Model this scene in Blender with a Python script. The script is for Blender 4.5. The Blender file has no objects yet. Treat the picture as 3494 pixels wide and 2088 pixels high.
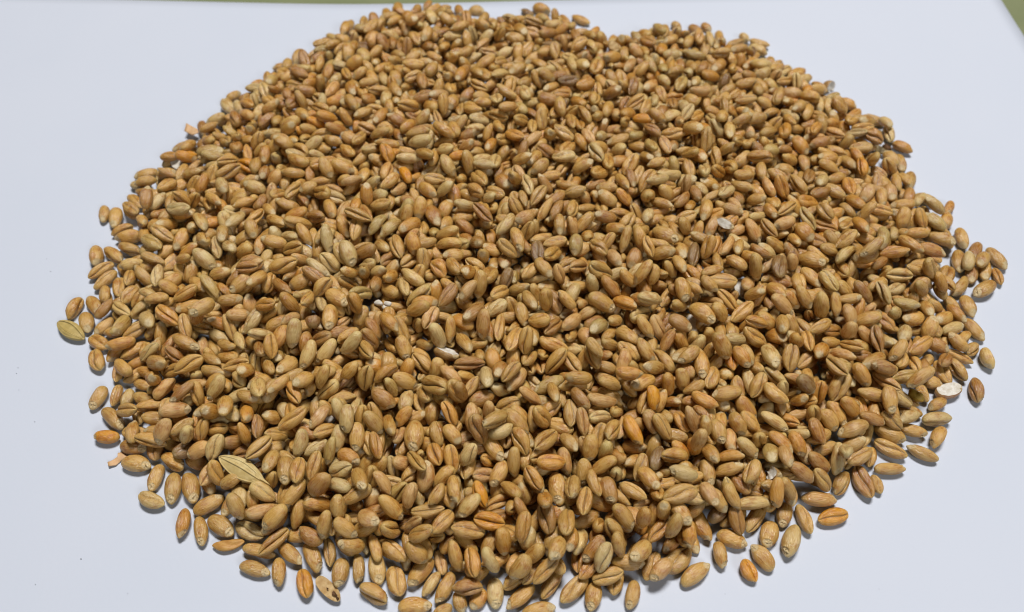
import bpy, bmesh, math, random
import numpy as np
from mathutils import Vector, Matrix, Quaternion

# ------------------------------------------------------------------ camera
sc = bpy.context.scene
cam_d = bpy.data.cameras.new("camera")
cam_d.sensor_width = 36.0
cam_d.lens = 36.0 * 2900.0 / 3494.0
cam_d.clip_start = 0.005
cam_d.clip_end = 20.0
cam = bpy.data.objects.new("camera", cam_d)
sc.collection.objects.link(cam)
PITCH, DIST = math.radians(53.5), 0.213
cam.location = (0.0, -DIST * math.cos(PITCH), DIST * math.sin(PITCH))
cam.rotation_euler = (math.pi / 2 - PITCH, 0.0, 0.0)
cam_d.dof.use_dof = True
cam_d.dof.focus_distance = 0.188
cam_d.dof.aperture_fstop = 17.0
sc.camera = cam

# ------------------------------------------------------------------ light
world = bpy.data.worlds.new("World")
sc.world = world
world.use_nodes = True
world.node_tree.nodes["Background"].inputs[0].default_value = (0.88, 0.94, 1.0, 1)
world.node_tree.nodes["Background"].inputs[1].default_value = 0.015

def area_light(name, loc, aim, size, power, colour):
    l = bpy.data.lights.new(name, 'AREA')
    l.shape = 'RECTANGLE'; l.size = size[0]; l.size_y = size[1]
    l.energy = power; l.color = colour
    o = bpy.data.objects.new(name, l)
    sc.collection.objects.link(o)
    o.location = loc
    o.rotation_euler = (Vector(aim) - Vector(loc)).to_track_quat('-Z', 'Y').to_euler()
    return o
area_light("ceiling_lamp", (0.10, 0.38, 1.36), (0, 0.02, 0), (0.40, 0.24), 20.3, (1.0, 0.985, 0.965))

area_light("window_light", (0.55, -0.85, 0.75), (0, 0.0, 0), (0.36, 0.30), 3.4, (0.93, 0.97, 1.0))

sc.view_settings.view_transform = 'Standard'
sc.view_settings.look = 'None'
sc.view_settings.gamma = 1.0
sc.view_settings.exposure = 0.0
sc.cycles.max_bounces = 4
sc.cycles.diffuse_bounces = 2
sc.cycles.use_denoising = True
sc.cycles.filter_width = 1.0

# ------------------------------------------------------------------ node helpers
def new_mat(name):
    m = bpy.data.materials.new(name); m.use_nodes = True
    nt = m.node_tree; nt.nodes.clear()
    out = nt.nodes.new('ShaderNodeOutputMaterial')
    b = nt.nodes.new('ShaderNodeBsdfPrincipled')
    nt.links.new(b.outputs[0], out.inputs[0])
    return m, nt, b
def N(nt, typ, **kw):
    n = nt.nodes.new(typ)
    for k, v in kw.items(): setattr(n, k, v)
    return n
def setin(nt, sock, v):
    if isinstance(v, bpy.types.NodeSocket): nt.links.new(v, sock)
    else: sock.default_value = v
def math_n(nt, op, a, b=0.0, c=0.0, clamp=False):
    n = N(nt, 'ShaderNodeMath', operation=op, use_clamp=clamp)
    for i, v in enumerate((a, b, c)): setin(nt, n.inputs[i], v)
    return n.outputs[0]
def vmath(nt, op, a, b):
    n = N(nt, 'ShaderNodeVectorMath', operation=op)
    setin(nt, n.inputs[0], a); setin(nt, n.inputs[1], b)
    return n.outputs[0]
def mix(nt, f, a, b, blend='MIX'):
    n = N(nt, 'ShaderNodeMix', data_type='RGBA', blend_type=blend)
    setin(nt, n.inputs[0], f)
    for s, v in ((n.inputs[6], a), (n.inputs[7], b)):
        setin(nt, s, v if isinstance(v, bpy.types.NodeSocket) else (*v, 1.0))
    return n.outputs[2]
def ramp(nt, v, lo, hi, a=0.0, b=1.0):
    n = N(nt, 'ShaderNodeMapRange', interpolation_type='SMOOTHSTEP')
    for i, q in enumerate((v, lo, hi, a, b)): setin(nt, n.inputs[i], q)
    return n.outputs[0]
def noise(nt, vec, w, scale, detail=2.0, rough=0.5, dist=0.0):
    n = N(nt, 'ShaderNodeTexNoise', noise_dimensions='4D')
    setin(nt, n.inputs['Vector'], vec); setin(nt, n.inputs['W'], w)
    n.inputs['Scale'].default_value = scale; n.inputs['Detail'].default_value = detail
    n.inputs['Roughness'].default_value = rough; n.inputs['Distortion'].default_value = dist
    return n.outputs[0]

# ------------------------------------------------------------------ materials
def grain_material(name, germ_part=False):
    m, nt, b = new_mat(name)
    def attr(nm, typ, o='Vector'):
        return N(nt, 'ShaderNodeAttribute', attribute_name=nm, attribute_type=typ).outputs[o]
    tint = vmath(nt, 'ADD', attr('tint', 'GEOMETRY'), attr('tint', 'OBJECT'))
    seed = math_n(nt, 'ADD', attr('seed', 'GEOMETRY', 'Fac'), attr('seed', 'OBJECT', 'Fac'))
    gp = attr('gpos', 'GEOMETRY')
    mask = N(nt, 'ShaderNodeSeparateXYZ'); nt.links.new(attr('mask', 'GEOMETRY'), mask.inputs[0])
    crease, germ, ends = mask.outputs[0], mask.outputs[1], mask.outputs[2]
    streak_v = vmath(nt, 'MULTIPLY', gp, (1.2, 3.0, 3.0))
    streak = noise(nt, streak_v, seed, 1.6, 3.0, 0.6, 0.4)
    blotch = noise(nt, vmath(nt, 'MULTIPLY', gp, (2.0, 1.2, 1.2)), math_n(nt, 'ADD', seed, 7.3), 0.9, 3.0, 0.55, 0.3)
    fine = noise(nt, vmath(nt, 'MULTIPLY', gp, (2.0, 1.0, 1.0)), math_n(nt, 'ADD', seed, 3.1), 7.0, 3.0, 0.65)
    pale = vmath(nt, 'ADD', vmath(nt, 'MULTIPLY', tint, (0.78, 0.82, 0.82)), (0.18, 0.148, 0.058))
    deep = vmath(nt, 'MULTIPLY', tint, (0.70, 0.50, 0.30))
    c = mix(nt, ramp(nt, blotch, 0.44, 0.68, 0.0, 0.9), tint, deep)
    c = mix(nt, ramp(nt, streak, 0.48, 0.70, 0.0, 0.8), c, pale)
    c = mix(nt, math_n(nt, 'MULTIPLY', ends, ramp(nt, fine, 0.3, 0.6, 0.55, 0.95)), c, pale)
    c = mix(nt, math_n(nt, 'MULTIPLY', germ, ramp(nt, fine, 0.35, 0.65, 0.6, 1.0)), c, (0.70, 0.55, 0.30))
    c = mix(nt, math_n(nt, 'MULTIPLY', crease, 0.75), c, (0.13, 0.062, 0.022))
    c = mix(nt, ramp(nt, fine, 0.60, 0.74, 0.0, 0.30), c, (0.26, 0.14, 0.05))
    nt.links.new(c, b.inputs['Base Color'])
    rough = ramp(nt, streak, 0.3, 0.7, 0.22, 0.40)
    nt.links.new(rough, b.inputs['Roughness'])
    b.inputs['Specular IOR Level'].default_value = 0.95
    b.inputs['Subsurface Weight'].default_value = 0.0
    wr = noise(nt, vmath(nt, 'MULTIPLY', gp, (1.0, 2.6, 2.6)), math_n(nt, 'ADD', seed, 11.0), 3.2 if not germ_part else 5.0, 3.0, 0.55, 0.8)
    h = math_n(nt, 'ADD', math_n(nt, 'MULTIPLY', wr, 1.0), math_n(nt, 'MULTIPLY', fine, 0.07))
    bump = N(nt, 'ShaderNodeBump'); bump.inputs['Strength'].default_value = 0.55
    bump.inputs['Distance'].default_value = 0.00056
    nt.links.new(h, bump.inputs['Height']); nt.links.new(bump.outputs[0], b.inputs['Normal'])
    return m
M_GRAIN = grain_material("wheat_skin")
M_GERM = grain_material("wheat_germ", True)

def simple_noise_mat(name, c1, c2, scale, rough, bump=0.0, bscale=None, spec=0.3, detail=4.0):
    m, nt, b = new_mat(name)
    tc = N(nt, 'ShaderNodeTexCoord')
    f = noise(nt, tc.outputs['Object'], 1.7, scale, detail, 0.6, 0.2)
    c = mix(nt, ramp(nt, f, 0.35, 0.68), c1, c2)
    nt.links.new(c, b.inputs['Base Color'])
    b.inputs['Roughness'].default_value = rough
    b.inputs['Specular IOR Level'].default_value = spec
    if bump:
        g = noise(nt, tc.outputs['Object'], 4.2, bscale or scale * 2, 4.0, 0.6)
        bn = N(nt, 'ShaderNodeBump'); bn.inputs['Strength'].default_value = 0.6; bn.inputs['Distance'].default_value = bump
        nt.links.new(g, bn.inputs['Height']); nt.links.new(bn.outputs[0], b.inputs['Normal'])
    return m
M_PAPER = simple_noise_mat("white_paper", (0.605, 0.642, 0.73), (0.625, 0.657, 0.74), 9.0, 0.62, 0.00004, 900.0, 0.25)
M_TABLE = simple_noise_mat("olive_table_top", (0.20, 0.222, 0.112), (0.222, 0.242, 0.125), 60.0, 0.55, 0.0001, 400.0, 0.3)
M_WHITE = simple_noise_mat("floury_endosperm", (0.60, 0.54, 0.44), (0.80, 0.76, 0.69), 900.0, 0.8, 0.00006, 2000.0, 0.2)
M_HUSK = simple_noise_mat("barley_husk", (0.45, 0.325, 0.10), (0.60, 0.45, 0.17), 500.0, 0.5, 0.00012, 1800.0, 0.4)
M_PALEHUSK = simple_noise_mat("pale_straw_husk", (0.56, 0.40, 0.15), (0.70, 0.55, 0.26), 500.0, 0.5, 0.00012, 1800.0, 0.4)
M_FLAKE = simple_noise_mat("peach_bran_flake", (0.66, 0.39, 0.19), (0.73, 0.48, 0.27), 700.0, 0.55, 0.0001, 2000.0)
M_DARKHUSK = simple_noise_mat("dark_olive_husk", (0.09, 0.06, 0.02), (0.28, 0.20, 0.08), 600.0, 0.5, 0.0002, 1500.0)
M_SHRIV = simple_noise_mat("shrivelled_orange_skin", (0.46, 0.22, 0.055), (0.58, 0.33, 0.10), 600.0, 0.45, 0.0002, 1500.0)
M_CHAR = simple_noise_mat("brown_cavity", (0.05, 0.022, 0.008), (0.16, 0.07, 0.02), 900.0, 0.6, 0.0002, 2500.0)
M_MUSTARD = simple_noise_mat("mustard_skin", (0.36, 0.22, 0.03), (0.52, 0.35, 0.07), 500.0, 0.4, 0.00015, 1500.0)
M_HOLLOW = simple_noise_mat("dry_inner_bran", (0.42, 0.25, 0.09), (0.62, 0.44, 0.21), 700.0, 0.6, 0.00012, 1800.0)
M_SPECK = simple_noise_mat("grey_dust", (0.30, 0.31, 0.35), (0.40, 0.41, 0.45), 900.0, 0.8)

# ------------------------------------------------------------------ setting
def link(name, me, mat, parent=None, kind=None, label=None, cat=None, group=None):
    o = bpy.data.objects.new(name, me); sc.collection.objects.link(o)
    if mat is not None and not me.materials: me.materials.append(mat)
    if parent is not None: o.parent = parent
    if kind: o['kind'] = kind
    if label: o['label'] = label
    if cat: o['category'] = cat
    if group: o['group'] = group
    return o
def mesh(name, v, f, smooth=True):
    me = bpy.data.meshes.new(name); me.from_pydata([tuple(p) for p in v], [], f)
    if smooth: me.polygons.foreach_set('use_smooth', np.ones(len(me.polygons), bool))
    me.update(); return me

def build_setting():
    me = mesh('table_top', [(-.8, -.5, -.0302), (.8, -.5, -.0302), (.8, .9, -.0302), (-.8, .9, -.0302),
                            (-.8, -.5, -.0002), (.8, -.5, -.0002), (.8, .9, -.0002), (-.8, .9, -.0002)],
              [(3, 2, 1, 0), (4, 5, 6, 7), (0, 1, 5, 4), (1, 2, 6, 5), (2, 3, 7, 6), (3, 0, 4, 7)], False)
    link('table_top', me, M_TABLE, kind='structure')
    # sheet of paper: right edge and back edge follow the photograph, back edge curls up either side
    R0, R1 = Vector(PAPER_R0), Vector(PAPER_R1)
    YB, X0 = PAPER_YB, PAPER_X0
    dirr = (R1 - R0).normalized()
    nx, ny = 90, 70
    vv = []
    for j in range(ny + 1):
        t = j / ny
        for i in range(nx + 1):
            xa = R0.x - 0.42 * (1 - i / nx)
            ye = YB - 0.0004 + 0.043 * (math.sqrt((xa - X0) ** 2 + 0.0004) - 0.02)
            y = -0.155 + (ye + 0.155) * t
            x = xa + dirr.x / dirr.y * (y - R0.y)
            lift = 0.0006 * max(0.0, 1 - (ye - y) / 0.05) ** 2
            z = lift + 0.00012 * math.sin(x * 31 + 1.0) * math.sin(y * 27) ** 2
            vv.append((x, y, 0.0 + max(z, -0.00005)))
    top = [(j * (nx + 1) + i, j * (nx + 1) + i + 1, (j + 1) * (nx + 1) + i + 1, (j + 1) * (nx + 1) + i) for j in range(ny) for i in range(nx)]
    me = mesh('paper_sheet', vv, top)
    o = link('paper_sheet', me, M_PAPER, kind=None, label='large sheet of white paper under the heap of wheat', cat='paper')
    s = o.modifiers.new('thickness', 'SOLIDIFY'); s.thickness = 0.00011; s.offset = -1
    # dust specks on the paper
    rnd = random.Random(4); v = []; f = []
    for (x, y) in SPECKS:
        n = len(v); r = rnd.uniform(.00006, .00012); k = 7
        for q in range(k):
            a = 2 * math.pi * q / k; rr = r * rnd.uniform(.5, 1.3)
            v.append((x + rr * 1.5 * math.cos(a), y + rr * math.sin(a), 0.00008))
        v.append((x, y, 0.00008 + r * .7))
        f += [(n + q, n + (q + 1) % k, n + k) for q in range(k)]
    o = link('dust_specks', mesh('dust_specks', v, f), M_SPECK, kind='stuff', label='tiny grey dust specks scattered on the white paper', cat='dust')

# ------------------------------------------------------------------ grain shape
def vnoise(p, seed):
    # cheap smooth value noise from sums of sines, p: (n,3)
    r = np.random.RandomState(seed); out = np.zeros(len(p))
    for k in range(6):
        d = r.normal(size=3); ph = r.uniform(0, 6.28); out += np.sin(p @ d + ph) / 6
    return out
def profile(s, P):
    br = np.maximum(0, 1 - np.abs(s) ** P['pb']) ** P['qb']
    ge = np.maximum(0, 1 - np.abs(s) ** P['pg']) ** P['qg'] * (1 - 0.10 * s * s)
    return np.where(s < 0, br, ge)
def variant(seed):
    r = random.Random(seed * 131 + 5)
    return dict(seed=seed, pb=r.uniform(2.0, 2.9), qb=r.uniform(.41, .56), pg=r.uniform(1.9, 2.35), qg=r.uniform(.50, .66),
                bend=r.uniform(-.06, .22), side=r.uniform(-.14, .14), cw=r.uniform(.7, 1.6), cd=r.uniform(.55, 1.45),
                skew=r.uniform(-.28, .28), lump=r.choice((.04, .06, .09, .13, .19)), hump=r.uniform(-.15, .25),
                gs=r.uniform(.70, .77), gr=r.uniform(.19, .25), gw=r.uniform(.44, .58), wr=r.choice((0.012, .025, .04, .06)), ys=r.choice((.86, .96, 1.0, 1.03, 1.06, 1.09)))
def surf(s, th, P, germ=True, wrinkle=True):
    """s in [-1,1], th angle (90 deg = back, 270 deg = crease); returns points, masks"""
    f = profile(s, P)
    c, sn = np.cos(th), np.sin(th)
    hz = np.where(sn > 0, 1.0, .86) * (1 + P['hump'] * .35 * (-s) * (sn > 0) * np.maximum(sn, 0))
    y = f * c; z = f * sn * hz
    d = (np.degrees(th) - 270.0 + 180) % 360 - 180
    d = d + P['skew'] * 60 * np.sin(s * 2.1)
    env = np.clip(f, 0, 1) ** .8
    wide = .20 * np.exp(-(d / (24 * P['cw'])) ** 2); narrow = .34 * np.exp(-(d / (4.8 * P['cw'])) ** 2)
    cheek = .07 * np.exp(-((np.abs(d) - 42) / 20) ** 2)
    z = z + env * P['cd'] * (wide + narrow) - env * cheek
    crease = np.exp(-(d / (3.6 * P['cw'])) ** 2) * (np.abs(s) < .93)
    # embryo patch on the back, germ end
    e = np.sqrt(((s - P['gs']) / P['gr']) ** 2 + (y / P['gw']) ** 2)
    on = (sn > -.15)
    gm = np.where(on, np.clip((1.12 - e) / .2, 0, 1), 0)
    if germ:
        ph = np.arctan2(y / P['gw'], -(s - P['gs']) / P['gr'])
        rim = .085 * np.exp(-((e - 1.12) / .13) ** 2) * (.55 + .45 * np.cos(ph)) - .09 * np.exp(-((e - .88) / .12) ** 2) * (.5 + .5 * np.cos(ph))
        inside = -.11 * np.clip(1 - e * e, 0, 1) + np.clip(1 - e, 0, 1) * (.10 * np.cos(3 * ph + P['seed']) + .05 * np.sin(7 * ph + 9 * e))
        nz = np.where(on, rim + inside, 0)
        z = z + 1.1 * nz * np.maximum(sn, .3); sx = s + .30 * nz
    else:
        sx = s
    pts = np.stack([sx, y, z], 1)
    if wrinkle:
        l = vnoise(pts * 2.2, P['seed'] * 7 + 1) * P['lump']; w = vnoise(pts * np.array([7, 14, 14]), P['seed'] * 7 + 2) * P['wr']
        pts[:, 1] *= 1 + (l + w); pts[:, 2] *= 1 + (l + w)
        facet = vnoise(pts * np.array([1.5, 3, 3]), P['seed'] * 7 + 3)
        pts[:, 1] += facet * P['lump'] * .6 * f
    pts[:, 1] *= P['ys']
    pts[:, 2] += P['bend'] * (.45 - s * s) * .8
    pts[:, 1] += P['side'] * (.45 - s * s)
    ends = np.clip((np.abs(s) - .70) / .25, 0, 1)
    gp = np.stack([s, c * np.maximum(f, .25), sn * np.maximum(f, .25)], 1)
    return pts, np.stack([crease, gm, ends], 1), gp
D_LO = [0, 5, 12, 22, 36, 54, 76, 100, 124, 150]
D_HI = [0, 3, 6.5, 11, 17, 25, 35, 47, 60, 75, 90, 105, 120, 135, 150, 165]
def angles(D):
    a = [270 + d for d in D] + [90] + [270 - d for d in D[:0:-1]]
    return np.radians(a)
S_LO = [-.985, -.94, -.86, -.74, -.58, -.38, -.16, .06, .26, .42, .52, .60, .68, .76, .84, .91, .96, .99]
D_XS = [0, 9, 22, 45, 80, 120, 150]
S_XS = [-.97, -.86, -.66, -.35, 0, .32, .55, .72, .88, .97]
S_HI = [-.99, -.97, -.94, -.90, -.84, -.76, -.66, -.54, -.42, -.28, -.14, 0, .13, .25, .35, .43, .49, .54, .58, .62, .66, .70, .74, .78, .82, .86, .90, .94, .97, .99]
def grain_arrays(seed, hi):
    P = variant(seed); A = angles((D_LO, D_HI, D_XS)[hi]); S = np.array((S_LO, S_HI, S_XS)[hi])
    n, m = len(S), len(A)
    s = np.concatenate([np.repeat(S, m), [-1.0, 1.0]]); th = np.concatenate([np.tile(A, n), [math.pi / 2] * 2])
    pts, mask, gp = surf(s, th, P)
    F = [(i * m + k, (i + 1) * m + k, (i + 1) * m + (k + 1) % m, i * m + (k + 1) % m) for i in range(n - 1) for k in range(m)]
    F = np.array(F)[:, ::-1]
    T = [(n * m, k, (k + 1) % m) for k in range(m)] + [(n * m + 1, (n - 1) * m + (k + 1) % m, (n - 1) * m + k) for k in range(m)]
    return pts, mask, gp, F, np.array(T)[:, ::-1]
def put_attr(me, name, arr):
    a = me.attributes.new(name, 'FLOAT_VECTOR' if arr.ndim == 2 else 'FLOAT', 'POINT')
    a.data.foreach_set('vector' if arr.ndim == 2 else 'value', arr.astype(np.float32).ravel())
def raw_mesh(name, pts, quads, tris):
    me = bpy.data.meshes.new(name)
    loops = np.concatenate([quads.ravel(), tris.ravel()]).astype(np.int32)
    nq, ntr = len(quads), len(tris)
    me.vertices.add(len(pts)); me.vertices.foreach_set('co', pts.astype(np.float32).ravel())
    me.loops.add(len(loops)); me.loops.foreach_set('vertex_index', loops)
    me.polygons.add(nq + ntr)
    me.polygons.foreach_set('loop_start', np.concatenate([np.arange(nq) * 4, nq * 4 + np.arange(ntr) * 3]).astype(np.int32))
    me.polygons.foreach_set('use_smooth', np.ones(nq + ntr, bool))
    me.update(calc_edges=True); me.validate()
    return me
def germ_mesh(seed):
    P = variant(seed); rings, m = 6, 18
    s = [P['gs']]; yy = [0.0]
    for i in range(1, rings + 1):
        for k in range(m):
            a = 2 * math.pi * k / m; r = .93 * i / rings
            s.append(P['gs'] + P['gr'] * r * math.cos(a)); yy.append(P['gw'] * r * math.sin(a))
    s = np.clip(np.array(s), -1, .985); yy = np.array(yy)
    f = profile(s, P); c = np.clip(yy / np.maximum(f, .05), -.94, .94); th = np.arccos(c)
    pts, mask, gp = surf(s, th, P)
    e = np.concatenate([[0], np.repeat(np.arange(1, rings + 1) / rings, m)])
    a = np.concatenate([[0], np.tile(np.arange(m) / m * 2 * math.pi, rings)])
    lift = .05 * (1 - e ** 4) - .03 + .07 * np.exp(-(e / .35) ** 2) + .09 * np.cos(5 * a + P['seed']) * e * (1 - e) * 3
    pts[:, 2] += lift; pts[:, 0] += .3 * lift
    F = [(1 + (i - 1) * m + k, 1 + i * m + k, 1 + i * m + (k + 1) % m, 1 + (i - 1) * m + (k + 1) % m) for i in range(1, rings) for k in range(m)]
    T = [(0, 1 + k, 1 + (k + 1) % m) for k in range(m)]
    me = raw_mesh('germ', pts, np.array(F), np.array(T))
    mask[:, 1] = .85; mask[:, 0] = 0
    put_attr(me, 'mask', mask); put_attr(me, 'gpos', gp)
    me.materials.append(M_GERM); return me

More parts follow.
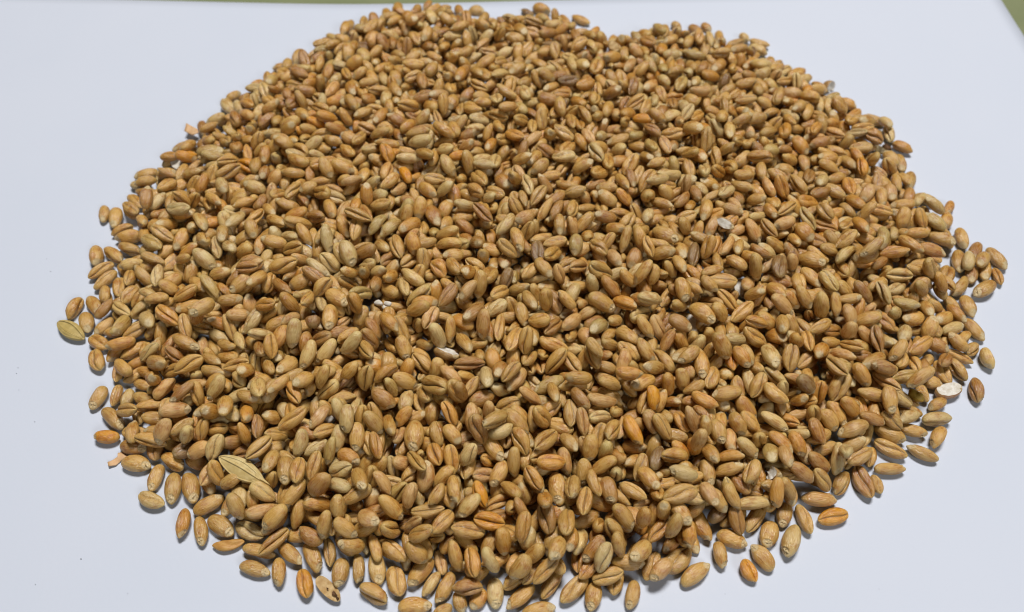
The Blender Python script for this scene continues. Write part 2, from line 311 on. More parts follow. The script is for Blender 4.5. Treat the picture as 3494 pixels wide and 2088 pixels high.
PAPER_R0, PAPER_R1, PAPER_YB, PAPER_X0 = (0.1667, 0.13003, 0.0), (0.16762, 0.10969, 0.0), 0.12716, -0.05444
SPECKS = [(-0.1338, 0.1088), (-0.1216, 0.0153), (-0.1192, 0.0111), (-0.1086, -0.0328), (-0.0885, -0.0646), (-0.0961, -0.0699), (-0.077, -0.0717), (-0.1151, -0.0244), (-0.1174, -0.0183), (0.0427, -0.0718), (0.0302, -0.0723), (-0.1172, -0.0199), (0.0711, -0.0573), (0.0738, -0.0708)]
LOD3_FROM = 2238
LABELS = [
 'lower tan grain, crease up, crosswise, two grains lower right of the golden grain',
 'tan grain, back up, slanting left, three grains left of the middle amber',
 'tan grain, crease up, slanting left, two grains lower left of the mustard seed',
 'tan grain, back up, slanting right, two grains left of the amber stray',
 'tan grain, crease up, crosswise, one grain lower left of the middle amber',
 'tan grain, crease up, slanting right, three grains lower right of the middle amber',
 'tan grain, crease up, lengthwise, two grains right of the hollowed grain',
 'tan grain, back up, lengthwise, three grains right of the pearly crumb',
 'tan grain, crease up, slanting right, one grain right of the shrivelled grain',
 'tan grain, crease up, slanting right, one grain left of the pearly crumb',
 'pale straw grain, back up, lengthwise, two grains upper right of the amber stray',
 'tan grain, back up, lengthwise, two grains left of the husked barley',
 'brown grain, crease up, slanting left, three grains right of the white-ended stub',
 'tan grain, crease up, slanting right, two grains left of the amber stray',
 'tan grain, back up, lengthwise, two grains upper right of the middle amber',
 'tan grain, crease up, slanting right, one grain upper right of the husked barley',
 'tan grain, back up, crosswise, one grain upper left of the amber stray',
 'tan grain, back up, slanting right, three grains lower left of the middle amber',
 'brown grain, crease up, lengthwise, two grains right of the middle amber',
 'tan grain, back up, slanting left, one grain above the shrivelled grain',
 'glossy amber wheat grain lying crosswise, crease up, front middle of the heap',
 'tan grain, crease up, crosswise, four grains lower right of the middle amber',
 'tan grain, crease up, slanting right, three grains left of the mustard seed',
 'tan grain, back up, slanting right, two grains upper right of the shrivelled grain',
 'glossy amber wheat grain, crease up, at the front left edge beside the hollowed grain',
 'pale straw grain, crease up, lengthwise, four grains right of the middle amber',
 'tan grain, back up, slanting left, one grain upper right of the amber stray',
 'amber grain, crease up, crosswise, two grains lower right of the white-ended stub',
 'tan grain, back up, crosswise, three grains right of the hollowed grain',
 'tan grain, crease up, slanting left, one grain right of the hollowed grain',
 'tan grain, back up, lengthwise, two grains lower right of the peach flake',
 'brown grain, crease up, crosswise, two grains below the middle amber',
 'tan grain, back up, slanting left, three grains below the golden grain',
 'tan grain, back up, crosswise, one grain right of the peach flake',
 'tan grain, crease up, slanting right, two grains lower right of the middle amber',
 'pale straw grain, back up, lengthwise, two grains below the middle amber',
 'tan grain, back up, lengthwise, one grain upper right of the hollowed grain',
 'tan grain, back up, slanting left, two grains lower left of the middle amber',
 'golden wheat grain slanting down to the right, in the front right of the heap',
 'pale straw grain, back up, slanting right, one grain upper left of the middle amber',
 'pinkish tan grain, on its side, crosswise, two grains lower right of the white-ended stub',
 'tan grain, back up, crosswise, one grain lower right of the shrivelled grain',
 'pale straw grain, crease up, slanting left, one grain upper right of the shrivelled grain',
 'brown grain, back up, slanting right, two grains below the pearly crumb',
 'tan grain, back up, lengthwise, one grain upper right of the amber stray',
 'orange-brown grain, on its side, slanting left, two grains upper left of the amber stray',
 'tan grain, on its side, slanting right, three grains below the middle amber',
 'pinkish tan grain, back up, slanting right, three grains left of the amber stray',
 'brown grain, crease up, lengthwise, three grains lower right of the curled split',
 'tan grain, back up, lengthwise, four grains left of the amber stray',
 'tan grain, back up, slanting right, two grains lower left of the middle amber',
 'brown grain, crease up, lengthwise, two grains above the amber stray',
 'tan grain, on its side, slanting right, two grains lower right of the husked barley',
 'pale straw grain, back up, lengthwise, two grains upper right of the hollowed grain',
 'tan grain, back up, slanting right, two grains above the middle amber',
 'pinkish tan grain, back up, crosswise, three grains upper right of the peach flake',
 'orange-brown grain, back up, lengthwise, one grain below the white-ended stub',
 'tan grain, crease up, crosswise, two grains upper left of the holed grain',
 'tan grain, back up, slanting left, two grains below the golden grain',
 'tan grain, back up, slanting right, two grains lower right of the middle amber',
 'tan grain, back up, lengthwise, four grains lower right of the middle amber',
 'tan grain, on its side, slanting left, one grain upper left of the front amber',
 'pale straw grain, back up, slanting right, one grain below the holed grain',
 'tan grain, on its side, lengthwise, one grain lower left of the middle amber',
 'tan grain, crease up, slanting right, one grain left of the middle amber',
 'tan grain, on its side, lengthwise, one grain above the front amber',
 'tan grain, crease up, lengthwise, three grains lower right of the white wedge',
 'tan grain, crease up, slanting right, three grains left of the golden grain',
 'brown grain, crease up, crosswise, one grain lower right of the curled split',
 'tan grain, crease up, slanting left, two grains lower right of the white-ended stub',
 'tan grain, back up, slanting right, one grain upper left of the shrivelled grain',
 'tan grain, back up, slanting left, one grain above the peach flake',
 'tan grain, back up, slanting right, three grains left of the amber stray',
 'tan grain, crease up, slanting left, three grains above the middle amber',
 'tan grain, on its side, slanting left, one grain below the husked barley',
 'tan grain, back up, slanting left, four grains right of the left barley',
 'tan grain, back up, crosswise, two grains upper right of the hollowed grain',
 'brown grain, on its side, slanting left, two grains above the front amber',
 'tan grain, back up, slanting left, two grains below the mustard seed',
 'tan grain, back up, lengthwise, one grain upper left of the shrivelled grain',
 'tan grain, crease up, crosswise, two grains left of the middle amber',
 'tan grain, crease up, slanting right, three grains lower right of the white-tipped grain',
 'tan grain, crease up, crosswise, one grain below the curled split',
 'orange-brown grain, crease up, lengthwise, one grain below the middle amber',
 'tan grain, back up, slanting left, two grains lower left of the mustard seed',
 'tan grain, on its side, slanting right, two grains below the white-ended stub',
 'tan grain, on its side, slanting right, three grains lower right of the middle amber',
 'pinkish tan grain, back up, lengthwise, three grains upper left of the middle amber',
 'orange-brown grain, back up, lengthwise, one grain lower right of the middle amber',
 'tan grain, on its side, slanting right, two grains lower left of the mustard seed',
 'tan grain, crease up, slanting right, four grains upper right of the peach flake',
 'tan grain, back up, lengthwise, one grain left of the mustard seed',
 'tan grain, back up, lengthwise, two grains above the front amber',
 'tan grain, crease up, slanting left, two grains upper right of the hollowed grain',
 'tan grain, on its side, slanting right, one grain above the mustard seed',
 'brown grain, back up, lengthwise, two grains below the golden grain',
 'tan grain, back up, lengthwise, one grain lower right of the pearly crumb',
 'pale straw grain, back up, crosswise, two grains lower right of the golden grain',
 'tan grain, back up, slanting left, two grains above the middle amber',
 'orange-brown grain, crease up, lengthwise, one grain right of the middle amber',
 'tan grain, back up, lengthwise, two grains left of the golden grain',
 'tan grain, crease up, lengthwise, two grains below the pearly crumb',
 'tan grain, back up, slanting left, one grain lower right of the slit grain',
 'pinkish tan grain, back up, lengthwise, two grains upper right of the peach flake',
 'tan grain, on its side, lengthwise, two grains above the front amber',
 'orange-brown grain, crease up, slanting left, four grains right of the left barley',
 'tan grain, back up, slanting left, one grain upper right of the slit grain',
 'pale straw grain, crease up, slanting right, one grain upper left of the husked barley',
 'brown grain, crease up, lengthwise, two grains upper left of the mustard seed',
 'pale straw grain, back up, slanting left, two grains above the white-ended stub',
 'pale straw grain, back up, lengthwise, one grain below the holed grain',
 'pale straw grain, on its side, crosswise, one grain lower left of the white-ended stub',
 'tan grain, back up, slanting left, three grains right of the white-tipped grain',
 'orange-brown grain, crease up, crosswise, three grains upper right of the middle amber',
 'pale straw grain, back up, slanting left, five grains upper left of the holed grain',
 'tan grain, crease up, slanting left, two grains below the golden grain',
 'tan grain, back up, lengthwise, three grains above the hollowed grain',
 'brown grain, on its side, slanting left, two grains right of the pearly crumb',
 'pale straw grain, back up, slanting right, three grains above the husked barley',
 'pale straw grain, back up, lengthwise, two grains upper left of the three crumbs',
 'tan grain, back up, slanting left, two grains above the hollowed grain',
 'tan grain, on its side, lengthwise, one grain upper left of the front amber',
 'orange-brown grain, on its side, lengthwise, two grains upper left of the shrivelled grain',
 'tan grain, back up, slanting left, one grain right of the pearly crumb',
 'tan grain, crease up, slanting left, one grain right of the golden grain',
 'tan grain, crease up, lengthwise, two grains right of the middle amber',
 'pale straw grain, back up, slanting left, one grain upper left of the white-ended stub',
 'pale straw grain, on its side, slanting left, three grains lower right of the white wedge',
 'tan grain, crease up, lengthwise, two grains right of the husked barley',
 'pale straw grain, back up, lengthwise, one grain lower left of the holed grain',
 'pale straw grain, on its side, lengthwise, one grain right of the pearly crumb',
 'pale straw grain, crease up, crosswise, one grain lower left of the reddish split',
 'tan grain, on its side, lengthwise, three grains right of the white wedge',
 'orange-brown grain, crease up, slanting left, two grains below the curled split',
 'tan grain, back up, crosswise, three grains lower right of the slit grain',
 'pinkish tan grain, back up, slanting left, two grains right of the white wedge',
 'tan grain, on its side, slanting left, three grains above the white-ended stub',
 'pale straw grain, crease up, slanting left, two grains lower right of the peach flake',
 'tan grain, on end, three grains upper right of the hollowed grain',
 'pale straw grain, on its side, slanting left, one grain below the middle amber',
 'tan grain, crease up, lengthwise, two grains upper right of the pearly crumb',
 'brown grain, crease up, slanting right, two grains above the curled split',
 'tan grain, back up, slanting right, four grains left of the holed grain',
 'tan grain, crease up, lengthwise, two grains below the white-tipped grain',
 'tan grain, crease up, lengthwise, three grains lower left of the golden grain',
 'pinkish tan grain, crease up, lengthwise, two grains left of the golden grain',
 'orange-brown grain, crease up, slanting right, three grains upper left of the amber stray',
 'orange-brown grain, on its side, crosswise, three grains above the front amber',
 'brown grain, on its side, slanting left, one grain right of the white-ended stub',
 'brown grain, back up, slanting right, three grains right of the middle amber',
 'tan grain, on its side, slanting right, two grains right of the middle amber',
 'orange-brown grain, crease up, slanting left, two grains upper right of the middle amber',
 'tan grain, crease up, lengthwise, one grain above the hollowed grain',
 'tan grain, on its side, crosswise, four grains left of the amber stray',
 'tan grain, crease up, slanting left, two grains below the white wedge',
 'pinkish tan grain, crease up, slanting left, one grain upper left of the mustard seed',
 'tan grain, back up, slanting right, five grains right of the white wedge',
 'orange-brown grain, crease up, slanting left, two grains below the slit grain',
 'tan grain, on its side, slanting right, three grains lower right of the curled split',
 'tan grain, on its side, slanting right, one grain left of the white-ended stub',
 'tan grain, back up, lengthwise, one grain lower right of the peach flake',
 'tan grain, back up, slanting left, two grains lower left of the curled split',
 'tan grain, on its side, lengthwise, two grains upper right of the middle amber',
 'tan grain, on its side, crosswise, one grain left of the white-ended stub',
 'tan grain, crease up, slanting left, three grains left of the golden grain',
 'tan grain, crease up, slanting right, three grains below the pearly crumb',
 'pale straw grain, on its side, lengthwise, one grain lower left of the pearly crumb',
 'tan grain, back up, lengthwise, one grain right of the husked barley',
 'pinkish tan grain, back up, slanting left, two grains left of the white-ended stub',
 'orange-brown grain, on its side, crosswise, two grains above the golden grain',
 'tan grain, back up, lengthwise, one grain below the slit grain',
 'tan grain, back up, lengthwise, one grain below the white-ended stub',
 'pinkish tan grain, on its side, slanting right, three grains upper right of the peach flake',
 'tan grain, crease up, lengthwise, two grains upper left of the middle amber',
 'tan grain, back up, slanting left, two grains left of the white-topped grain',
 'left tan grain, back up, slanting left, two grains upper left of the white-ended stub',
 'pinkish tan grain, on its side, crosswise, one grain upper left of the golden grain',
 'pinkish tan grain, back up, lengthwise, two grains upper right of the curled split',
 'tan grain, back up, slanting right, two grains above the mustard seed',
 'tan grain, crease up, slanting right, two grains left of the middle amber',
 'pinkish tan grain, back up, slanting left, three grains upper right of the hollowed grain',
 'upper orange-brown grain, back up, slanting left, two grains left of the mustard seed',
 'tan grain, back up, slanting left, three grains left of the mustard seed',
 'tan grain, back up, slanting left, three grains lower right of the curled split',
 'tan grain, crease up, slanting left, one grain left of the husked barley',
 'pale straw grain, crease up, slanting right, two grains above the middle amber',
 'pinkish tan grain, on its side, slanting right, one grain left of the pearly crumb',
 'pale straw grain, on its side, slanting right, three grains above the middle amber',
 'tan grain, back up, slanting right, four grains above the reddish split',
 'tan grain, back up, slanting right, two grains above the reddish split',
 'tan grain, back up, slanting left, one grain upper right of the holed grain',
 'orange-brown grain, back up, slanting left, one grain upper right of the white-ended stub',
 'tan grain, on its side, slanting left, one grain lower left of the white-ended stub',
 'orange-brown grain, crease up, lengthwise, two grains lower right of the pearly crumb',
 'tan grain, crease up, slanting left, two grains right of the white-ended stub',
 'tan grain, back up, lengthwise, two grains left of the white-ended stub',
 'tan grain, back up, lengthwise, one grain right of the holed grain',
 'tan grain, crease up, slanting right, three grains lower right of the slit grain',
 'upper tan grain, crease up, crosswise, two grains lower right of the golden grain',
 'tan grain, on its side, slanting right, three grains upper left of the amber stray',
 'tan grain, on its side, slanting right, two grains right of the white-ended stub',
 'tan grain, on its side, lengthwise, one grain upper left of the amber stray',
 'tan grain, back up, slanting right, two grains above the peach flake',
 'tan grain, crease up, slanting right, three grains upper right of the left barley',
 'tan grain, on its side, slanting right, three grains right of the middle amber',
 'orange-brown grain, on its side, crosswise, two grains right of the left barley',
 'tan grain, back up, slanting right, two grains above the golden grain',
 'orange-brown grain, crease up, slanting right, two grains above the mustard seed',
 'pale straw grain, back up, lengthwise, two grains right of the white-ended stub',
 'tan grain, back up, lengthwise, one grain above the slit grain',
 'tan grain, back up, crosswise, one grain below the mustard seed',
 'orange-brown grain, back up, slanting left, two grains above the white-ended stub',
 'tan grain, back up, slanting right, three grains upper left of the holed grain',
 'tan grain, back up, crosswise, three grains right of the white wedge',
 'pinkish tan grain, on its side, lengthwise, three grains left of the middle amber',
 'pinkish tan grain, back up, lengthwise, two grains right of the golden grain',
 'tan grain, on its side, slanting right, one grain lower left of the husked barley',
 'tan grain, crease up, lengthwise, two grains lower left of the holed grain',
 'pale straw grain, crease up, slanting right, one grain above the pearly crumb',
 'pale straw grain, back up, slanting left, one grain upper left of the curled split',
 'tan grain, back up, lengthwise, two grains left of the curled split',
 'tan grain, crease up, slanting left, three grains left of the mustard seed',
 'tan grain, crease up, crosswise, four grains above the three crumbs',
 'brown grain, back up, slanting right, three grains upper right of the peach flake',
 'brown grain, on its side, slanting right, two grains lower right of the curled split',
 'tan grain, crease up, crosswise, three grains lower right of the white-tipped grain',
 'tan grain, crease up, slanting left, two grains lower left of the slit grain',
 'tan grain, crease up, lengthwise, two grains left of the golden grain',
 'brown grain, on its side, slanting left, two grains upper right of the white-ended stub',
 'tan grain, crease up, slanting left, one grain lower left of the white wedge',
 'orange-brown grain, crease up, lengthwise, three grains upper left of the middle amber',
 'pale straw grain, crease up, crosswise, two grains below the pearly crumb',
 'tan grain, crease up, lengthwise, two grains upper left of the husked barley',
 'tan grain, back up, lengthwise, one grain above the white-tipped grain',
 'pale straw grain, on its side, slanting right, two grains lower right of the holed grain',
 'tan grain, on its side, lengthwise, one grain upper left of the middle amber',
 'pinkish tan grain, on its side, crosswise, one grain lower right of the husked barley',
 'olive tan grain, crease up, slanting left, three grains right of the white wedge',
 'tan grain, crease up, slanting right, one grain below the white wedge',
 'tan grain, on its side, slanting right, two grains lower left of the golden grain',
 'olive tan grain, back up, lengthwise, one grain below the pearly crumb',
 'brown grain, crease up, lengthwise, one grain right of the reddish split',
 'tan grain, on its side, crosswise, three grains below the mustard seed',
 'tan grain, on its side, lengthwise, two grains below the curled split',
 'tan grain, crease up, crosswise, three grains left of the golden grain',
 'tan grain, on its side, lengthwise, four grains below the golden grain',
 'tan grain, crease up, crosswise, one grain upper right of the peach flake',
 'lower orange-brown grain, back up, slanting left, two grains left of the mustard seed',
 'tan grain, on end, three grains lower left of the golden grain',
 'tan grain, back up, slanting left, three grains upper left of the amber stray',
 'dark stained grain, back up, slanting left, three grains above the white-ended stub',
 'small amber wheat grain lying off by itself on the paper, front right',
 'amber grain, back up, crosswise, one grain upper left of the peach flake',
 'olive tan grain, on its side, slanting right, two grains right of the left barley',
 'tan grain, crease up, slanting right, three grains lower left of the mustard seed',
 'tan grain, crease up, slanting left, three grains upper left of the middle amber',
 'dark stained grain, crease up, lengthwise, two grains upper right of the white wedge',
 'orange-brown grain, crease up, crosswise, six grains above the mustard seed',
 'tan grain, on its side, slanting right, one grain right of the husked barley',
 'tan grain, back up, slanting right, two grains lower left of the holed grain',
 'right tan grain, back up, slanting left, two grains upper left of the white-ended stub',
 'tan grain, back up, slanting left, three grains upper right of the white-ended stub',
 'pale straw grain, on its side, lengthwise, three grains above the holed grain',
 'tan grain, crease up, slanting right, two grains right of the curled split',
 'tan grain, back up, slanting right, one grain below the slit grain',
 'pinkish tan grain, back up, slanting right, two grains right of the golden grain',
 'orange-brown grain, crease up, crosswise, three grains upper right of the white-topped grain',
 'pale straw grain, on its side, slanting right, three grains lower left of the middle amber',
 'brown grain, back up, crosswise, one grain upper right of the peach flake',
 'tan grain, on its side, lengthwise, two grains upper right of the hollowed grain',
 'tan grain, crease up, slanting right, one grain upper right of the middle amber',
 'brown grain, crease up, slanting left, one grain left of the white-ended stub',
 'tan grain, back up, slanting left, two grains above the reddish split',
 'tan grain, back up, crosswise, six grains above the reddish split',
 'orange-brown grain, on its side, lengthwise, two grains upper left of the amber stray',
 'pinkish tan grain, back up, slanting right, two grains upper left of the husked barley',
 'orange-brown grain, crease up, crosswise, three grains left of the slit grain',
 'brown grain, on its side, crosswise, two grains upper left of the mustard seed',
 'tan grain, back up, slanting left, two grains lower right of the pearly crumb',
 'olive tan grain, on its side, slanting left, four grains left of the holed grain',
 'tan grain, back up, slanting left, two grains left of the white-ended stub',
 'tan grain, on its side, slanting right, two grains lower right of the mustard seed',
 'tan grain, on its side, lengthwise, one grain upper right of the hollowed grain',
 'tan grain, on its side, slanting left, two grains right of the peach flake',
 'pale straw grain, crease up, slanting left, two grains above the holed grain',
 'tan grain, crease up, slanting left, three grains upper left of the golden grain',
 'orange-brown grain, back up, slanting left, one grain lower right of the pearly crumb',
 'brown grain, crease up, lengthwise, two grains above the husked barley',
 'brown grain, on its side, slanting left, two grains right of the white-ended stub',
 'pinkish tan grain, crease up, slanting left, one grain left of the slit grain',
 'tan grain, back up, crosswise, three grains upper left of the mustard seed',
 'tan grain, back up, lengthwise, two grains lower left of the golden grain',
 'tan grain, on its side, lengthwise, one grain below the white-tipped grain',
 'olive tan grain, on its side, slanting right, three grains upper left of the golden grain',
 'brown grain, on its side, crosswise, two grains lower left of the mustard seed',
 'pale straw grain, crease up, slanting right, two grains left of the holed grain',
 'orange-brown grain, crease up, slanting right, one grain lower left of the white-topped grain',
 'tan grain, on its side, lengthwise, one grain upper right of the white wedge',
 'orange-brown grain, back up, slanting left, two grains lower right of the slit grain',
 'tan grain, crease up, slanting right, four grains right of the left barley',
]
DATA = [
337,-556,117,-11,93,8,73,37,0,-245,-570,83,8,22,-17,73,39,0,835,-405,17,-86,25,-2,75,38,0,370,-682,14,3,1,18,76,35,0,-88,-619,86,-1,-85,0,71,37,0,123,-713,16,-35,84,-11,76,34,0,-231,-698,17,71,-50,-7,64,39,0,-209,-411,89,6,-2,-47,73,41,0,-484,-626,41,35,-80,-14,76,33,0,-467,-384,114,-30,83,3,73,38,0,575,-615,18,18,-28,-55,76,38,1,-688,-498,16,-11,7,-34,76,39,0,756,-484,17,-67,56,-9,76,35,4,335,-656,19,81,27,4,76,41,0,94,-529,83,15,-13,-42,73,38,0,-535,-440,92,31,-68,-34,68,38,0,454,-611,15,12,-2,-11,65,37,0,-185,-679,18,-16,33,-60,72,39,0,70,-595,91,-55,52,-9,67,39,4,-606,-582,14,-1,0,-18,69,37,0,-45,-605,99,-78,7,-3,64,35,7,190,-696,43,-75,-12,-8,65,34,0,726,-289,90,-43,71,27,73,39,0,-482,-586,73,10,15,-69,65,34,0,-414,-703,17,-68,47,-11,61,37,7,180,-669,72,-53,65,36,63,34,1,510,-648,14,-7,-13,63,64,34,0,673,-562,16,11,-90,-18,69,34,7,-191,-746,14,11,0,2,68,35,0,-274,-724,18,-55,15,-11,65,37,0,
-727,-497,14,7,-6,-42,74,35,0,-88,-719,43,1,-77,-50,62,36,4,224,-592,91,0,18,-21,62,37,0,-820,-440,15,9,-1,-5,68,38,0,66,-691,62,-35,80,18,71,31,0,-34,-721,13,-8,8,-45,62,33,1,-346,-681,17,-21,23,-46,60,36,0,-189,-656,63,27,12,-25,59,36,0,259,-406,104,48,-25,-29,71,37,7,-87,-572,99,1,37,-59,61,35,1,652,-524,17,-30,1,-2,76,37,3,-520,-672,12,4,-1,-8,68,31,0,-543,-593,16,-83,16,-3,69,34,1,-394,-528,100,19,41,-53,71,39,4,532,-600,15,-7,11,-60,61,38,0,397,-581,20,48,-35,-25,74,41,2,17,-729,15,12,-34,-66,73,32,0,296,-683,39,-5,25,-69,59,34,3,-70,-420,137,-53,41,20,71,36,4,239,-724,13,4,-6,-56,61,33,0,-134,-711,16,-21,35,-53,69,33,0,463,-581,45,-68,51,19,62,35,4,-451,-536,76,-25,59,-39,73,35,0,-273,-671,13,-3,2,-40,69,35,1,-28,-493,78,-4,19,-58,62,37,0,-736,-345,84,22,13,5,67,34,3,545,-536,81,43,-16,-52,64,34,2,-555,39,115,14,-79,-49,73,39,0,280,-518,108,4,-8,-27,63,34,0,16,-688,69,8,38,-53,59,35,0,
161,-727,14,7,-9,-53,61,32,0,-453,-642,16,-27,9,-19,70,34,0,-425,-199,93,11,23,-64,73,37,1,-112,-656,49,52,-18,-44,68,34,0,-139,-605,92,39,-79,-3,61,34,0,-406,-650,17,-36,22,-28,69,35,0,625,-227,112,-52,65,5,66,37,0,70,-435,117,36,-78,6,72,36,0,-94,-243,114,-62,-2,3,70,35,4,613,-567,16,67,-54,-9,66,34,0,-642,-534,14,-11,-3,17,69,35,0,-902,-328,15,-12,5,-21,76,37,0,255,-654,65,-11,-1,-70,61,34,0,18,-435,112,-53,39,-10,64,37,0,-568,-558,61,36,4,-37,62,35,0,-750,-171,89,9,3,-13,73,37,0,-325,-634,46,20,-38,77,59,36,0,-410,-614,44,-10,-56,56,58,38,4,904,-414,14,4,14,78,71,33,0,-647,-592,13,6,-4,-37,67,32,0,-170,-577,83,-89,-3,-7,70,31,0,98,-231,105,-39,64,46,73,36,0,-169,-310,132,13,69,29,73,39,0,-78,-678,69,-56,42,-24,63,33,2,843,-369,19,43,-11,-12,71,39,0,509,-567,18,30,-61,-41,75,36,0,81,-702,17,30,-58,-43,76,33,0,-179,-505,90,9,-9,44,67,37,3,-18,-639,77,20,22,-38,63,34,2,743,-381,64,13,-29,-80,73,35,0,
-730,-232,93,23,-85,-33,71,34,0,833,-318,83,1,11,-48,66,34,0,-378,-602,73,22,15,-53,63,32,0,-237,-644,41,67,-24,-13,63,35,0,913,-264,89,-2,54,-53,73,35,0,199,-537,91,24,-17,-37,61,36,4,-329,-419,100,17,-3,-47,64,35,0,347,-515,129,1,-56,64,62,35,1,-40,-443,98,0,4,-28,72,35,0,22,-620,105,53,-50,-44,63,31,2,163,-451,113,15,25,-43,59,35,0,-408,-490,109,-60,69,13,64,32,0,469,-210,135,47,-7,-38,67,39,0,-754,-393,75,11,23,-53,62,33,3,-444,-568,46,-31,53,-18,63,35,0,-808,-98,94,-81,28,8,73,37,2,441,-112,122,15,-7,-22,70,36,0,-634,-431,76,-50,68,33,62,33,1,842,-163,94,-47,51,-13,68,34,4,571,-370,79,30,-1,-19,69,31,1,-461,-216,106,5,23,-53,73,33,1,499,-551,58,-41,-3,-1,72,33,1,210,-80,122,18,10,-14,73,36,0,82,-482,110,80,6,-6,63,37,2,-756,69,100,22,9,-21,73,36,1,249,-537,88,74,-25,-2,62,32,0,-352,-572,91,23,18,-44,54,36,0,-278,-334,116,48,-7,-19,62,39,4,-650,-302,106,15,21,-60,66,32,1,-394,51,143,-4,19,-31,69,40,1,
-334,-610,75,8,15,-16,59,30,0,-470,-679,15,24,-20,-38,60,32,0,-688,-576,16,-33,32,-38,66,32,2,-296,-387,104,22,18,-25,63,34,0,318,-404,118,-77,36,23,64,32,0,109,-606,93,46,-61,-2,69,34,0,497,-441,93,8,12,-22,59,33,1,581,-223,110,-13,-1,-44,73,40,1,-442,-497,102,58,-59,-9,61,35,0,-497,-166,120,-1,38,-36,71,34,1,-349,-389,125,29,-12,-47,62,35,1,958,-332,19,-52,-3,3,70,38,1,725,-83,114,65,-10,-55,73,40,0,-133,-369,113,-56,38,2,59,34,2,468,-318,110,8,-20,-89,66,35,0,631,-86,121,18,15,-17,73,34,3,571,-326,122,70,-26,-13,63,35,0,-766,-524,15,85,-18,-2,65,32,1,-245,-607,60,76,11,-54,73,40,0,-41,-676,75,59,-5,-43,64,33,1,-320,-285,120,-40,55,27,62,36,0,-150,-66,132,-43,78,5,68,35,4,-712,-110,143,-20,32,-65,66,35,0,31,-200,141,-43,57,10,64,34,0,147,-563,99,58,-70,3,66,31,0,150,-393,119,-67,57,14,62,31,3,294,-613,68,40,-84,-14,58,33,2,-401,-556,62,-17,-46,-63,62,39,2,607,-487,71,-20,18,-7,65,37,4,163,-648,60,11,7,-68,64,31,4,
87,-659,91,-32,30,-61,59,38,0,44,-520,114,-59,35,-11,58,31,2,-374,-638,14,-67,53,-10,62,29,0,232,-668,42,46,1,-2,70,35,0,558,-163,101,-81,21,22,69,36,0,843,-266,74,-58,23,-23,73,34,3,874,77,137,7,30,-68,73,33,0,416,-340,119,75,-24,-4,63,33,2,-35,-408,154,10,-55,-46,69,36,0,497,-494,90,-32,61,-35,58,36,0,-771,-472,12,-3,4,-50,64,30,0,-236,-282,103,19,19,-9,66,33,0,5,-474,93,46,-10,-53,68,32,0,455,-483,75,-19,-16,-3,68,32,0,63,-382,120,-70,25,38,62,37,0,-319,-541,83,-17,80,-21,69,34,0,-448,-432,98,-20,46,-31,61,33,1,-472,-488,83,10,-9,-41,67,36,0,403,-545,92,4,-3,-33,57,30,3,251,-297,164,61,-3,-3,62,36,2,421,-246,113,7,-6,-47,73,35,0,573,-557,12,-1,1,-59,59,33,0,-785,-275,58,-33,-21,21,62,34,3,-126,-466,93,-69,50,25,61,32,0,382,134,117,11,-6,-18,73,36,0,439,-407,101,16,-7,-39,56,34,0,196,-335,111,65,9,-12,73,34,3,-65,-148,131,34,5,-54,73,33,3,883,-192,89,5,25,-63,62,33,0,-180,-630,99,84,7,24,57,32,0,
-287,-595,87,-1,-6,-16,53,34,3,784,-258,90,43,-11,-34,60,35,2,720,-340,57,5,8,-32,69,35,0,10,-389,108,26,-1,-27,72,34,0,-625,-483,59,-70,37,38,63,30,0,-90,-464,106,-46,55,53,57,37,1,-413,-373,104,14,-25,-59,65,34,3,-24,-416,124,65,15,7,59,38,1,1189,40,17,4,-13,-76,76,39,0,992,-108,62,15,-11,34,59,36,0,-410,-64,118,5,-2,-19,69,37,0,614,-418,67,34,-11,-36,60,33,2,452,-545,81,50,-14,-35,59,31,0,-285,-441,105,66,-43,-25,61,31,2,657,-492,46,-69,35,21,60,31,0,411,-487,68,1,4,-41,59,34,0,-423,-116,112,-10,16,-45,67,36,0,538,-301,115,-46,74,31,63,33,0,336,-468,112,-4,-67,-53,60,34,0,319,-614,96,-3,52,-22,65,34,0,708,-488,18,32,-63,-39,63,36,0,424,-644,16,-28,27,-40,56,33,0,-953,-273,13,-4,6,-54,63,32,0,-1053,101,17,32,-81,-19,71,35,0,155,-577,42,46,13,13,66,36,0,-925,-144,47,-18,70,-54,69,35,2,287,-292,112,-4,-17,-74,65,37,0,950,-166,70,-26,82,-21,73,34,2,702,-442,44,-4,26,-47,73,34,1,396,-64,150,6,10,-41,61,35,0,
896,-358,16,38,-6,-8,67,33,0,511,-342,87,10,14,-26,67,37,2,-647,-18,117,4,5,-66,68,36,0,738,68,98,15,-11,-12,68,35,0,-207,-549,92,53,-32,-61,60,34,3,385,-388,114,45,-7,-40,70,31,3,-589,-499,56,24,-25,-82,60,35,0,-541,-204,125,67,-52,-33,58,33,0,-406,-302,96,-16,70,16,69,34,1,-169,-173,118,1,35,-14,73,34,1,-245,-202,114,12,7,-37,61,34,0,719,-257,123,-68,34,-18,60,32,0,-384,177,144,-74,14,4,72,35,0,-724,-311,103,-4,27,-65,66,28,4,-66,-323,94,-18,-2,16,62,39,4,94,-188,106,87,-11,-12,70,38,0,340,-230,101,32,59,42,68,38,0,126,-368,111,59,-61,-15,65,32,0,657,-397,85,68,-43,-24,62,32,4,509,-62,107,-70,34,6,68,36,0,-160,-460,101,-72,50,-6,54,34,2,-356,-488,89,-70,-8,-12,54,33,1,-666,-395,86,-44,60,20,55,32,0,14,100,138,20,-10,-38,73,37,0,-363,-194,122,4,57,-36,73,35,1,-116,-542,110,36,-32,-31,62,32,0,-512,-567,62,64,15,0,65,34,3,760,-8,112,-73,40,1,61,34,5,538,-97,108,-28,77,-19,73,35,0,189,-487,102,-30,52,67,65,33,0,
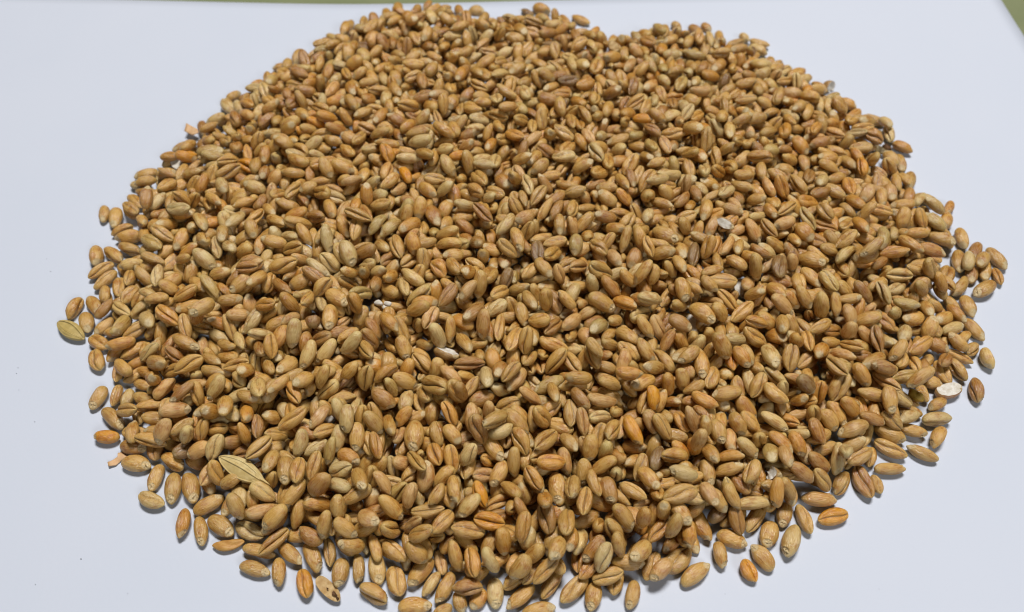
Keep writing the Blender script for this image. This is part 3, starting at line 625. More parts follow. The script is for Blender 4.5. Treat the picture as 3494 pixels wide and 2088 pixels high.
-381,-453,103,16,25,-49,64,28,5,1073,-254,17,-37,44,-37,67,35,4,822,-453,15,-38,0,0,69,31,0,-172,-347,76,48,-38,-52,61,39,0,102,-386,89,23,88,-14,68,35,0,212,-647,81,68,-23,-49,58,32,0,-788,-400,47,-58,9,2,73,35,0,745,-333,75,35,11,-26,64,33,2,122,-536,106,-59,53,-41,67,36,0,339,-585,92,8,-4,-29,62,32,0,645,-297,113,21,16,-21,56,35,6,479,-676,15,68,-47,-11,50,32,7,-904,-374,16,-1,-50,78,59,33,7,-939,-95,48,-53,51,-41,69,40,5,752,-435,40,-22,81,-26,66,33,0,-196,-483,114,-78,35,-24,73,30,0,650,38,111,59,-72,3,73,37,6,957,108,83,80,-11,16,73,34,2,-508,-466,79,6,-22,-46,60,35,0,-507,-239,95,-13,-3,-63,63,37,0,484,-387,99,38,-14,-34,54,33,0,696,-360,66,21,6,-31,56,32,0,-452,97,144,-17,36,-24,73,36,1,-3,-289,152,-34,81,14,57,32,0,392,-231,129,0,28,-71,60,31,0,386,-444,135,33,33,-46,66,32,3,665,412,116,5,64,56,69,36,2,-163,-703,15,-34,60,-38,57,29,1,-838,-399,14,7,-1,-5,64,34,4,-278,-637,39,27,39,47,62,28,0,
-27,-548,60,-74,-19,-2,65,32,0,479,-504,62,51,75,0,62,35,4,1060,-134,38,-2,-19,65,58,31,0,1120,189,39,5,-3,-17,68,36,0,357,-620,67,38,-25,-48,55,33,2,-674,-430,60,19,17,-79,59,34,3,263,-85,125,-47,7,-22,66,36,2,831,-245,103,2,-66,54,61,36,4,-310,-520,107,8,-19,-29,66,33,0,-725,-18,98,-46,31,-7,73,32,5,420,-450,85,19,-29,-25,61,35,0,949,-377,17,24,-47,-52,63,35,0,-312,-672,15,-40,36,-33,61,30,0,-740,-438,18,-50,15,-13,61,36,0,-444,50,112,-30,-66,-42,61,39,1,136,-231,97,-67,36,-17,65,38,0,-344,-457,80,26,-6,-13,56,34,2,-551,-382,79,-68,54,-4,59,31,4,658,-453,50,4,21,-9,73,33,4,339,-142,103,-73,37,31,73,35,3,835,-103,85,-26,17,87,69,36,0,149,-494,88,11,18,-46,58,31,0,22,-116,123,-25,31,-28,61,37,0,82,-289,95,11,-25,-78,73,37,5,791,-357,64,-29,11,-3,60,34,4,-605,-115,97,-42,68,-13,69,34,1,480,88,124,-29,62,1,63,34,2,585,22,129,55,-3,-52,73,34,0,511,-234,126,20,-3,-32,58,30,2,-780,-36,99,-25,84,-2,64,35,0,
684,-66,123,6,18,-26,64,33,0,1046,-198,17,-46,29,-24,67,34,0,52,-755,14,3,0,7,70,35,0,-984,-172,16,-72,42,-9,65,36,0,-1011,213,19,-5,62,-66,74,40,0,840,-352,52,-68,29,5,56,32,0,-663,-121,76,-76,45,25,73,31,0,-77,-29,126,37,8,-55,73,36,0,-188,-127,126,44,-68,-27,64,33,3,-65,-544,89,-48,39,-12,59,34,7,-88,-117,133,-12,-1,-67,73,39,4,-265,-524,99,-32,30,-8,60,32,3,319,-84,142,-39,8,7,63,35,1,-217,-109,137,12,63,-46,64,36,0,144,-299,144,12,-56,71,63,33,0,-153,-551,104,-33,63,-31,52,31,0,306,-145,116,38,-1,-32,63,32,0,938,-61,92,37,-12,-6,61,31,5,809,-294,64,-20,6,-4,73,35,0,148,-341,128,55,-32,-16,61,35,4,-761,380,94,-56,-18,10,73,34,0,-1084,-19,16,34,-42,-41,66,35,0,181,-546,59,-2,-52,66,67,39,0,189,-375,107,91,16,-20,58,36,1,-520,-74,116,68,1,-38,64,37,2,997,119,98,50,-28,-15,73,32,0,-126,-415,102,12,2,-25,53,31,0,236,-36,123,67,-16,-31,70,36,4,949,33,83,3,80,41,63,33,1,210,-418,128,30,-60,-25,60,35,0,
736,151,107,8,3,-30,58,38,2,169,-525,101,50,-37,-26,60,30,0,-145,-659,13,54,76,2,54,28,3,1257,142,14,-8,6,-37,76,35,0,1133,-12,14,-8,8,-46,67,37,0,-1033,70,16,-41,78,-13,71,35,0,-283,95,117,-55,41,-19,73,38,0,211,6,134,-68,11,24,73,37,0,-37,-89,112,-18,79,-1,60,35,1,755,202,102,-60,42,-3,70,36,5,846,-22,89,56,-15,-31,65,34,4,121,-434,103,-12,1,-28,53,32,0,311,-3,139,33,-17,-70,70,32,0,-141,-507,89,33,-42,-67,60,35,0,-591,115,115,5,-14,87,67,32,0,-457,-291,122,-16,-3,-67,58,35,0,572,-464,98,-25,15,-44,54,33,3,-104,-54,136,9,5,-67,60,33,3,301,-210,115,-4,16,-28,66,31,0,526,462,134,-62,-49,-26,72,35,0,1011,-206,16,71,-59,-3,67,34,0,-199,202,112,-6,5,-35,73,37,4,-618,-352,113,-8,-6,-42,59,34,0,-277,-156,148,-25,13,-22,63,35,2,611,165,95,-3,18,-29,73,33,3,-357,-523,87,-4,28,75,58,32,1,282,-667,15,44,-74,-16,65,31,0,-108,-188,110,-32,10,-34,67,36,0,-762,-128,89,-66,49,8,69,32,0,-642,-95,93,-1,14,8,60,34,3,
-17,153,134,-35,65,-31,73,38,1,-236,-9,128,-15,-55,55,70,33,1,-29,-149,117,-62,67,-4,73,30,0,726,16,96,12,-5,-29,66,30,0,889,-33,98,-42,37,-15,62,32,1,304,-465,93,26,21,28,63,34,6,-510,-301,120,-14,22,-65,62,27,0,-277,-278,128,22,-52,-60,62,30,2,-159,-411,99,55,-36,-30,57,32,0,-517,137,115,38,-4,-32,67,34,0,367,67,128,42,-16,9,66,38,0,796,483,91,6,9,-28,63,38,2,-448,371,120,30,4,-13,66,35,0,1125,-82,13,-9,6,-34,71,32,0,-68,-732,12,-1,1,-62,47,33,2,-1043,-60,14,-10,7,-35,66,34,0,-899,-147,18,16,-52,-59,74,37,0,-814,-310,40,5,-64,-64,67,33,0,-3,-536,91,8,49,46,62,32,0,237,196,116,14,-19,88,61,36,4,443,-273,103,70,51,7,61,32,0,-912,144,76,83,-28,0,73,37,5,-257,160,122,-24,30,-66,73,35,2,198,-142,111,-16,-1,-68,66,38,5,9,-290,120,15,-25,-60,68,37,3,1054,114,81,-1,5,-9,73,34,4,-575,-403,80,39,10,-43,62,29,2,-477,-316,107,-60,34,-16,62,35,2,156,90,130,19,-8,-50,60,37,5,-400,-404,99,22,-73,-12,56,31,0,
5,-186,124,47,-75,-4,73,35,0,304,-333,117,-18,34,-28,55,34,7,824,111,127,-14,72,-16,65,34,0,93,-148,119,35,-74,-8,66,35,4,269,-483,87,-47,67,-6,62,35,0,204,-616,76,-44,35,11,65,33,0,42,-661,66,18,42,-51,64,35,0,574,-423,83,-13,9,-25,65,29,2,-156,103,117,-10,45,67,73,36,0,-887,164,88,-77,21,7,68,32,0,-469,-5,128,83,-19,-18,73,35,4,785,-135,86,43,27,-51,60,34,3,280,117,120,-9,43,-35,72,30,0,266,-167,107,-35,10,-23,69,36,0,-959,289,89,15,1,49,68,33,4,703,302,118,-36,-64,-18,67,34,2,1186,209,17,25,-26,-43,71,34,0,1129,-168,18,47,-46,-28,57,36,1,-669,-54,98,29,3,5,60,30,0,-44,-635,59,0,-12,32,60,34,0,956,-85,66,-4,-3,-87,56,37,0,-351,-112,103,27,2,-58,63,36,0,497,-21,127,3,94,0,73,36,0,755,-205,90,-35,0,-24,60,30,3,460,-460,91,-34,-10,-12,58,29,2,-852,226,114,-86,8,-11,71,34,1,-772,-199,78,-59,26,7,63,31,4,571,-56,124,9,-27,-2,58,33,0,-116,374,131,18,23,-36,70,34,0,261,-602,108,48,16,-56,61,32,2,
-698,-303,82,-52,48,10,58,31,0,-413,-287,127,47,-20,-70,64,33,0,-241,92,131,19,10,-39,60,34,2,559,-141,129,-56,10,2,53,33,2,-846,-49,95,5,-51,-74,58,32,0,-492,366,123,9,14,-30,64,34,0,-1066,283,15,7,-6,-41,73,38,0,-846,160,69,1,7,-52,68,34,0,514,-380,94,76,-33,-19,59,31,0,588,-265,93,-49,23,-12,61,32,1,1084,-50,36,0,0,-32,62,31,2,-861,-323,47,-88,11,-24,69,33,0,179,165,127,-10,54,-43,69,33,0,1007,217,86,-1,34,-44,62,37,0,-839,-183,70,-30,77,17,56,31,1,-305,156,117,13,-31,-61,73,38,5,106,104,123,-13,92,1,62,34,0,77,22,125,5,6,-27,60,31,0,136,-131,116,-30,52,-55,65,35,3,245,-253,125,-20,43,-34,73,40,3,376,-280,106,31,14,-42,55,30,0,714,-135,103,-26,85,-23,68,33,0,-169,360,135,-10,24,-21,66,37,1,-538,173,117,-51,7,18,73,36,0,-446,-41,132,36,-58,-58,55,33,0,62,-142,138,13,80,-9,56,36,0,-133,-281,123,29,-4,-23,64,33,3,39,-332,122,-36,22,1,61,30,3,67,253,134,-44,81,16,68,32,0,750,317,111,33,51,48,65,34,0,
-248,449,139,14,58,-63,70,34,1,-993,-121,15,88,-24,-1,64,35,0,154,-680,39,-33,80,-16,58,29,2,263,-426,69,39,-21,2,59,36,4,-234,-368,99,25,-5,-69,53,32,2,-221,-54,111,34,-73,-46,73,35,5,216,-290,106,-16,16,4,59,35,0,353,-180,110,-23,61,-25,60,30,4,312,-258,121,30,-43,74,67,31,0,-650,-362,109,51,-29,70,55,34,2,-360,-265,118,7,55,-41,60,33,0,682,-299,82,-37,51,16,59,34,2,-550,-313,125,68,-52,9,63,33,1,331,72,145,-61,50,0,58,32,0,-517,-637,16,-41,5,-6,72,33,0,-836,-375,42,-6,-1,53,61,31,0,1008,-145,38,0,1,-16,57,36,4,1102,230,61,6,7,68,69,36,5,111,-469,86,30,-7,-43,61,32,3,116,-629,68,-5,4,-50,55,34,2,466,-420,83,3,-2,-48,58,35,3,41,-76,125,-1,-2,-33,61,34,0,444,505,116,-2,82,40,69,34,0,-608,-13,125,-4,-16,-59,65,34,0,547,-448,81,-12,-10,-51,58,33,5,-11,72,138,-72,27,17,62,30,0,798,213,116,-61,36,-13,55,36,0,464,-39,140,40,-8,-25,52,32,0,765,-68,97,-17,36,-28,61,31,0,-679,318,98,5,-26,79,62,35,1,
138,402,128,3,87,16,64,34,1,-104,-741,17,-38,28,-30,44,35,0,-1080,151,16,-23,19,-38,68,36,0,-1033,150,18,-50,17,-15,73,37,0,-288,-541,62,-4,-30,11,58,33,3,-203,-229,94,33,71,45,61,35,0,682,-415,37,2,0,-83,62,32,0,742,-408,44,-13,-15,7,63,36,0,-176,21,120,-65,35,-3,54,35,2,-142,-152,115,-18,42,-25,64,29,0,344,-291,101,4,37,-20,64,34,2,610,-158,95,-2,-18,-26,60,34,2,-811,-215,72,37,-24,2,73,38,0,189,-21,118,57,1,73,70,39,1,-353,-64,138,10,-67,-19,66,35,5,492,212,122,9,-4,-57,67,34,0,446,74,111,47,-56,-31,73,33,6,481,-108,121,-11,31,-3,58,37,0,-826,-12,89,-17,20,-2,59,34,0,-73,177,152,-67,29,3,67,30,4,126,-89,146,-11,-58,40,57,31,0,-576,-322,102,24,-9,-8,60,33,0,212,85,127,-66,30,-11,58,33,0,182,-228,155,77,-38,-17,53,31,0,-374,269,122,30,-8,52,61,33,2,141,492,130,-31,-82,-21,68,34,0,328,-620,13,3,-5,-68,53,29,2,1065,-161,14,89,-26,-1,66,30,0,-998,-71,12,-3,5,-63,59,31,0,-836,-118,46,33,10,50,66,32,0,
-708,-417,42,86,31,-9,61,35,6,-740,119,87,-67,54,5,64,34,1,-514,-393,60,12,-71,7,57,34,0,-232,-324,85,-24,-18,40,63,37,1,-8,-336,91,-10,80,25,59,34,0,136,-627,43,-30,30,-54,63,33,1,290,-329,94,-61,-46,0,60,34,0,299,65,107,1,15,-57,59,37,4,367,-377,89,-70,44,-12,53,34,2,547,47,113,11,30,67,60,36,0,-415,-438,87,-23,82,-18,56,33,1,-339,167,117,20,-28,-60,68,34,5,-358,72,126,11,65,-41,64,36,4,82,201,135,-28,65,-16,70,30,0,-182,474,157,58,-13,-18,73,35,0,352,311,127,-39,74,5,73,40,0,-392,156,115,-61,64,0,70,34,0,-361,-100,146,-37,41,12,56,33,2,689,182,107,2,44,-72,59,34,3,-629,8,145,-62,-4,-2,55,30,4,676,-177,104,-63,60,-13,57,33,0,635,-318,82,28,-35,11,54,31,2,-215,50,123,-54,50,19,57,35,0,1052,19,71,55,-1,-38,62,31,2,244,255,123,3,-16,72,58,34,0,-996,171,17,-45,8,-9,74,36,0,-904,-105,39,30,-76,-32,64,31,0,-642,-384,69,4,82,-11,60,34,0,-529,-348,58,-30,-21,-64,62,35,0,-116,-129,114,1,14,73,68,34,2,
-90,-305,115,-78,-41,-8,58,30,0,45,-687,38,34,-88,0,68,32,0,302,-431,72,43,3,45,67,36,0,672,-210,82,-73,-30,-4,62,29,0,298,-384,102,-16,29,-23,57,36,3,-426,176,99,12,13,-31,64,32,0,-541,95,110,-4,75,23,62,36,0,-467,26,120,13,4,-19,73,30,1,277,-4,116,32,17,-22,60,34,0,-41,-229,106,6,5,-37,59,35,2,-84,323,125,-78,48,-17,73,41,0,-235,219,124,9,24,-47,60,32,0,-56,-286,124,-25,5,-47,73,32,1,-650,150,122,12,6,-35,56,33,0,118,150,137,3,7,-47,61,33,0,783,-176,84,-82,28,-26,61,28,0,-698,-405,82,-49,29,66,56,32,1,79,-91,147,-65,31,53,59,34,0,-294,622,115,-2,-65,-47,65,37,0,73,353,138,-4,36,-63,60,34,0,-202,318,128,-82,-1,9,58,35,0,-924,62,44,-10,-50,49,72,33,0,-58,-490,65,-78,-5,13,53,32,3,662,126,88,-6,-74,-1,70,35,0,572,-524,72,-10,30,-12,60,30,0,-593,-260,111,-34,-4,-58,61,34,0,384,-146,131,-4,8,-15,60,36,4,-168,-254,101,29,17,-51,64,37,0,-370,-420,95,14,7,-51,60,30,1,-868,-91,66,8,-15,-23,69,34,1,
-275,400,124,83,1,-4,71,34,1,-576,-361,94,-50,21,-43,61,36,2,1017,36,105,-68,27,37,61,34,0,187,363,132,18,-11,11,61,32,0,81,549,128,-53,-53,-22,65,34,0,1154,131,15,-7,9,-54,76,36,0,1128,48,18,-24,54,-50,76,37,0,-912,-268,15,-60,61,-11,56,30,0,-791,-341,42,47,3,-2,68,35,0,-587,1,94,-46,-42,19,56,35,0,-223,-467,66,-12,21,7,75,37,3,-118,179,93,-37,19,-6,63,34,4,-26,-301,95,-33,-18,-76,65,33,1,813,58,77,34,52,23,66,36,0,887,-338,38,3,-27,-77,56,32,1,903,282,78,4,24,57,71,36,2,1164,116,39,10,0,38,58,33,1,193,-454,103,1,51,-11,64,33,5,-865,24,92,-58,55,-12,63,35,1,-326,-215,125,-62,27,-30,73,34,0,180,-232,124,-48,36,-15,62,35,0,-791,47,79,36,14,45,60,32,0,-715,37,84,-11,-11,-2,60,34,0,-571,-166,114,-46,9,17,65,30,1,-162,135,119,-25,40,67,73,37,0,802,-51,97,24,-6,4,60,30,0,702,-201,100,-23,21,-68,60,34,2,502,-185,123,-9,-53,-58,65,34,1,314,378,121,-34,72,5,66,34,0,399,-302,108,-6,66,-46,54,30,0,
163,270,131,87,0,16,58,37,0,40,283,143,52,64,22,67,33,1,604,313,108,74,-24,0,62,35,0,-573,400,117,-22,-79,36,68,39,0,-625,473,114,16,2,82,62,36,0,-604,-405,49,42,28,-7,62,35,4,-510,-8,108,6,31,-73,57,33,0,-235,-250,99,25,26,-55,58,36,2,-207,-491,82,32,-67,-40,60,34,0,301,-103,104,-79,-25,23,71,39,1,344,-407,84,-7,-87,25,66,38,0,572,534,102,-34,29,-7,72,36,1,888,-92,62,-65,35,-14,63,32,2,1044,442,52,-38,32,8,58,37,0,1133,305,41,13,-4,73,65,34,1,-235,-534,72,-29,60,37,68,34,5,-531,-171,110,13,0,-63,66,35,2,-596,183,113,-41,8,-21,70,35,0,-138,18,135,68,-41,-3,66,35,0,133,-301,112,1,-43,-80,65,37,0,1065,231,71,-61,46,13,59,30,0,1016,150,104,-5,46,77,62,32,0,-573,-88,125,-83,-2,-17,55,30,2,-623,-231,89,-11,89,15,61,29,0,-107,-341,158,58,10,-49,57,32,4,-570,289,115,-60,-35,22,64,33,0,398,273,124,50,8,-27,56,35,0,-193,616,125,-64,50,42,61,34,0,223,396,147,-57,37,-13,64,34,1,951,669,78,-81,37,22,61,39,0,
-997,-36,39,64,39,17,60,31,4,-960,57,41,70,-59,8,57,35,0,-967,102,41,-6,62,-62,62,34,1,-903,101,64,89,-13,-11,64,28,0,-903,-207,41,-22,-55,55,60,34,0,-582,254,97,19,29,84,69,37,0,-338,242,113,7,83,-13,60,35,0,-94,-470,68,-55,56,-28,72,37,0,1061,-94,37,20,5,10,64,29,1,1201,118,38,1,-5,-66,57,34,0,998,-56,64,-10,-8,-47,60,34,0,-705,197,103,-3,-8,-61,67,31,1,434,-29,119,-84,41,-7,57,36,0,621,-142,121,15,-33,-40,64,34,0,38,-223,105,43,-73,11,57,35,0,820,79,106,17,-48,-58,73,33,5,794,-96,92,-4,19,-38,59,33,3,113,5,122,-66,33,41,55,33,3,89,-324,123,-25,8,-42,61,30,0,649,165,107,-52,32,-12,60,29,0,878,169,113,-28,11,-39,63,35,2,304,-582,100,25,-36,36,56,28,0,251,63,111,27,-18,-27,58,33,3,-219,288,117,35,-16,-18,66,35,0,-486,533,107,26,19,-3,71,35,4,-315,303,136,-39,79,-14,63,35,0,-826,343,86,-33,57,-23,64,34,2,-950,-43,44,-78,26,-9,64,31,1,-945,4,41,56,-74,2,58,35,0,-675,-244,81,33,-8,-6,61,31,0,
-440,-165,94,-9,74,19,64,34,4,-373,-319,87,-53,-6,8,63,34,0,-250,69,100,-63,-28,20,67,35,0,9,223,127,-37,-69,-26,56,32,0,32,-628,70,18,-19,43,54,34,1,38,145,118,-61,-26,-32,62,38,0,81,-634,62,22,-15,-57,61,37,0,218,-309,78,-47,14,-21,67,38,0,180,-157,86,19,-3,-21,66,37,3,430,-562,37,-5,1,21,62,31,6,-370,-364,113,21,17,-34,63,31,1,66,79,110,-63,51,-5,73,37,6,-119,237,116,7,-75,37,62,37,1,97,-77,124,-72,46,9,69,33,4,800,190,86,-69,19,-10,63,35,2,31,176,135,-15,38,-70,57,33,3,-322,-179,120,-47,30,15,58,29,4,385,508,126,36,85,7,58,35,4,636,272,100,41,-20,9,54,35,0,-172,282,127,-16,-25,-5,65,35,1,94,430,119,-53,19,4,63,34,4,494,498,141,3,-13,-16,61,36,0,-582,361,109,3,-83,37,64,35,0,900,338,81,-67,65,-2,64,34,2,-696,656,85,42,2,21,63,32,0,639,547,131,8,-2,15,65,33,0,207,-692,17,60,-70,-5,70,36,0,-396,0,91,-81,6,31,59,32,0,-301,-600,49,14,55,-53,70,36,0,25,-534,74,1,-45,31,53,31,0,
291,266,112,-6,20,-15,62,32,2,503,168,105,5,18,-57,66,33,3,898,-247,63,-2,88,-16,69,34,5,938,308,83,12,6,-64,62,33,3,930,-205,53,49,54,16,57,35,0,941,6,65,88,18,4,53,35,1,948,239,95,-11,-90,-21,72,32,0,425,-548,67,5,11,-28,58,33,0,-731,197,86,-77,40,35,73,36,1,336,1,125,-21,53,-7,53,36,0,-85,-387,126,-11,26,-39,66,34,3,-198,-603,78,75,-3,40,63,29,3,-256,-31,119,72,-49,-3,59,31,1,-318,-149,117,64,-24,-27,58,31,4,-265,-303,110,-17,38,4,57,29,5,531,105,107,-33,59,-41,69,34,3,-716,-380,73,-24,82,-17,56,31,0,-30,-49,120,28,-69,-13,66,32,0,314,107,134,-4,22,-34,68,35,0,291,692,103,17,-24,4,66,35,4,28,376,144,-11,-19,-7,64,34,0,1032,284,66,-16,-11,90,63,32,0,373,295,149,-14,83,-39,64,34,1,138,-650,17,-54,64,-16,64,37,2,7,-695,18,22,-67,-45,63,35,0,-693,-433,14,-4,-15,78,56,32,3,-989,45,16,73,-53,-5,64,37,0,-1007,396,39,3,-29,-81,60,34,0,-905,-44,44,-42,-28,6,57,32,1,-628,-53,75,11,-21,51,59,33,3,
85,-351,102,-63,-25,8,56,33,0,257,-286,89,-39,22,-26,68,34,0,623,-386,61,22,75,-24,61,34,1,1023,547,65,30,74,41,59,34,4,22,-583,95,54,-17,-35,64,29,4,602,-362,72,-57,13,-22,56,30,2,924,-130,64,5,-21,-58,63,34,1,292,483,112,10,-8,-87,68,32,0,-261,-390,97,26,-33,-21,72,30,0,660,-354,77,-47,32,30,60,33,0,-254,-155,120,-74,42,21,68,32,0,433,163,115,-6,34,-7,56,35,0,708,-442,83,66,38,-23,58,34,1,65,-570,122,57,-51,23,56,31,2,-520,579,109,-38,10,16,64,37,2,-331,396,147,-44,-73,-23,57,33,7,811,303,96,75,16,4,65,33,4,-80,829,105,-23,79,-16,72,38,0,-282,345,117,4,6,62,66,33,7,-1039,-9,12,0,0,-27,73,33,0,-669,103,89,36,31,-73,70,37,0,-294,-25,97,-33,-51,61,66,33,0,-242,-403,83,59,49,0,55,29,3,-181,-33,99,6,-29,38,63,36,2,434,13,111,-57,27,-16,61,39,2,772,268,92,-90,-6,20,68,38,2,-496,195,116,-54,-2,-20,56,35,4,403,29,130,-19,11,-36,55,32,0,821,-219,84,-13,33,-73,73,34,0,-291,-504,81,-41,50,29,63,37,0,
-466,229,110,27,-14,-32,64,33,0,701,222,118,24,-74,-34,68,29,0,613,89,108,62,-21,-14,59,30,4,-144,67,118,-5,3,-89,54,33,0,-95,705,118,-61,21,-5,62,34,0,855,400,92,-21,12,-13,61,36,0,853,500,88,1,57,-62,60,33,4,854,317,83,86,-33,2,65,36,0,-930,357,65,37,-77,1,59,33,0,-940,299,64,-14,-13,30,61,35,1,214,718,114,82,24,0,64,39,2,1125,556,17,-34,12,-18,61,35,2,786,-487,13,68,-59,-5,44,29,0,-788,-406,16,-76,55,0,56,36,4,-878,-212,16,-29,88,-5,68,34,0,-865,107,41,-74,-49,3,64,37,0,-697,263,95,8,-40,-66,63,30,0,-588,-466,39,-20,-7,16,64,34,0,-584,-216,66,-61,-58,-22,66,37,5,-516,-429,57,36,15,17,66,35,0,-170,238,103,8,0,34,57,33,0,-100,-411,75,3,4,20,68,35,3,387,247,110,-12,-3,-19,62,30,0,421,103,89,0,-17,-39,70,40,0,998,51,83,-1,-84,12,62,32,0,528,-419,83,-47,30,36,55,30,0,261,156,115,32,-20,-5,58,33,0,159,27,124,9,-65,-34,58,31,3,563,218,118,-6,5,-11,56,32,3,664,225,104,15,-10,-34,55,32,2,
591,-121,106,-12,21,-8,57,38,0,-812,440,94,85,2,-12,69,32,5,-791,189,103,-29,14,-29,69,32,1,792,100,98,-9,12,-2,62,33,0,985,-17,93,30,24,-18,62,30,0,223,-194,119,70,18,-26,62,34,0,-494,502,94,74,-13,-11,55,37,0,-294,820,104,4,-88,2,67,36,0,-492,277,119,17,68,23,68,36,0,-474,831,99,9,54,-55,62,39,0,136,593,137,-22,-35,41,67,36,0,8,485,128,-87,24,-11,61,34,2,612,341,122,79,2,1,56,32,0,1175,91,12,0,0,-58,64,32,4,-705,618,65,-32,-19,22,64,34,4,-574,-92,91,-14,71,11,60,31,0,164,726,120,5,-83,-30,65,33,6,465,-220,84,69,15,36,60,35,0,1042,-69,42,-14,8,-78,64,35,0,183,-421,107,-45,69,7,60,30,0,-203,-81,120,30,3,4,65,36,2,-682,-217,88,-27,3,-16,58,28,0,113,198,136,27,-38,-53,68,33,4,-189,-314,99,68,-51,16,57,35,0,478,6,132,-34,-5,12,62,30,0,97,60,131,22,-64,-19,73,33,0,404,-408,132,54,1,69,60,34,0,148,140,138,-19,41,-5,60,32,3,106,633,126,-9,6,-6,71,40,4,680,566,115,8,-12,-89,64,39,0,
-768,329,92,18,-12,-30,62,35,1,-884,-278,15,-22,24,-45,54,31,1,-1016,19,17,38,-26,-29,62,36,0,-878,140,54,-15,-8,32,66,34,0,-768,-64,81,-2,16,-84,68,34,0,-693,-103,68,28,2,88,64,33,2,-613,-267,83,21,59,31,59,38,1,-550,488,93,17,2,-78,62,32,1,-313,-460,47,11,30,-56,67,33,0,376,-560,45,30,-12,-80,57,31,0,877,-289,45,-19,-80,0,66,33,1,894,64,42,21,-79,-30,61,38,0,976,504,64,5,88,2,63,35,0,1011,-188,41,-42,71,-36,52,31,4,-93,-630,56,43,-11,-22,64,30,0,-552,205,111,22,-25,-85,73,36,2,-375,-165,108,21,-55,-58,57,33,0,-392,15,116,-24,-29,-66,54,32,0,905,214,119,38,-43,-71,59,32,0,870,77,104,20,13,-87,63,37,0,229,345,125,30,-71,3,73,38,0,287,303,134,45,-37,-18,73,33,0,-628,-164,88,44,-31,-20,58,30,1,-105,-6,145,-31,1,-63,59,36,2,-328,344,129,-49,-43,25,66,37,3,867,696,84,7,46,62,60,37,0,-403,540,102,-60,12,-1,57,36,3,-37,553,137,-56,10,-11,59,34,0,-232,394,147,32,79,-17,68,35,0,349,696,122,-42,58,-16,63,36,4,
15,789,111,-4,15,-72,65,34,0,-16,658,136,-16,-73,31,68,33,0,-73,359,139,-25,2,-7,62,32,1,-418,316,123,-34,-5,14,60,31,3,1212,104,13,-5,7,-56,72,34,0,1240,84,13,-59,58,-15,55,28,2,-651,-203,79,19,78,-32,61,35,0,-601,703,100,10,-67,57,65,38,4,-539,-543,49,23,-3,-42,55,32,0,-489,-583,39,-3,-2,-65,69,38,4,-152,-70,90,0,3,7,67,38,5,-130,688,96,-16,42,-54,63,37,4,-54,11,113,74,48,-16,66,37,0,-50,96,104,8,-7,81,54,31,0,60,-460,94,-66,-9,26,61,32,0,180,-597,57,66,33,-36,60,35,2,222,-454,82,54,52,-52,58,37,4,291,184,109,37,-73,-39,61,36,0,526,-281,93,-21,28,-35,63,32,1,-889,206,77,-30,1,-67,67,30,0,-548,-22,108,49,-25,-12,73,32,4,805,136,94,34,-7,-33,60,32,0,214,-502,91,-26,36,33,61,32,1,371,-47,101,-40,73,-24,73,31,0,4,-221,95,12,7,-51,57,35,0,-119,-326,133,-68,33,27,60,36,0,589,776,98,84,11,-16,63,37,2,495,738,97,-50,78,-3,68,36,5,200,560,136,33,48,48,68,32,0,674,312,106,-36,-56,28,66,31,3,
-673,444,95,10,-1,-46,60,31,2,349,628,125,-28,74,40,61,32,0,-497,881,99,-5,22,-40,65,39,0,-95,275,131,20,55,40,67,34,3,980,-233,14,-12,2,-11,44,35,0,-434,-600,14,4,0,5,66,35,0,-1021,297,38,-31,-85,3,58,30,0,-572,-528,38,2,-4,-35,61,33,1,-443,-397,86,-15,-82,31,70,35,4,-282,-471,68,32,20,-70,62,33,0,175,-97,102,16,-28,-76,55,31,0,277,-550,61,-60,-5,18,62,32,3,325,-508,61,6,-90,5,61,30,0,327,-327,93,-31,-36,12,55,34,0,470,-69,103,19,70,8,70,33,3,667,368,102,42,-38,-37,64,36,0,-653,194,111,35,-60,-34,70,34,0,45,26,110,-36,78,-20,62,31,0,141,-60,125,34,-46,-50,63,39,1,258,-216,120,-64,31,1,57,27,0,-90,558,119,93,-4,-14,62,34,1,-323,-373,100,-57,48,43,62,29,0,239,-116,101,15,30,12,60,34,0,683,52,109,33,25,-33,53,29,3,624,-47,122,34,-24,-20,56,33,0,-726,144,108,-1,-4,-41,58,31,0,-293,3,117,-56,46,-53,65,37,2,-27,-270,128,-16,-10,-52,63,36,4,-318,560,114,19,13,83,72,35,4,-635,357,87,33,11,-72,62,37,3,
-252,571,111,32,-6,28,67,31,0,68,1052,90,-59,9,3,62,33,0,-254,478,141,-37,-8,-1,67,35,0,691,756,87,57,-3,9,63,34,0,245,288,127,-13,-21,87,57,29,0,-209,1068,88,5,-21,71,64,35,0,539,677,122,0,-76,53,63,32,3,-709,508,81,-50,50,51,64,33,0,785,-424,16,-49,71,-14,51,35,0,-1103,300,12,0,0,-41,60,33,0,-746,-94,39,14,83,31,62,32,0,-675,149,90,18,-20,-77,65,36,0,-544,-116,87,-10,-4,13,68,37,0,-205,-318,73,47,73,2,63,32,0,-124,219,88,-11,2,11,61,34,0,-71,74,108,39,-44,30,66,35,0,-47,-460,72,-2,-65,-17,56,34,2,88,-4,82,-14,7,-88,60,32,0,384,29,109,42,16,-31,57,27,0,829,-140,73,-8,18,-21,55,32,3,875,374,74,50,14,5,66,36,0,827,739,62,-17,-41,74,65,37,3,926,444,63,-16,3,-32,65,33,0,291,-578,60,28,2,-53,63,29,0,660,-62,109,35,5,-28,56,28,2,-543,-246,104,-16,-10,63,53,28,0,-298,302,107,-49,71,-36,64,36,3,909,547,78,-55,17,-21,60,33,3,473,380,106,-58,-68,-7,62,32,0,-23,312,123,-4,-2,-30,53,37,4,
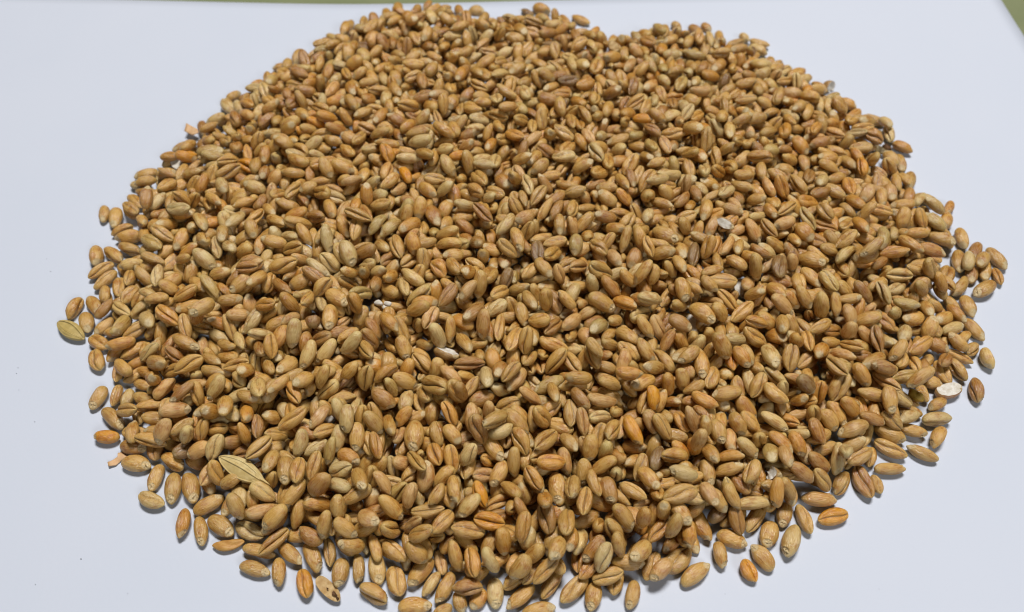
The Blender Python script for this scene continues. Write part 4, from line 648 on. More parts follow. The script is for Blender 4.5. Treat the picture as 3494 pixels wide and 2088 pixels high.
-253,656,120,-92,-13,-12,61,35,4,-859,272,104,-26,-55,-47,56,28,0,847,770,76,-41,47,3,60,35,1,977,562,67,-84,6,-21,59,30,1,-531,298,117,3,14,-79,49,30,0,-10,562,160,-22,4,18,63,33,3,251,806,107,-72,-44,6,61,36,0,-624,547,100,34,-23,13,63,36,0,-369,576,116,-3,5,-61,65,31,2,-772,419,96,-69,-16,23,58,30,0,-599,642,117,52,0,-39,62,31,0,404,558,133,51,-13,-21,58,32,0,-906,472,60,34,12,-5,61,32,7,-867,591,63,67,20,11,59,29,0,-646,-475,41,45,-69,-16,64,33,3,-551,-313,49,62,55,1,71,34,0,-464,285,93,-16,-77,-33,60,33,1,-508,665,96,34,1,12,61,34,2,73,138,97,-20,74,-50,64,36,0,192,247,89,-35,2,19,69,31,0,384,-252,96,-25,-17,73,60,35,4,481,-252,81,-19,-23,-45,59,37,0,559,-341,63,-49,34,60,63,35,1,623,425,93,-8,48,-57,64,35,0,695,1,93,55,-61,-12,60,36,0,762,442,78,57,20,-18,69,36,0,1056,393,40,50,-56,-22,65,33,0,-130,-547,79,-29,12,-34,57,38,0,-629,115,99,10,-6,-47,57,31,3,410,330,133,15,-82,26,71,35,1,
-266,192,128,13,30,-48,55,30,0,-807,-260,77,34,-37,13,62,34,2,390,-88,121,12,27,3,56,31,0,557,92,119,-1,-15,-55,65,30,0,-399,944,94,-32,-69,-3,59,35,4,-236,786,114,3,-2,37,60,37,0,-872,403,63,-31,-10,-6,61,33,0,555,284,116,40,-79,30,67,35,1,600,517,116,-9,7,-51,68,32,1,-837,289,79,-44,-22,-28,66,36,0,344,447,120,3,-6,-16,66,30,0,774,693,92,60,38,23,67,35,0,300,863,98,28,-72,51,66,38,0,-375,443,120,90,14,-3,65,32,1,550,366,107,-63,7,30,59,34,2,75,740,111,-79,26,39,64,32,0,556,892,86,-13,-87,21,66,34,5,-687,391,106,-16,-13,50,59,34,0,951,410,83,47,42,35,58,33,7,203,901,117,-28,81,8,59,35,0,-418,483,118,45,-72,-5,60,34,0,187,463,123,-16,22,-24,57,29,0,-453,625,123,47,-22,-24,61,36,0,418,468,108,-53,-72,-2,62,29,3,-851,732,18,72,-40,-9,76,38,1,1100,617,18,46,43,29,76,36,1,-945,-145,17,-28,41,-46,69,36,2,-917,-14,44,-70,-40,-17,53,32,0,-690,-131,56,61,-14,-10,59,34,1,-479,93,99,27,-11,-47,61,33,0,
-550,574,90,-32,16,9,64,32,7,-448,452,103,-37,-75,28,60,35,0,-470,589,103,-13,-62,14,58,31,0,-407,-576,40,15,55,54,59,32,0,-302,-245,97,35,0,83,64,39,2,-234,-418,63,62,50,7,64,33,0,-105,280,96,46,-1,-18,71,35,0,-18,57,102,-24,5,-53,64,35,4,31,-460,80,-46,-35,31,54,37,0,66,15,97,82,1,15,67,29,1,410,748,82,-14,12,-71,70,37,3,502,-289,83,-58,-58,0,60,33,0,510,365,115,59,56,-5,61,38,1,655,-126,86,51,1,-40,73,34,0,652,8,88,66,-20,-3,60,36,4,744,681,68,24,13,-12,71,32,0,815,-326,41,-55,-50,18,66,36,0,886,269,59,-33,17,-26,58,33,0,441,197,111,-13,84,6,58,35,0,377,613,112,-52,72,-3,68,37,0,-656,-175,87,51,-19,-1,56,28,0,152,205,136,37,-55,-29,61,34,0,-273,-182,95,81,-43,12,59,31,0,934,145,90,-18,31,-50,70,36,5,-513,-121,110,3,-40,-51,56,33,3,25,540,132,18,-65,-10,70,35,0,-477,-78,132,53,-65,18,56,31,0,377,896,96,-10,-58,39,57,36,3,85,303,126,34,14,71,61,30,4,547,414,117,50,40,41,60,30,0,
860,436,91,-4,-1,-94,58,35,0,419,952,89,31,83,1,60,36,4,365,563,116,-19,-2,-8,58,32,7,714,530,97,-37,-3,19,64,34,0,112,986,96,73,25,-5,68,38,4,-82,638,112,8,14,92,56,32,0,636,886,95,-50,-6,0,57,33,0,-914,527,50,-23,0,39,62,35,0,7,305,145,23,-55,18,56,35,0,101,739,127,39,7,-16,55,32,0,-286,529,119,35,25,18,64,35,2,129,869,117,-61,59,12,59,32,0,-77,-693,16,15,-49,-62,76,33,0,-654,-488,13,9,-5,-28,57,32,4,-835,-227,41,-47,8,-11,71,34,2,-809,380,79,-52,61,30,64,34,0,-656,270,91,56,39,23,53,34,4,-396,-145,89,11,4,4,62,36,4,-326,952,66,-44,53,10,63,34,4,-252,-472,56,75,-46,-33,60,29,1,-297,-361,92,-52,-58,-50,61,35,0,-213,-363,80,22,-1,15,57,26,0,-123,-623,36,0,-1,25,63,32,2,318,-12,89,22,-19,-39,60,38,2,352,-323,78,-30,-16,-32,65,31,4,572,2,89,-7,9,34,64,32,3,634,-341,61,55,12,1,56,31,3,848,631,83,24,15,32,69,35,0,938,523,62,-40,44,53,59,35,0,1011,328,66,1,1,-49,57,33,3,
-149,-334,105,28,-6,-19,55,29,5,-613,-355,84,-29,7,-22,57,36,5,-571,-194,101,56,-47,5,73,34,4,-530,-307,101,-7,25,-53,57,31,0,-328,-17,110,-53,35,-47,58,36,4,738,-162,80,19,-76,28,58,32,0,-767,125,109,44,-35,-2,63,37,0,-448,-75,110,69,-44,-6,53,30,1,-215,110,114,-11,80,-36,60,33,0,236,115,110,-29,71,9,59,30,0,-325,26,102,41,-30,15,70,32,1,644,-184,119,63,29,-43,64,33,2,379,361,143,10,-39,-78,54,33,0,-85,102,125,24,-37,-12,68,37,4,-552,808,81,6,15,-52,65,31,2,478,279,113,44,-35,-26,53,34,4,-122,485,127,53,-1,20,59,35,4,-336,441,137,6,40,83,70,31,0,492,587,120,-38,72,18,55,31,1,1100,-142,16,27,-67,-40,44,33,0,-835,-283,18,41,-9,-10,75,37,0,-833,20,76,-20,41,-60,57,35,0,-721,-168,58,-7,-28,44,60,33,3,-498,-24,88,77,33,-8,63,32,5,-378,-266,66,29,-52,-57,62,31,4,-151,283,104,-56,-62,-16,61,35,2,-33,-663,40,-14,83,-33,60,34,0,-11,-417,90,62,-63,21,62,37,4,73,-479,71,-28,4,8,70,35,1,137,-187,87,80,-25,20,58,36,1,
216,-246,101,43,-1,-14,52,29,0,439,257,116,53,26,18,64,32,4,544,-230,85,42,74,-28,65,33,0,659,546,88,29,-22,-28,64,36,3,761,93,89,70,-25,-16,63,34,0,743,413,69,5,7,90,57,34,0,827,-66,73,-3,31,-46,65,32,2,891,5,79,-2,5,18,68,38,0,917,81,71,46,20,10,62,30,4,971,290,84,-16,26,-44,60,33,0,-276,-244,112,-7,19,-43,57,33,0,-470,-183,97,46,-23,-47,64,37,4,-14,0,109,50,-49,-54,59,32,6,-809,69,102,28,49,-67,58,29,0,796,370,88,-73,-50,14,63,33,4,-543,371,93,45,46,39,58,34,4,761,538,98,53,41,18,62,35,2,434,699,91,-73,54,12,59,32,0,254,380,131,-65,-61,19,70,33,0,-288,746,118,-67,-22,5,59,34,0,-421,600,107,1,-16,-71,61,30,0,-389,712,94,0,-63,-54,65,31,0,-361,493,128,-21,22,87,62,31,0,8,948,104,3,-1,85,61,35,0,583,453,109,71,-15,36,60,31,0,676,673,94,0,88,1,63,30,0,-523,708,103,-47,72,-14,65,34,3,-1028,450,13,1,-3,-83,67,32,0,-884,-179,16,-16,64,-53,58,32,2,-735,477,64,-53,-67,-1,69,31,2,
-569,548,92,-8,16,7,56,32,0,-543,-497,39,93,7,-7,59,30,0,-539,33,88,-37,60,-44,59,32,0,-522,271,74,51,63,17,66,34,4,-508,337,95,-52,-8,3,60,34,0,-410,432,97,60,34,17,66,34,0,-449,-277,75,22,-21,-51,57,34,0,-273,-415,42,-52,-37,25,67,33,0,-305,-426,86,50,58,28,58,32,0,-155,-615,48,-64,2,-33,58,32,0,-83,-171,85,8,78,-15,60,32,0,7,-670,42,-58,-26,26,58,33,3,46,-371,94,-20,34,-37,63,30,0,56,469,127,15,-24,-68,68,31,3,223,-539,68,53,-28,-12,59,26,0,414,169,88,31,44,44,70,36,0,458,-321,79,7,-17,-29,65,33,0,451,-194,81,-54,19,75,64,32,0,686,-126,77,-60,35,-18,65,36,0,369,-542,71,87,-19,12,61,32,1,-704,110,97,-30,1,-32,62,33,1,298,-540,88,40,-55,3,60,33,0,-551,126,119,-47,1,-19,52,32,1,486,797,96,12,-47,-65,55,36,0,986,367,68,-65,-60,-10,60,30,3,-636,801,90,-25,-88,2,67,32,4,311,321,127,-12,18,-38,60,29,4,447,573,120,-15,-1,18,59,33,1,-177,419,139,80,-28,25,63,36,1,-162,988,116,8,-28,-76,65,34,0,
451,298,128,-67,-24,-59,54,30,3,-780,279,92,33,-14,-16,65,27,0,-260,718,122,68,-51,-15,58,34,4,581,382,109,24,49,23,63,36,0,1108,85,17,50,-80,0,64,39,0,-910,382,37,0,0,-70,65,34,0,-766,636,68,-9,12,70,69,36,3,-408,-342,71,-1,37,-9,64,38,0,-408,-528,40,93,10,-3,66,34,0,-396,-205,62,-4,1,15,65,34,0,-305,75,94,21,-56,-35,62,33,4,-257,1081,84,-21,16,-38,63,39,1,-178,-634,38,-16,-16,60,63,29,0,-187,464,119,-16,48,66,62,33,0,-114,-65,103,32,11,80,58,34,0,-89,45,101,-33,-79,-39,63,33,0,-20,893,91,-18,-11,17,58,36,1,136,-156,97,56,-60,45,67,30,0,279,216,99,-12,-68,-50,72,36,0,288,402,108,-4,-16,-82,55,38,2,349,2,84,36,69,-35,65,35,4,364,211,83,0,35,-75,60,29,0,526,335,91,24,-16,86,68,34,0,571,175,87,-21,-5,9,58,34,3,630,215,95,4,14,13,60,31,1,668,-392,53,-12,78,-40,62,38,0,708,-84,73,-19,-47,-40,73,29,4,866,205,76,87,30,-6,62,33,0,951,457,72,35,35,52,67,33,2,-830,468,84,9,3,4,73,36,5,
355,-447,83,-12,29,-12,62,37,2,-805,101,91,-26,-20,9,63,34,2,-285,-131,121,-63,62,25,65,35,2,471,122,114,14,16,78,66,31,0,210,481,124,72,-41,-17,61,33,3,-559,-280,94,-2,-21,-69,64,35,0,-100,514,122,-51,-5,7,57,36,1,-43,280,115,-84,25,-10,58,33,0,-321,103,108,-24,1,-30,59,30,0,-354,7,127,40,-45,21,62,33,0,513,655,108,-11,-7,69,56,34,0,37,664,128,55,71,6,61,33,1,492,903,77,11,4,5,63,32,1,-450,503,102,-1,-9,78,57,36,3,874,575,88,42,-23,-42,63,33,0,351,260,124,-34,12,40,53,37,0,349,817,102,-22,41,-53,63,35,3,-595,606,97,30,-23,-17,68,36,0,144,307,118,69,-16,0,65,30,0,385,786,117,72,22,26,57,32,0,477,419,125,20,67,1,62,30,0,-151,751,121,0,1,-56,58,33,2,370,421,151,-61,-61,31,68,34,5,1205,162,15,-6,12,-63,76,36,4,-214,-648,12,-7,7,-48,55,31,0,-850,-242,17,-33,4,-6,60,34,0,-591,-381,62,-56,7,-8,65,35,4,-433,228,101,59,45,23,65,38,3,-465,706,106,3,-3,-37,64,33,2,-425,318,93,-29,63,-41,59,32,0,
-252,-503,63,11,92,16,63,30,1,-198,-532,64,-27,20,-29,59,32,5,-236,-145,64,71,24,7,67,33,0,-231,628,107,-24,-20,69,62,36,0,-55,144,93,39,35,37,56,35,2,18,-366,90,1,23,-19,63,34,0,-8,-107,102,55,4,4,58,31,0,-24,491,106,14,-65,-18,62,36,0,55,642,108,11,85,-13,60,35,5,109,241,131,0,25,-71,64,32,4,133,-95,102,-10,7,-72,57,30,4,281,-102,80,-36,-60,8,61,35,4,291,449,108,-37,2,67,61,36,1,485,-140,90,-40,-33,37,66,32,0,766,141,88,-75,33,-17,60,34,4,897,-203,65,79,45,-5,53,31,0,900,491,64,11,50,61,68,31,0,1089,635,40,10,-16,-33,54,32,1,-762,3,82,-11,2,-21,66,32,0,802,-21,90,85,-22,-34,62,33,0,454,-151,86,-1,46,-3,56,31,0,-50,-374,125,40,11,-55,58,28,3,913,-73,71,34,32,-7,64,32,1,820,789,66,15,-86,-9,68,33,0,-59,456,118,-2,-9,-58,57,33,2,101,339,120,11,-91,12,56,30,0,360,399,128,1,-23,-30,65,34,0,-301,978,81,-41,-80,0,62,35,0,995,453,68,12,52,2,59,32,0,-60,254,124,-34,7,67,62,32,1,
-103,738,137,-41,12,-30,62,35,0,-28,442,94,71,9,41,62,39,0,-264,969,102,-3,17,-56,60,33,0,-37,962,108,-65,-10,-41,60,33,0,-416,723,115,-19,-3,7,58,32,0,799,430,74,-9,14,-42,57,31,3,19,891,96,4,-16,42,62,33,0,-566,752,86,-6,49,-8,57,32,0,1102,494,13,9,-9,-47,68,33,0,1161,270,17,-17,31,-58,66,37,0,-743,-398,17,47,-11,-11,71,36,0,-769,208,76,-29,0,23,57,37,2,-768,495,75,69,-47,15,56,37,4,-650,454,70,34,-46,13,61,37,1,-637,894,66,-36,-59,18,70,36,4,-543,-72,87,29,-13,-59,68,33,1,-519,68,95,29,-51,48,67,34,3,-404,-115,79,35,-76,-18,62,33,3,-372,-191,85,20,90,17,59,32,0,-345,-307,59,6,-14,-46,69,35,3,-344,277,110,-29,-7,78,55,34,1,-227,8,111,-32,62,12,63,33,0,-171,644,108,-10,21,-53,55,36,0,-186,92,88,22,-2,-30,55,32,0,23,-305,96,-61,46,-26,65,38,5,68,880,79,-3,29,-71,73,35,0,114,720,99,-10,2,-72,61,33,0,437,401,93,58,-14,-49,56,35,5,513,-139,88,-57,-50,24,64,35,0,519,280,93,25,-71,-53,67,31,0,
569,-483,44,-71,-1,-17,65,32,0,547,184,104,-28,84,1,65,31,2,633,-420,39,-2,-2,-41,70,36,3,899,687,62,26,-23,-45,65,35,1,-142,398,134,37,4,5,54,31,7,493,-229,106,61,-64,-5,59,29,7,-773,-231,65,-8,74,18,59,31,0,389,-169,97,69,-18,-44,57,37,2,708,131,99,-32,9,-48,57,31,0,637,-277,92,-34,14,-4,70,32,3,-734,-108,109,8,48,-25,63,36,4,-352,40,114,11,73,-9,54,35,1,-337,703,104,-11,8,-31,61,32,0,699,345,115,-32,-83,11,57,35,0,-184,966,98,16,-86,-1,60,31,1,-623,650,103,-67,-31,25,66,35,4,-110,590,129,70,-19,5,60,31,0,445,749,101,-9,-5,63,55,33,1,-139,876,109,77,34,5,58,33,0,824,345,93,2,-27,-56,64,34,1,618,828,90,1,-4,-68,65,36,2,-140,961,88,35,10,54,66,34,0,584,559,129,-16,4,36,62,37,0,-541,612,114,14,74,39,57,33,0,-443,1029,87,81,42,9,64,32,0,-65,495,129,-18,-31,22,54,28,0,-208,653,127,-19,8,-79,65,35,3,269,594,126,26,23,31,69,33,0,847,542,102,74,43,0,61,33,2,-122,432,137,38,-22,18,60,29,3,
903,-308,15,91,-17,-1,62,34,0,784,-370,17,-46,79,-8,72,36,1,-1038,241,14,16,-54,-59,60,29,0,-946,411,60,-6,-69,46,55,26,3,-867,650,38,8,2,-78,62,34,1,-795,-160,62,-51,-37,18,69,36,4,-816,55,61,11,13,-25,63,36,0,-759,314,60,-38,62,27,58,33,0,-706,94,60,3,-28,41,59,32,0,-550,280,88,-52,22,-23,57,32,4,-538,1078,43,-32,40,-39,68,38,0,-406,-235,80,9,17,-13,56,35,0,-270,-55,75,2,-84,16,60,31,0,-296,46,89,43,6,30,61,34,0,-72,-435,81,-25,13,12,71,36,3,-21,222,105,-71,-35,-37,55,34,1,-8,-614,62,28,77,-27,62,34,0,-32,-586,71,90,23,-12,60,35,4,67,-221,68,66,-58,33,68,32,3,61,1033,63,27,87,23,63,38,3,89,-671,41,-43,-71,34,54,34,0,226,-151,91,-33,-7,30,61,33,0,338,559,91,-7,3,-3,70,35,1,365,-116,87,-42,78,22,67,32,4,379,243,86,83,6,3,68,34,2,502,-511,39,20,89,-1,57,32,0,512,210,103,-4,75,-2,65,36,2,524,594,99,-83,-37,13,63,35,0,636,62,84,12,-20,-75,63,30,3,680,265,93,62,-57,15,64,36,0,
750,-129,73,4,-69,-23,63,32,4,753,819,71,-10,62,-58,58,35,1,960,-98,40,-94,6,3,63,33,0,1016,108,60,-17,57,-57,65,32,0,1015,431,40,-35,-84,-2,52,35,3,1074,341,38,16,-17,-57,62,31,4,-515,-531,71,-88,18,24,61,35,1,57,397,125,-13,10,-64,68,33,0,104,495,122,33,-43,12,54,35,0,-413,67,122,9,13,-27,66,36,1,529,-218,109,29,-16,-36,54,33,0,28,1001,94,1,-7,-32,71,35,0,707,953,60,-7,34,-79,63,30,0,-449,775,106,13,1,-74,52,31,0,48,910,90,-44,70,-6,60,34,0,-587,869,68,46,26,40,58,31,0,-733,748,64,-46,-78,-22,63,36,1,745,850,82,-8,8,74,58,32,1,502,423,109,0,-14,-27,65,36,2,702,439,116,6,13,11,57,32,5,-778,696,61,31,82,-7,64,33,2,-505,395,111,-89,-21,5,74,41,2,817,630,104,-4,6,-74,54,32,0,-661,367,102,-17,12,-50,51,30,4,-799,623,66,36,56,39,62,33,4,615,978,74,-39,39,-31,64,36,1,973,-292,15,11,-38,-69,53,31,0,-925,-204,15,-65,59,-8,56,32,0,-965,496,39,94,9,-2,51,33,2,-604,347,82,33,-38,-37,61,36,0,
-526,492,75,79,-25,8,58,37,0,-458,187,94,-87,-9,21,61,32,0,-412,670,96,0,25,23,62,36,4,-359,418,96,11,-44,68,67,32,0,-380,770,90,-14,-18,54,60,34,1,-362,671,101,-23,-19,44,63,36,1,3,-78,97,-34,-62,-25,64,36,0,194,-113,87,-50,-14,19,62,36,4,218,311,116,-21,88,-23,60,31,4,262,-458,62,-12,-30,-69,69,33,0,231,-388,84,-57,64,-23,64,32,3,313,-474,62,20,68,-4,65,38,0,343,-98,96,70,43,4,57,32,0,321,224,93,-47,36,5,62,29,0,346,208,106,14,-27,-48,51,31,1,397,-328,90,-21,1,2,52,32,4,812,-196,67,92,-8,-11,53,33,4,1033,-34,45,70,2,-31,52,33,0,1028,629,50,-27,29,-78,75,37,0,405,-374,111,-67,36,-18,54,31,4,28,240,135,-33,28,-32,54,28,0,134,378,104,35,-71,-26,63,30,0,585,-336,92,-38,39,-32,52,30,3,-451,874,96,7,12,62,61,36,1,-431,960,90,-16,-31,34,54,35,3,667,891,70,30,33,56,59,38,0,-715,412,82,19,80,45,65,37,7,-143,1067,84,-55,50,0,67,36,2,-414,897,92,-1,-3,30,59,31,0,-668,548,75,-32,60,-64,66,35,5,
548,961,80,1,2,34,59,36,0,325,584,118,-7,15,23,63,35,2,-611,296,93,-79,-25,30,60,31,0,-94,1032,93,42,-16,-11,55,34,0,457,631,115,58,60,2,54,34,4,-137,-756,13,-11,38,-69,44,27,0,-857,358,67,-30,70,22,59,30,0,-699,356,84,30,-4,13,65,34,0,-669,810,66,-27,-8,16,58,37,0,-521,106,88,-2,-4,75,68,36,1,-489,-136,101,-4,-9,-73,62,31,0,-433,-329,58,-2,-16,49,61,32,0,-383,999,73,-14,-52,-62,60,38,1,-321,-572,37,-7,93,0,63,29,0,-314,519,94,11,-11,-27,62,36,4,-281,432,112,8,7,-5,74,34,0,-218,-128,99,-8,49,18,61,31,0,-229,180,90,54,62,-6,61,38,0,-170,196,87,-31,28,-52,62,34,0,-215,378,100,-6,15,-73,66,30,0,-188,-417,64,-29,-27,84,60,31,0,-124,994,79,-56,31,36,62,37,1,52,-635,40,9,-9,-54,65,36,0,21,-504,59,-4,-8,-20,58,30,0,72,-197,84,33,-54,-5,63,30,0,136,39,112,27,-84,-25,55,33,0,149,444,118,46,-80,14,62,39,0,226,-352,93,63,39,-33,60,30,0,175,95,107,-19,-12,16,55,34,0,189,142,102,-30,7,49,66,34,0,
251,544,98,17,-25,26,63,33,4,428,-172,83,7,53,-20,59,36,1,614,-50,93,-58,61,-20,63,34,4,726,739,79,-2,2,47,54,32,0,759,-21,82,16,-6,-10,67,31,0,747,592,66,-67,-22,-21,65,35,0,785,-313,40,58,-60,-12,61,31,2,890,149,88,-18,-60,59,61,31,0,839,64,67,-15,50,-32,56,34,0,888,-31,61,-8,66,-16,62,39,0,914,597,72,64,25,-12,64,38,2,1102,329,39,-45,-18,21,59,30,1,163,533,135,65,-58,-2,62,29,0,598,-300,97,-63,17,47,59,31,1,-630,27,121,-21,69,55,73,37,3,-210,400,123,0,6,45,64,33,0,411,816,110,57,-38,-23,74,34,1,465,1031,77,-28,-39,56,62,33,5,580,973,93,-55,-52,14,66,32,3,188,644,108,-8,16,64,66,34,2,601,619,117,-38,43,-27,63,29,0,-491,785,98,45,73,11,57,33,0,-157,496,140,-22,-31,55,62,35,0,-1028,344,14,78,-31,-6,66,32,0,-846,784,14,35,13,19,49,29,0,1187,322,13,-16,28,-59,55,29,2,1092,-11,16,-30,21,-33,64,32,0,-816,190,80,-3,-31,-28,57,36,0,-701,-155,42,-42,-70,31,60,36,0,-636,309,80,-65,-56,-29,63,33,3,
-623,229,104,-15,4,-26,53,29,0,-535,521,92,-20,80,36,60,33,0,-472,315,89,-72,9,7,60,34,3,-109,-581,42,3,88,0,64,37,5,-102,-270,95,-54,10,27,58,33,0,-115,-23,113,45,77,25,64,34,1,-7,-631,37,0,-1,-5,57,33,0,39,-600,59,23,12,-65,65,32,0,57,-268,60,-67,33,-1,58,28,1,37,-227,73,-74,47,-33,69,35,0,58,-31,83,64,-14,-47,66,34,0,87,-579,63,-13,-13,12,63,37,2,154,28,87,-10,2,-42,57,32,0,132,1070,64,1,-53,78,63,33,1,166,-68,97,-1,32,19,62,31,3,252,25,96,-1,-6,9,63,34,1,333,-352,68,-30,-10,68,56,31,0,333,343,114,-50,71,0,63,33,0,408,-451,50,75,36,9,59,34,0,451,-372,80,-20,-8,39,61,30,0,505,60,101,49,-52,-19,59,29,0,469,163,90,11,31,-47,68,32,0,508,479,110,-29,45,-8,59,33,0,557,-372,44,69,-18,10,61,34,0,749,649,66,-19,60,-60,63,31,0,792,815,56,-34,45,48,67,37,3,983,188,61,37,33,21,59,31,1,1064,21,36,1,-1,54,54,29,0,-849,231,86,-16,-5,-5,62,33,2,45,-168,116,-22,7,-46,73,34,0,
572,128,93,67,-27,-14,71,37,1,-969,236,56,-47,14,-33,60,33,0,-146,530,126,-3,50,-43,65,32,0,236,650,116,-62,-43,29,58,37,0,339,480,132,70,33,-15,62,34,5,210,817,104,-3,-14,-27,63,34,1,630,773,79,-12,54,-35,53,31,6,142,667,119,-76,-11,11,55,31,2,706,788,87,33,22,-2,63,37,4,-300,875,88,5,-2,23,61,33,0,-742,565,70,47,-38,30,62,34,0,179,816,109,-40,-46,35,63,32,1,-36,757,120,32,-80,10,63,31,1,797,1041,16,81,-19,-4,67,33,0,787,1003,18,-34,13,-19,65,36,1,1009,741,18,-28,10,-18,57,38,2,462,-564,18,-14,47,-64,68,37,0,-957,198,39,-4,3,60,64,35,0,-903,239,68,46,33,26,57,35,0,-693,-17,80,-42,24,-10,60,28,2,-645,-275,69,-62,11,-37,63,36,2,-633,619,74,-31,-69,-25,69,36,2,-392,355,100,12,-32,-35,65,38,0,-377,1092,64,5,-26,-62,64,34,0,-327,-547,47,31,65,-34,59,33,4,-366,314,117,55,-15,24,63,31,1,-281,-571,61,-61,-13,-5,65,32,4,-163,-109,100,-47,8,0,66,31,0,-85,-132,88,56,-70,6,57,35,0,-122,876,80,-19,-13,5,66,39,1,
3,-564,75,-55,-9,43,58,32,0,56,-96,105,24,-86,-5,54,32,1,111,-315,88,-46,-43,41,60,35,0,100,-112,94,-41,-74,-5,69,37,0,167,599,108,-74,4,-42,70,35,0,219,518,109,56,-68,-29,67,36,0,202,889,81,49,-16,10,63,38,0,296,761,98,59,-28,-29,65,36,0,454,-525,60,-43,-65,-15,66,34,5,339,959,77,33,-42,30,67,37,0,452,-112,95,-63,-34,-2,60,33,0,449,128,89,-29,-27,57,60,36,0,462,248,99,-42,-10,36,63,33,2,494,316,93,22,47,56,58,33,1,557,658,94,-37,40,-31,62,31,0,653,489,95,63,37,-4,58,35,0,732,252,95,26,5,64,65,30,0,705,567,86,-5,-22,81,60,36,0,942,188,71,-28,7,-20,64,35,0,971,389,46,33,0,-22,72,39,0,1083,408,38,-72,59,-13,56,26,0,584,62,117,56,-30,1,62,36,0,562,-307,90,-15,47,-56,55,37,3,-421,-262,104,13,-14,-91,63,32,0,645,305,94,74,-40,-9,56,37,0,29,413,132,45,-34,-56,72,31,4,386,-433,84,55,20,-49,61,34,2,-36,518,129,49,-42,-9,59,33,0,242,924,90,29,45,44,60,34,1,459,326,111,13,-13,5,56,34,1,
-44,389,123,52,-61,-7,62,32,1,-239,886,82,-29,-75,36,60,34,3,250,717,94,53,59,23,55,32,0,-552,928,93,12,-40,-61,57,28,0,494,969,81,3,-17,-74,57,33,0,-172,839,112,-15,-26,-18,55,35,0,160,942,86,-11,40,-9,58,27,3,1106,419,16,-17,27,-55,76,36,0,-803,288,66,75,-48,8,62,34,0,-804,529,65,77,-37,24,55,37,0,-765,55,65,-67,48,-31,72,35,5,-603,-304,79,-19,-9,10,68,31,1,-602,1012,39,92,19,-2,63,33,0,-439,582,83,42,41,31,63,35,2,-344,772,89,8,3,-35,59,38,0,-248,-114,106,27,-70,15,60,33,0,-191,24,93,85,25,-28,57,34,0,-187,765,101,50,-51,40,58,33,0,-179,806,95,-31,-77,9,65,36,0,-55,-145,101,28,-9,-39,60,33,2,-81,992,74,12,-15,19,61,34,1,191,277,94,20,40,-4,65,33,3,270,-512,41,5,62,62,61,35,3,324,-271,86,46,4,8,60,33,4,424,291,92,-57,-21,3,68,34,0,482,-329,65,-26,-13,61,57,31,0,585,-521,37,-1,-1,-46,56,30,3,618,481,112,18,-56,-25,59,35,0,568,815,95,50,29,22,59,37,4,638,746,68,-15,56,-56,62,33,0,
684,171,73,-18,-22,-26,62,31,0,860,307,55,86,12,12,72,35,0,920,776,44,37,16,-2,60,33,0,930,58,55,13,48,-8,59,35,0,963,614,38,1,-1,49,59,36,2,-490,-272,101,0,3,-75,60,29,0,994,8,76,5,52,-58,54,35,3,56,518,130,58,-60,-1,67,27,0,242,489,121,-45,41,-60,58,32,1,-42,642,123,-64,64,-19,57,31,1,976,617,65,28,-76,-1,59,32,0,-72,894,92,-70,10,5,56,28,3,792,611,89,40,82,-5,63,31,1,-848,517,75,-24,16,67,66,34,0,108,886,100,36,7,7,66,31,0,926,680,58,-20,38,-34,59,33,1,-723,793,65,-27,15,-53,56,33,5,-315,1045,98,10,-21,-14,61,36,3,-91,936,89,26,-50,-49,61,30,3,-850,-319,13,-76,45,-5,52,28,0,368,-608,11,-1,1,-36,68,31,0,-598,-534,13,2,-3,-57,57,32,0,-912,100,38,-1,5,12,65,35,0,-931,271,46,64,37,-9,61,34,4,-719,-240,56,61,-35,36,70,34,1,-574,522,76,-55,-13,44,57,37,0,-536,-208,89,-15,-9,-32,57,32,5,-472,-455,61,-20,-70,31,62,34,0,-499,-340,63,-26,19,-22,55,33,1,-395,-54,90,-48,41,-13,72,34,0,
-351,552,96,-33,0,0,61,36,0,-292,-293,95,-5,3,45,59,38,0,-253,400,87,-38,-53,-14,56,32,4,-64,193,98,11,-29,-29,70,38,0,-76,406,113,18,15,8,69,33,1,-74,-502,42,-11,15,-7,62,34,5,-34,373,99,-24,-16,35,55,30,4,-63,733,98,53,33,11,65,35,3,-30,-518,43,45,-28,-43,62,34,0,4,-138,101,-51,55,-53,65,33,0,25,607,118,-4,-3,65,53,29,5,74,463,108,67,30,15,63,39,0,54,597,103,22,50,48,59,34,4,188,540,116,62,-58,7,60,33,2,213,-265,79,0,-72,38,63,39,0,216,74,95,-38,27,-29,58,35,3,220,286,96,-40,5,-66,60,36,0,255,-359,62,16,-19,-70,67,32,4,264,758,90,-4,-10,60,63,34,0,320,-179,86,18,19,38,60,32,0,313,530,97,-9,-33,-87,63,34,0,368,-504,79,-9,88,-12,61,31,0,425,795,79,-2,11,17,71,34,2,576,209,92,-15,83,3,71,34,0,654,-314,67,-70,7,-42,62,33,2,626,-287,59,52,-25,21,61,30,0,666,727,67,83,24,5,62,39,0,704,896,52,8,36,-30,59,31,2,812,-164,60,20,39,79,64,38,5,1089,45,38,27,45,46,53,28,0,
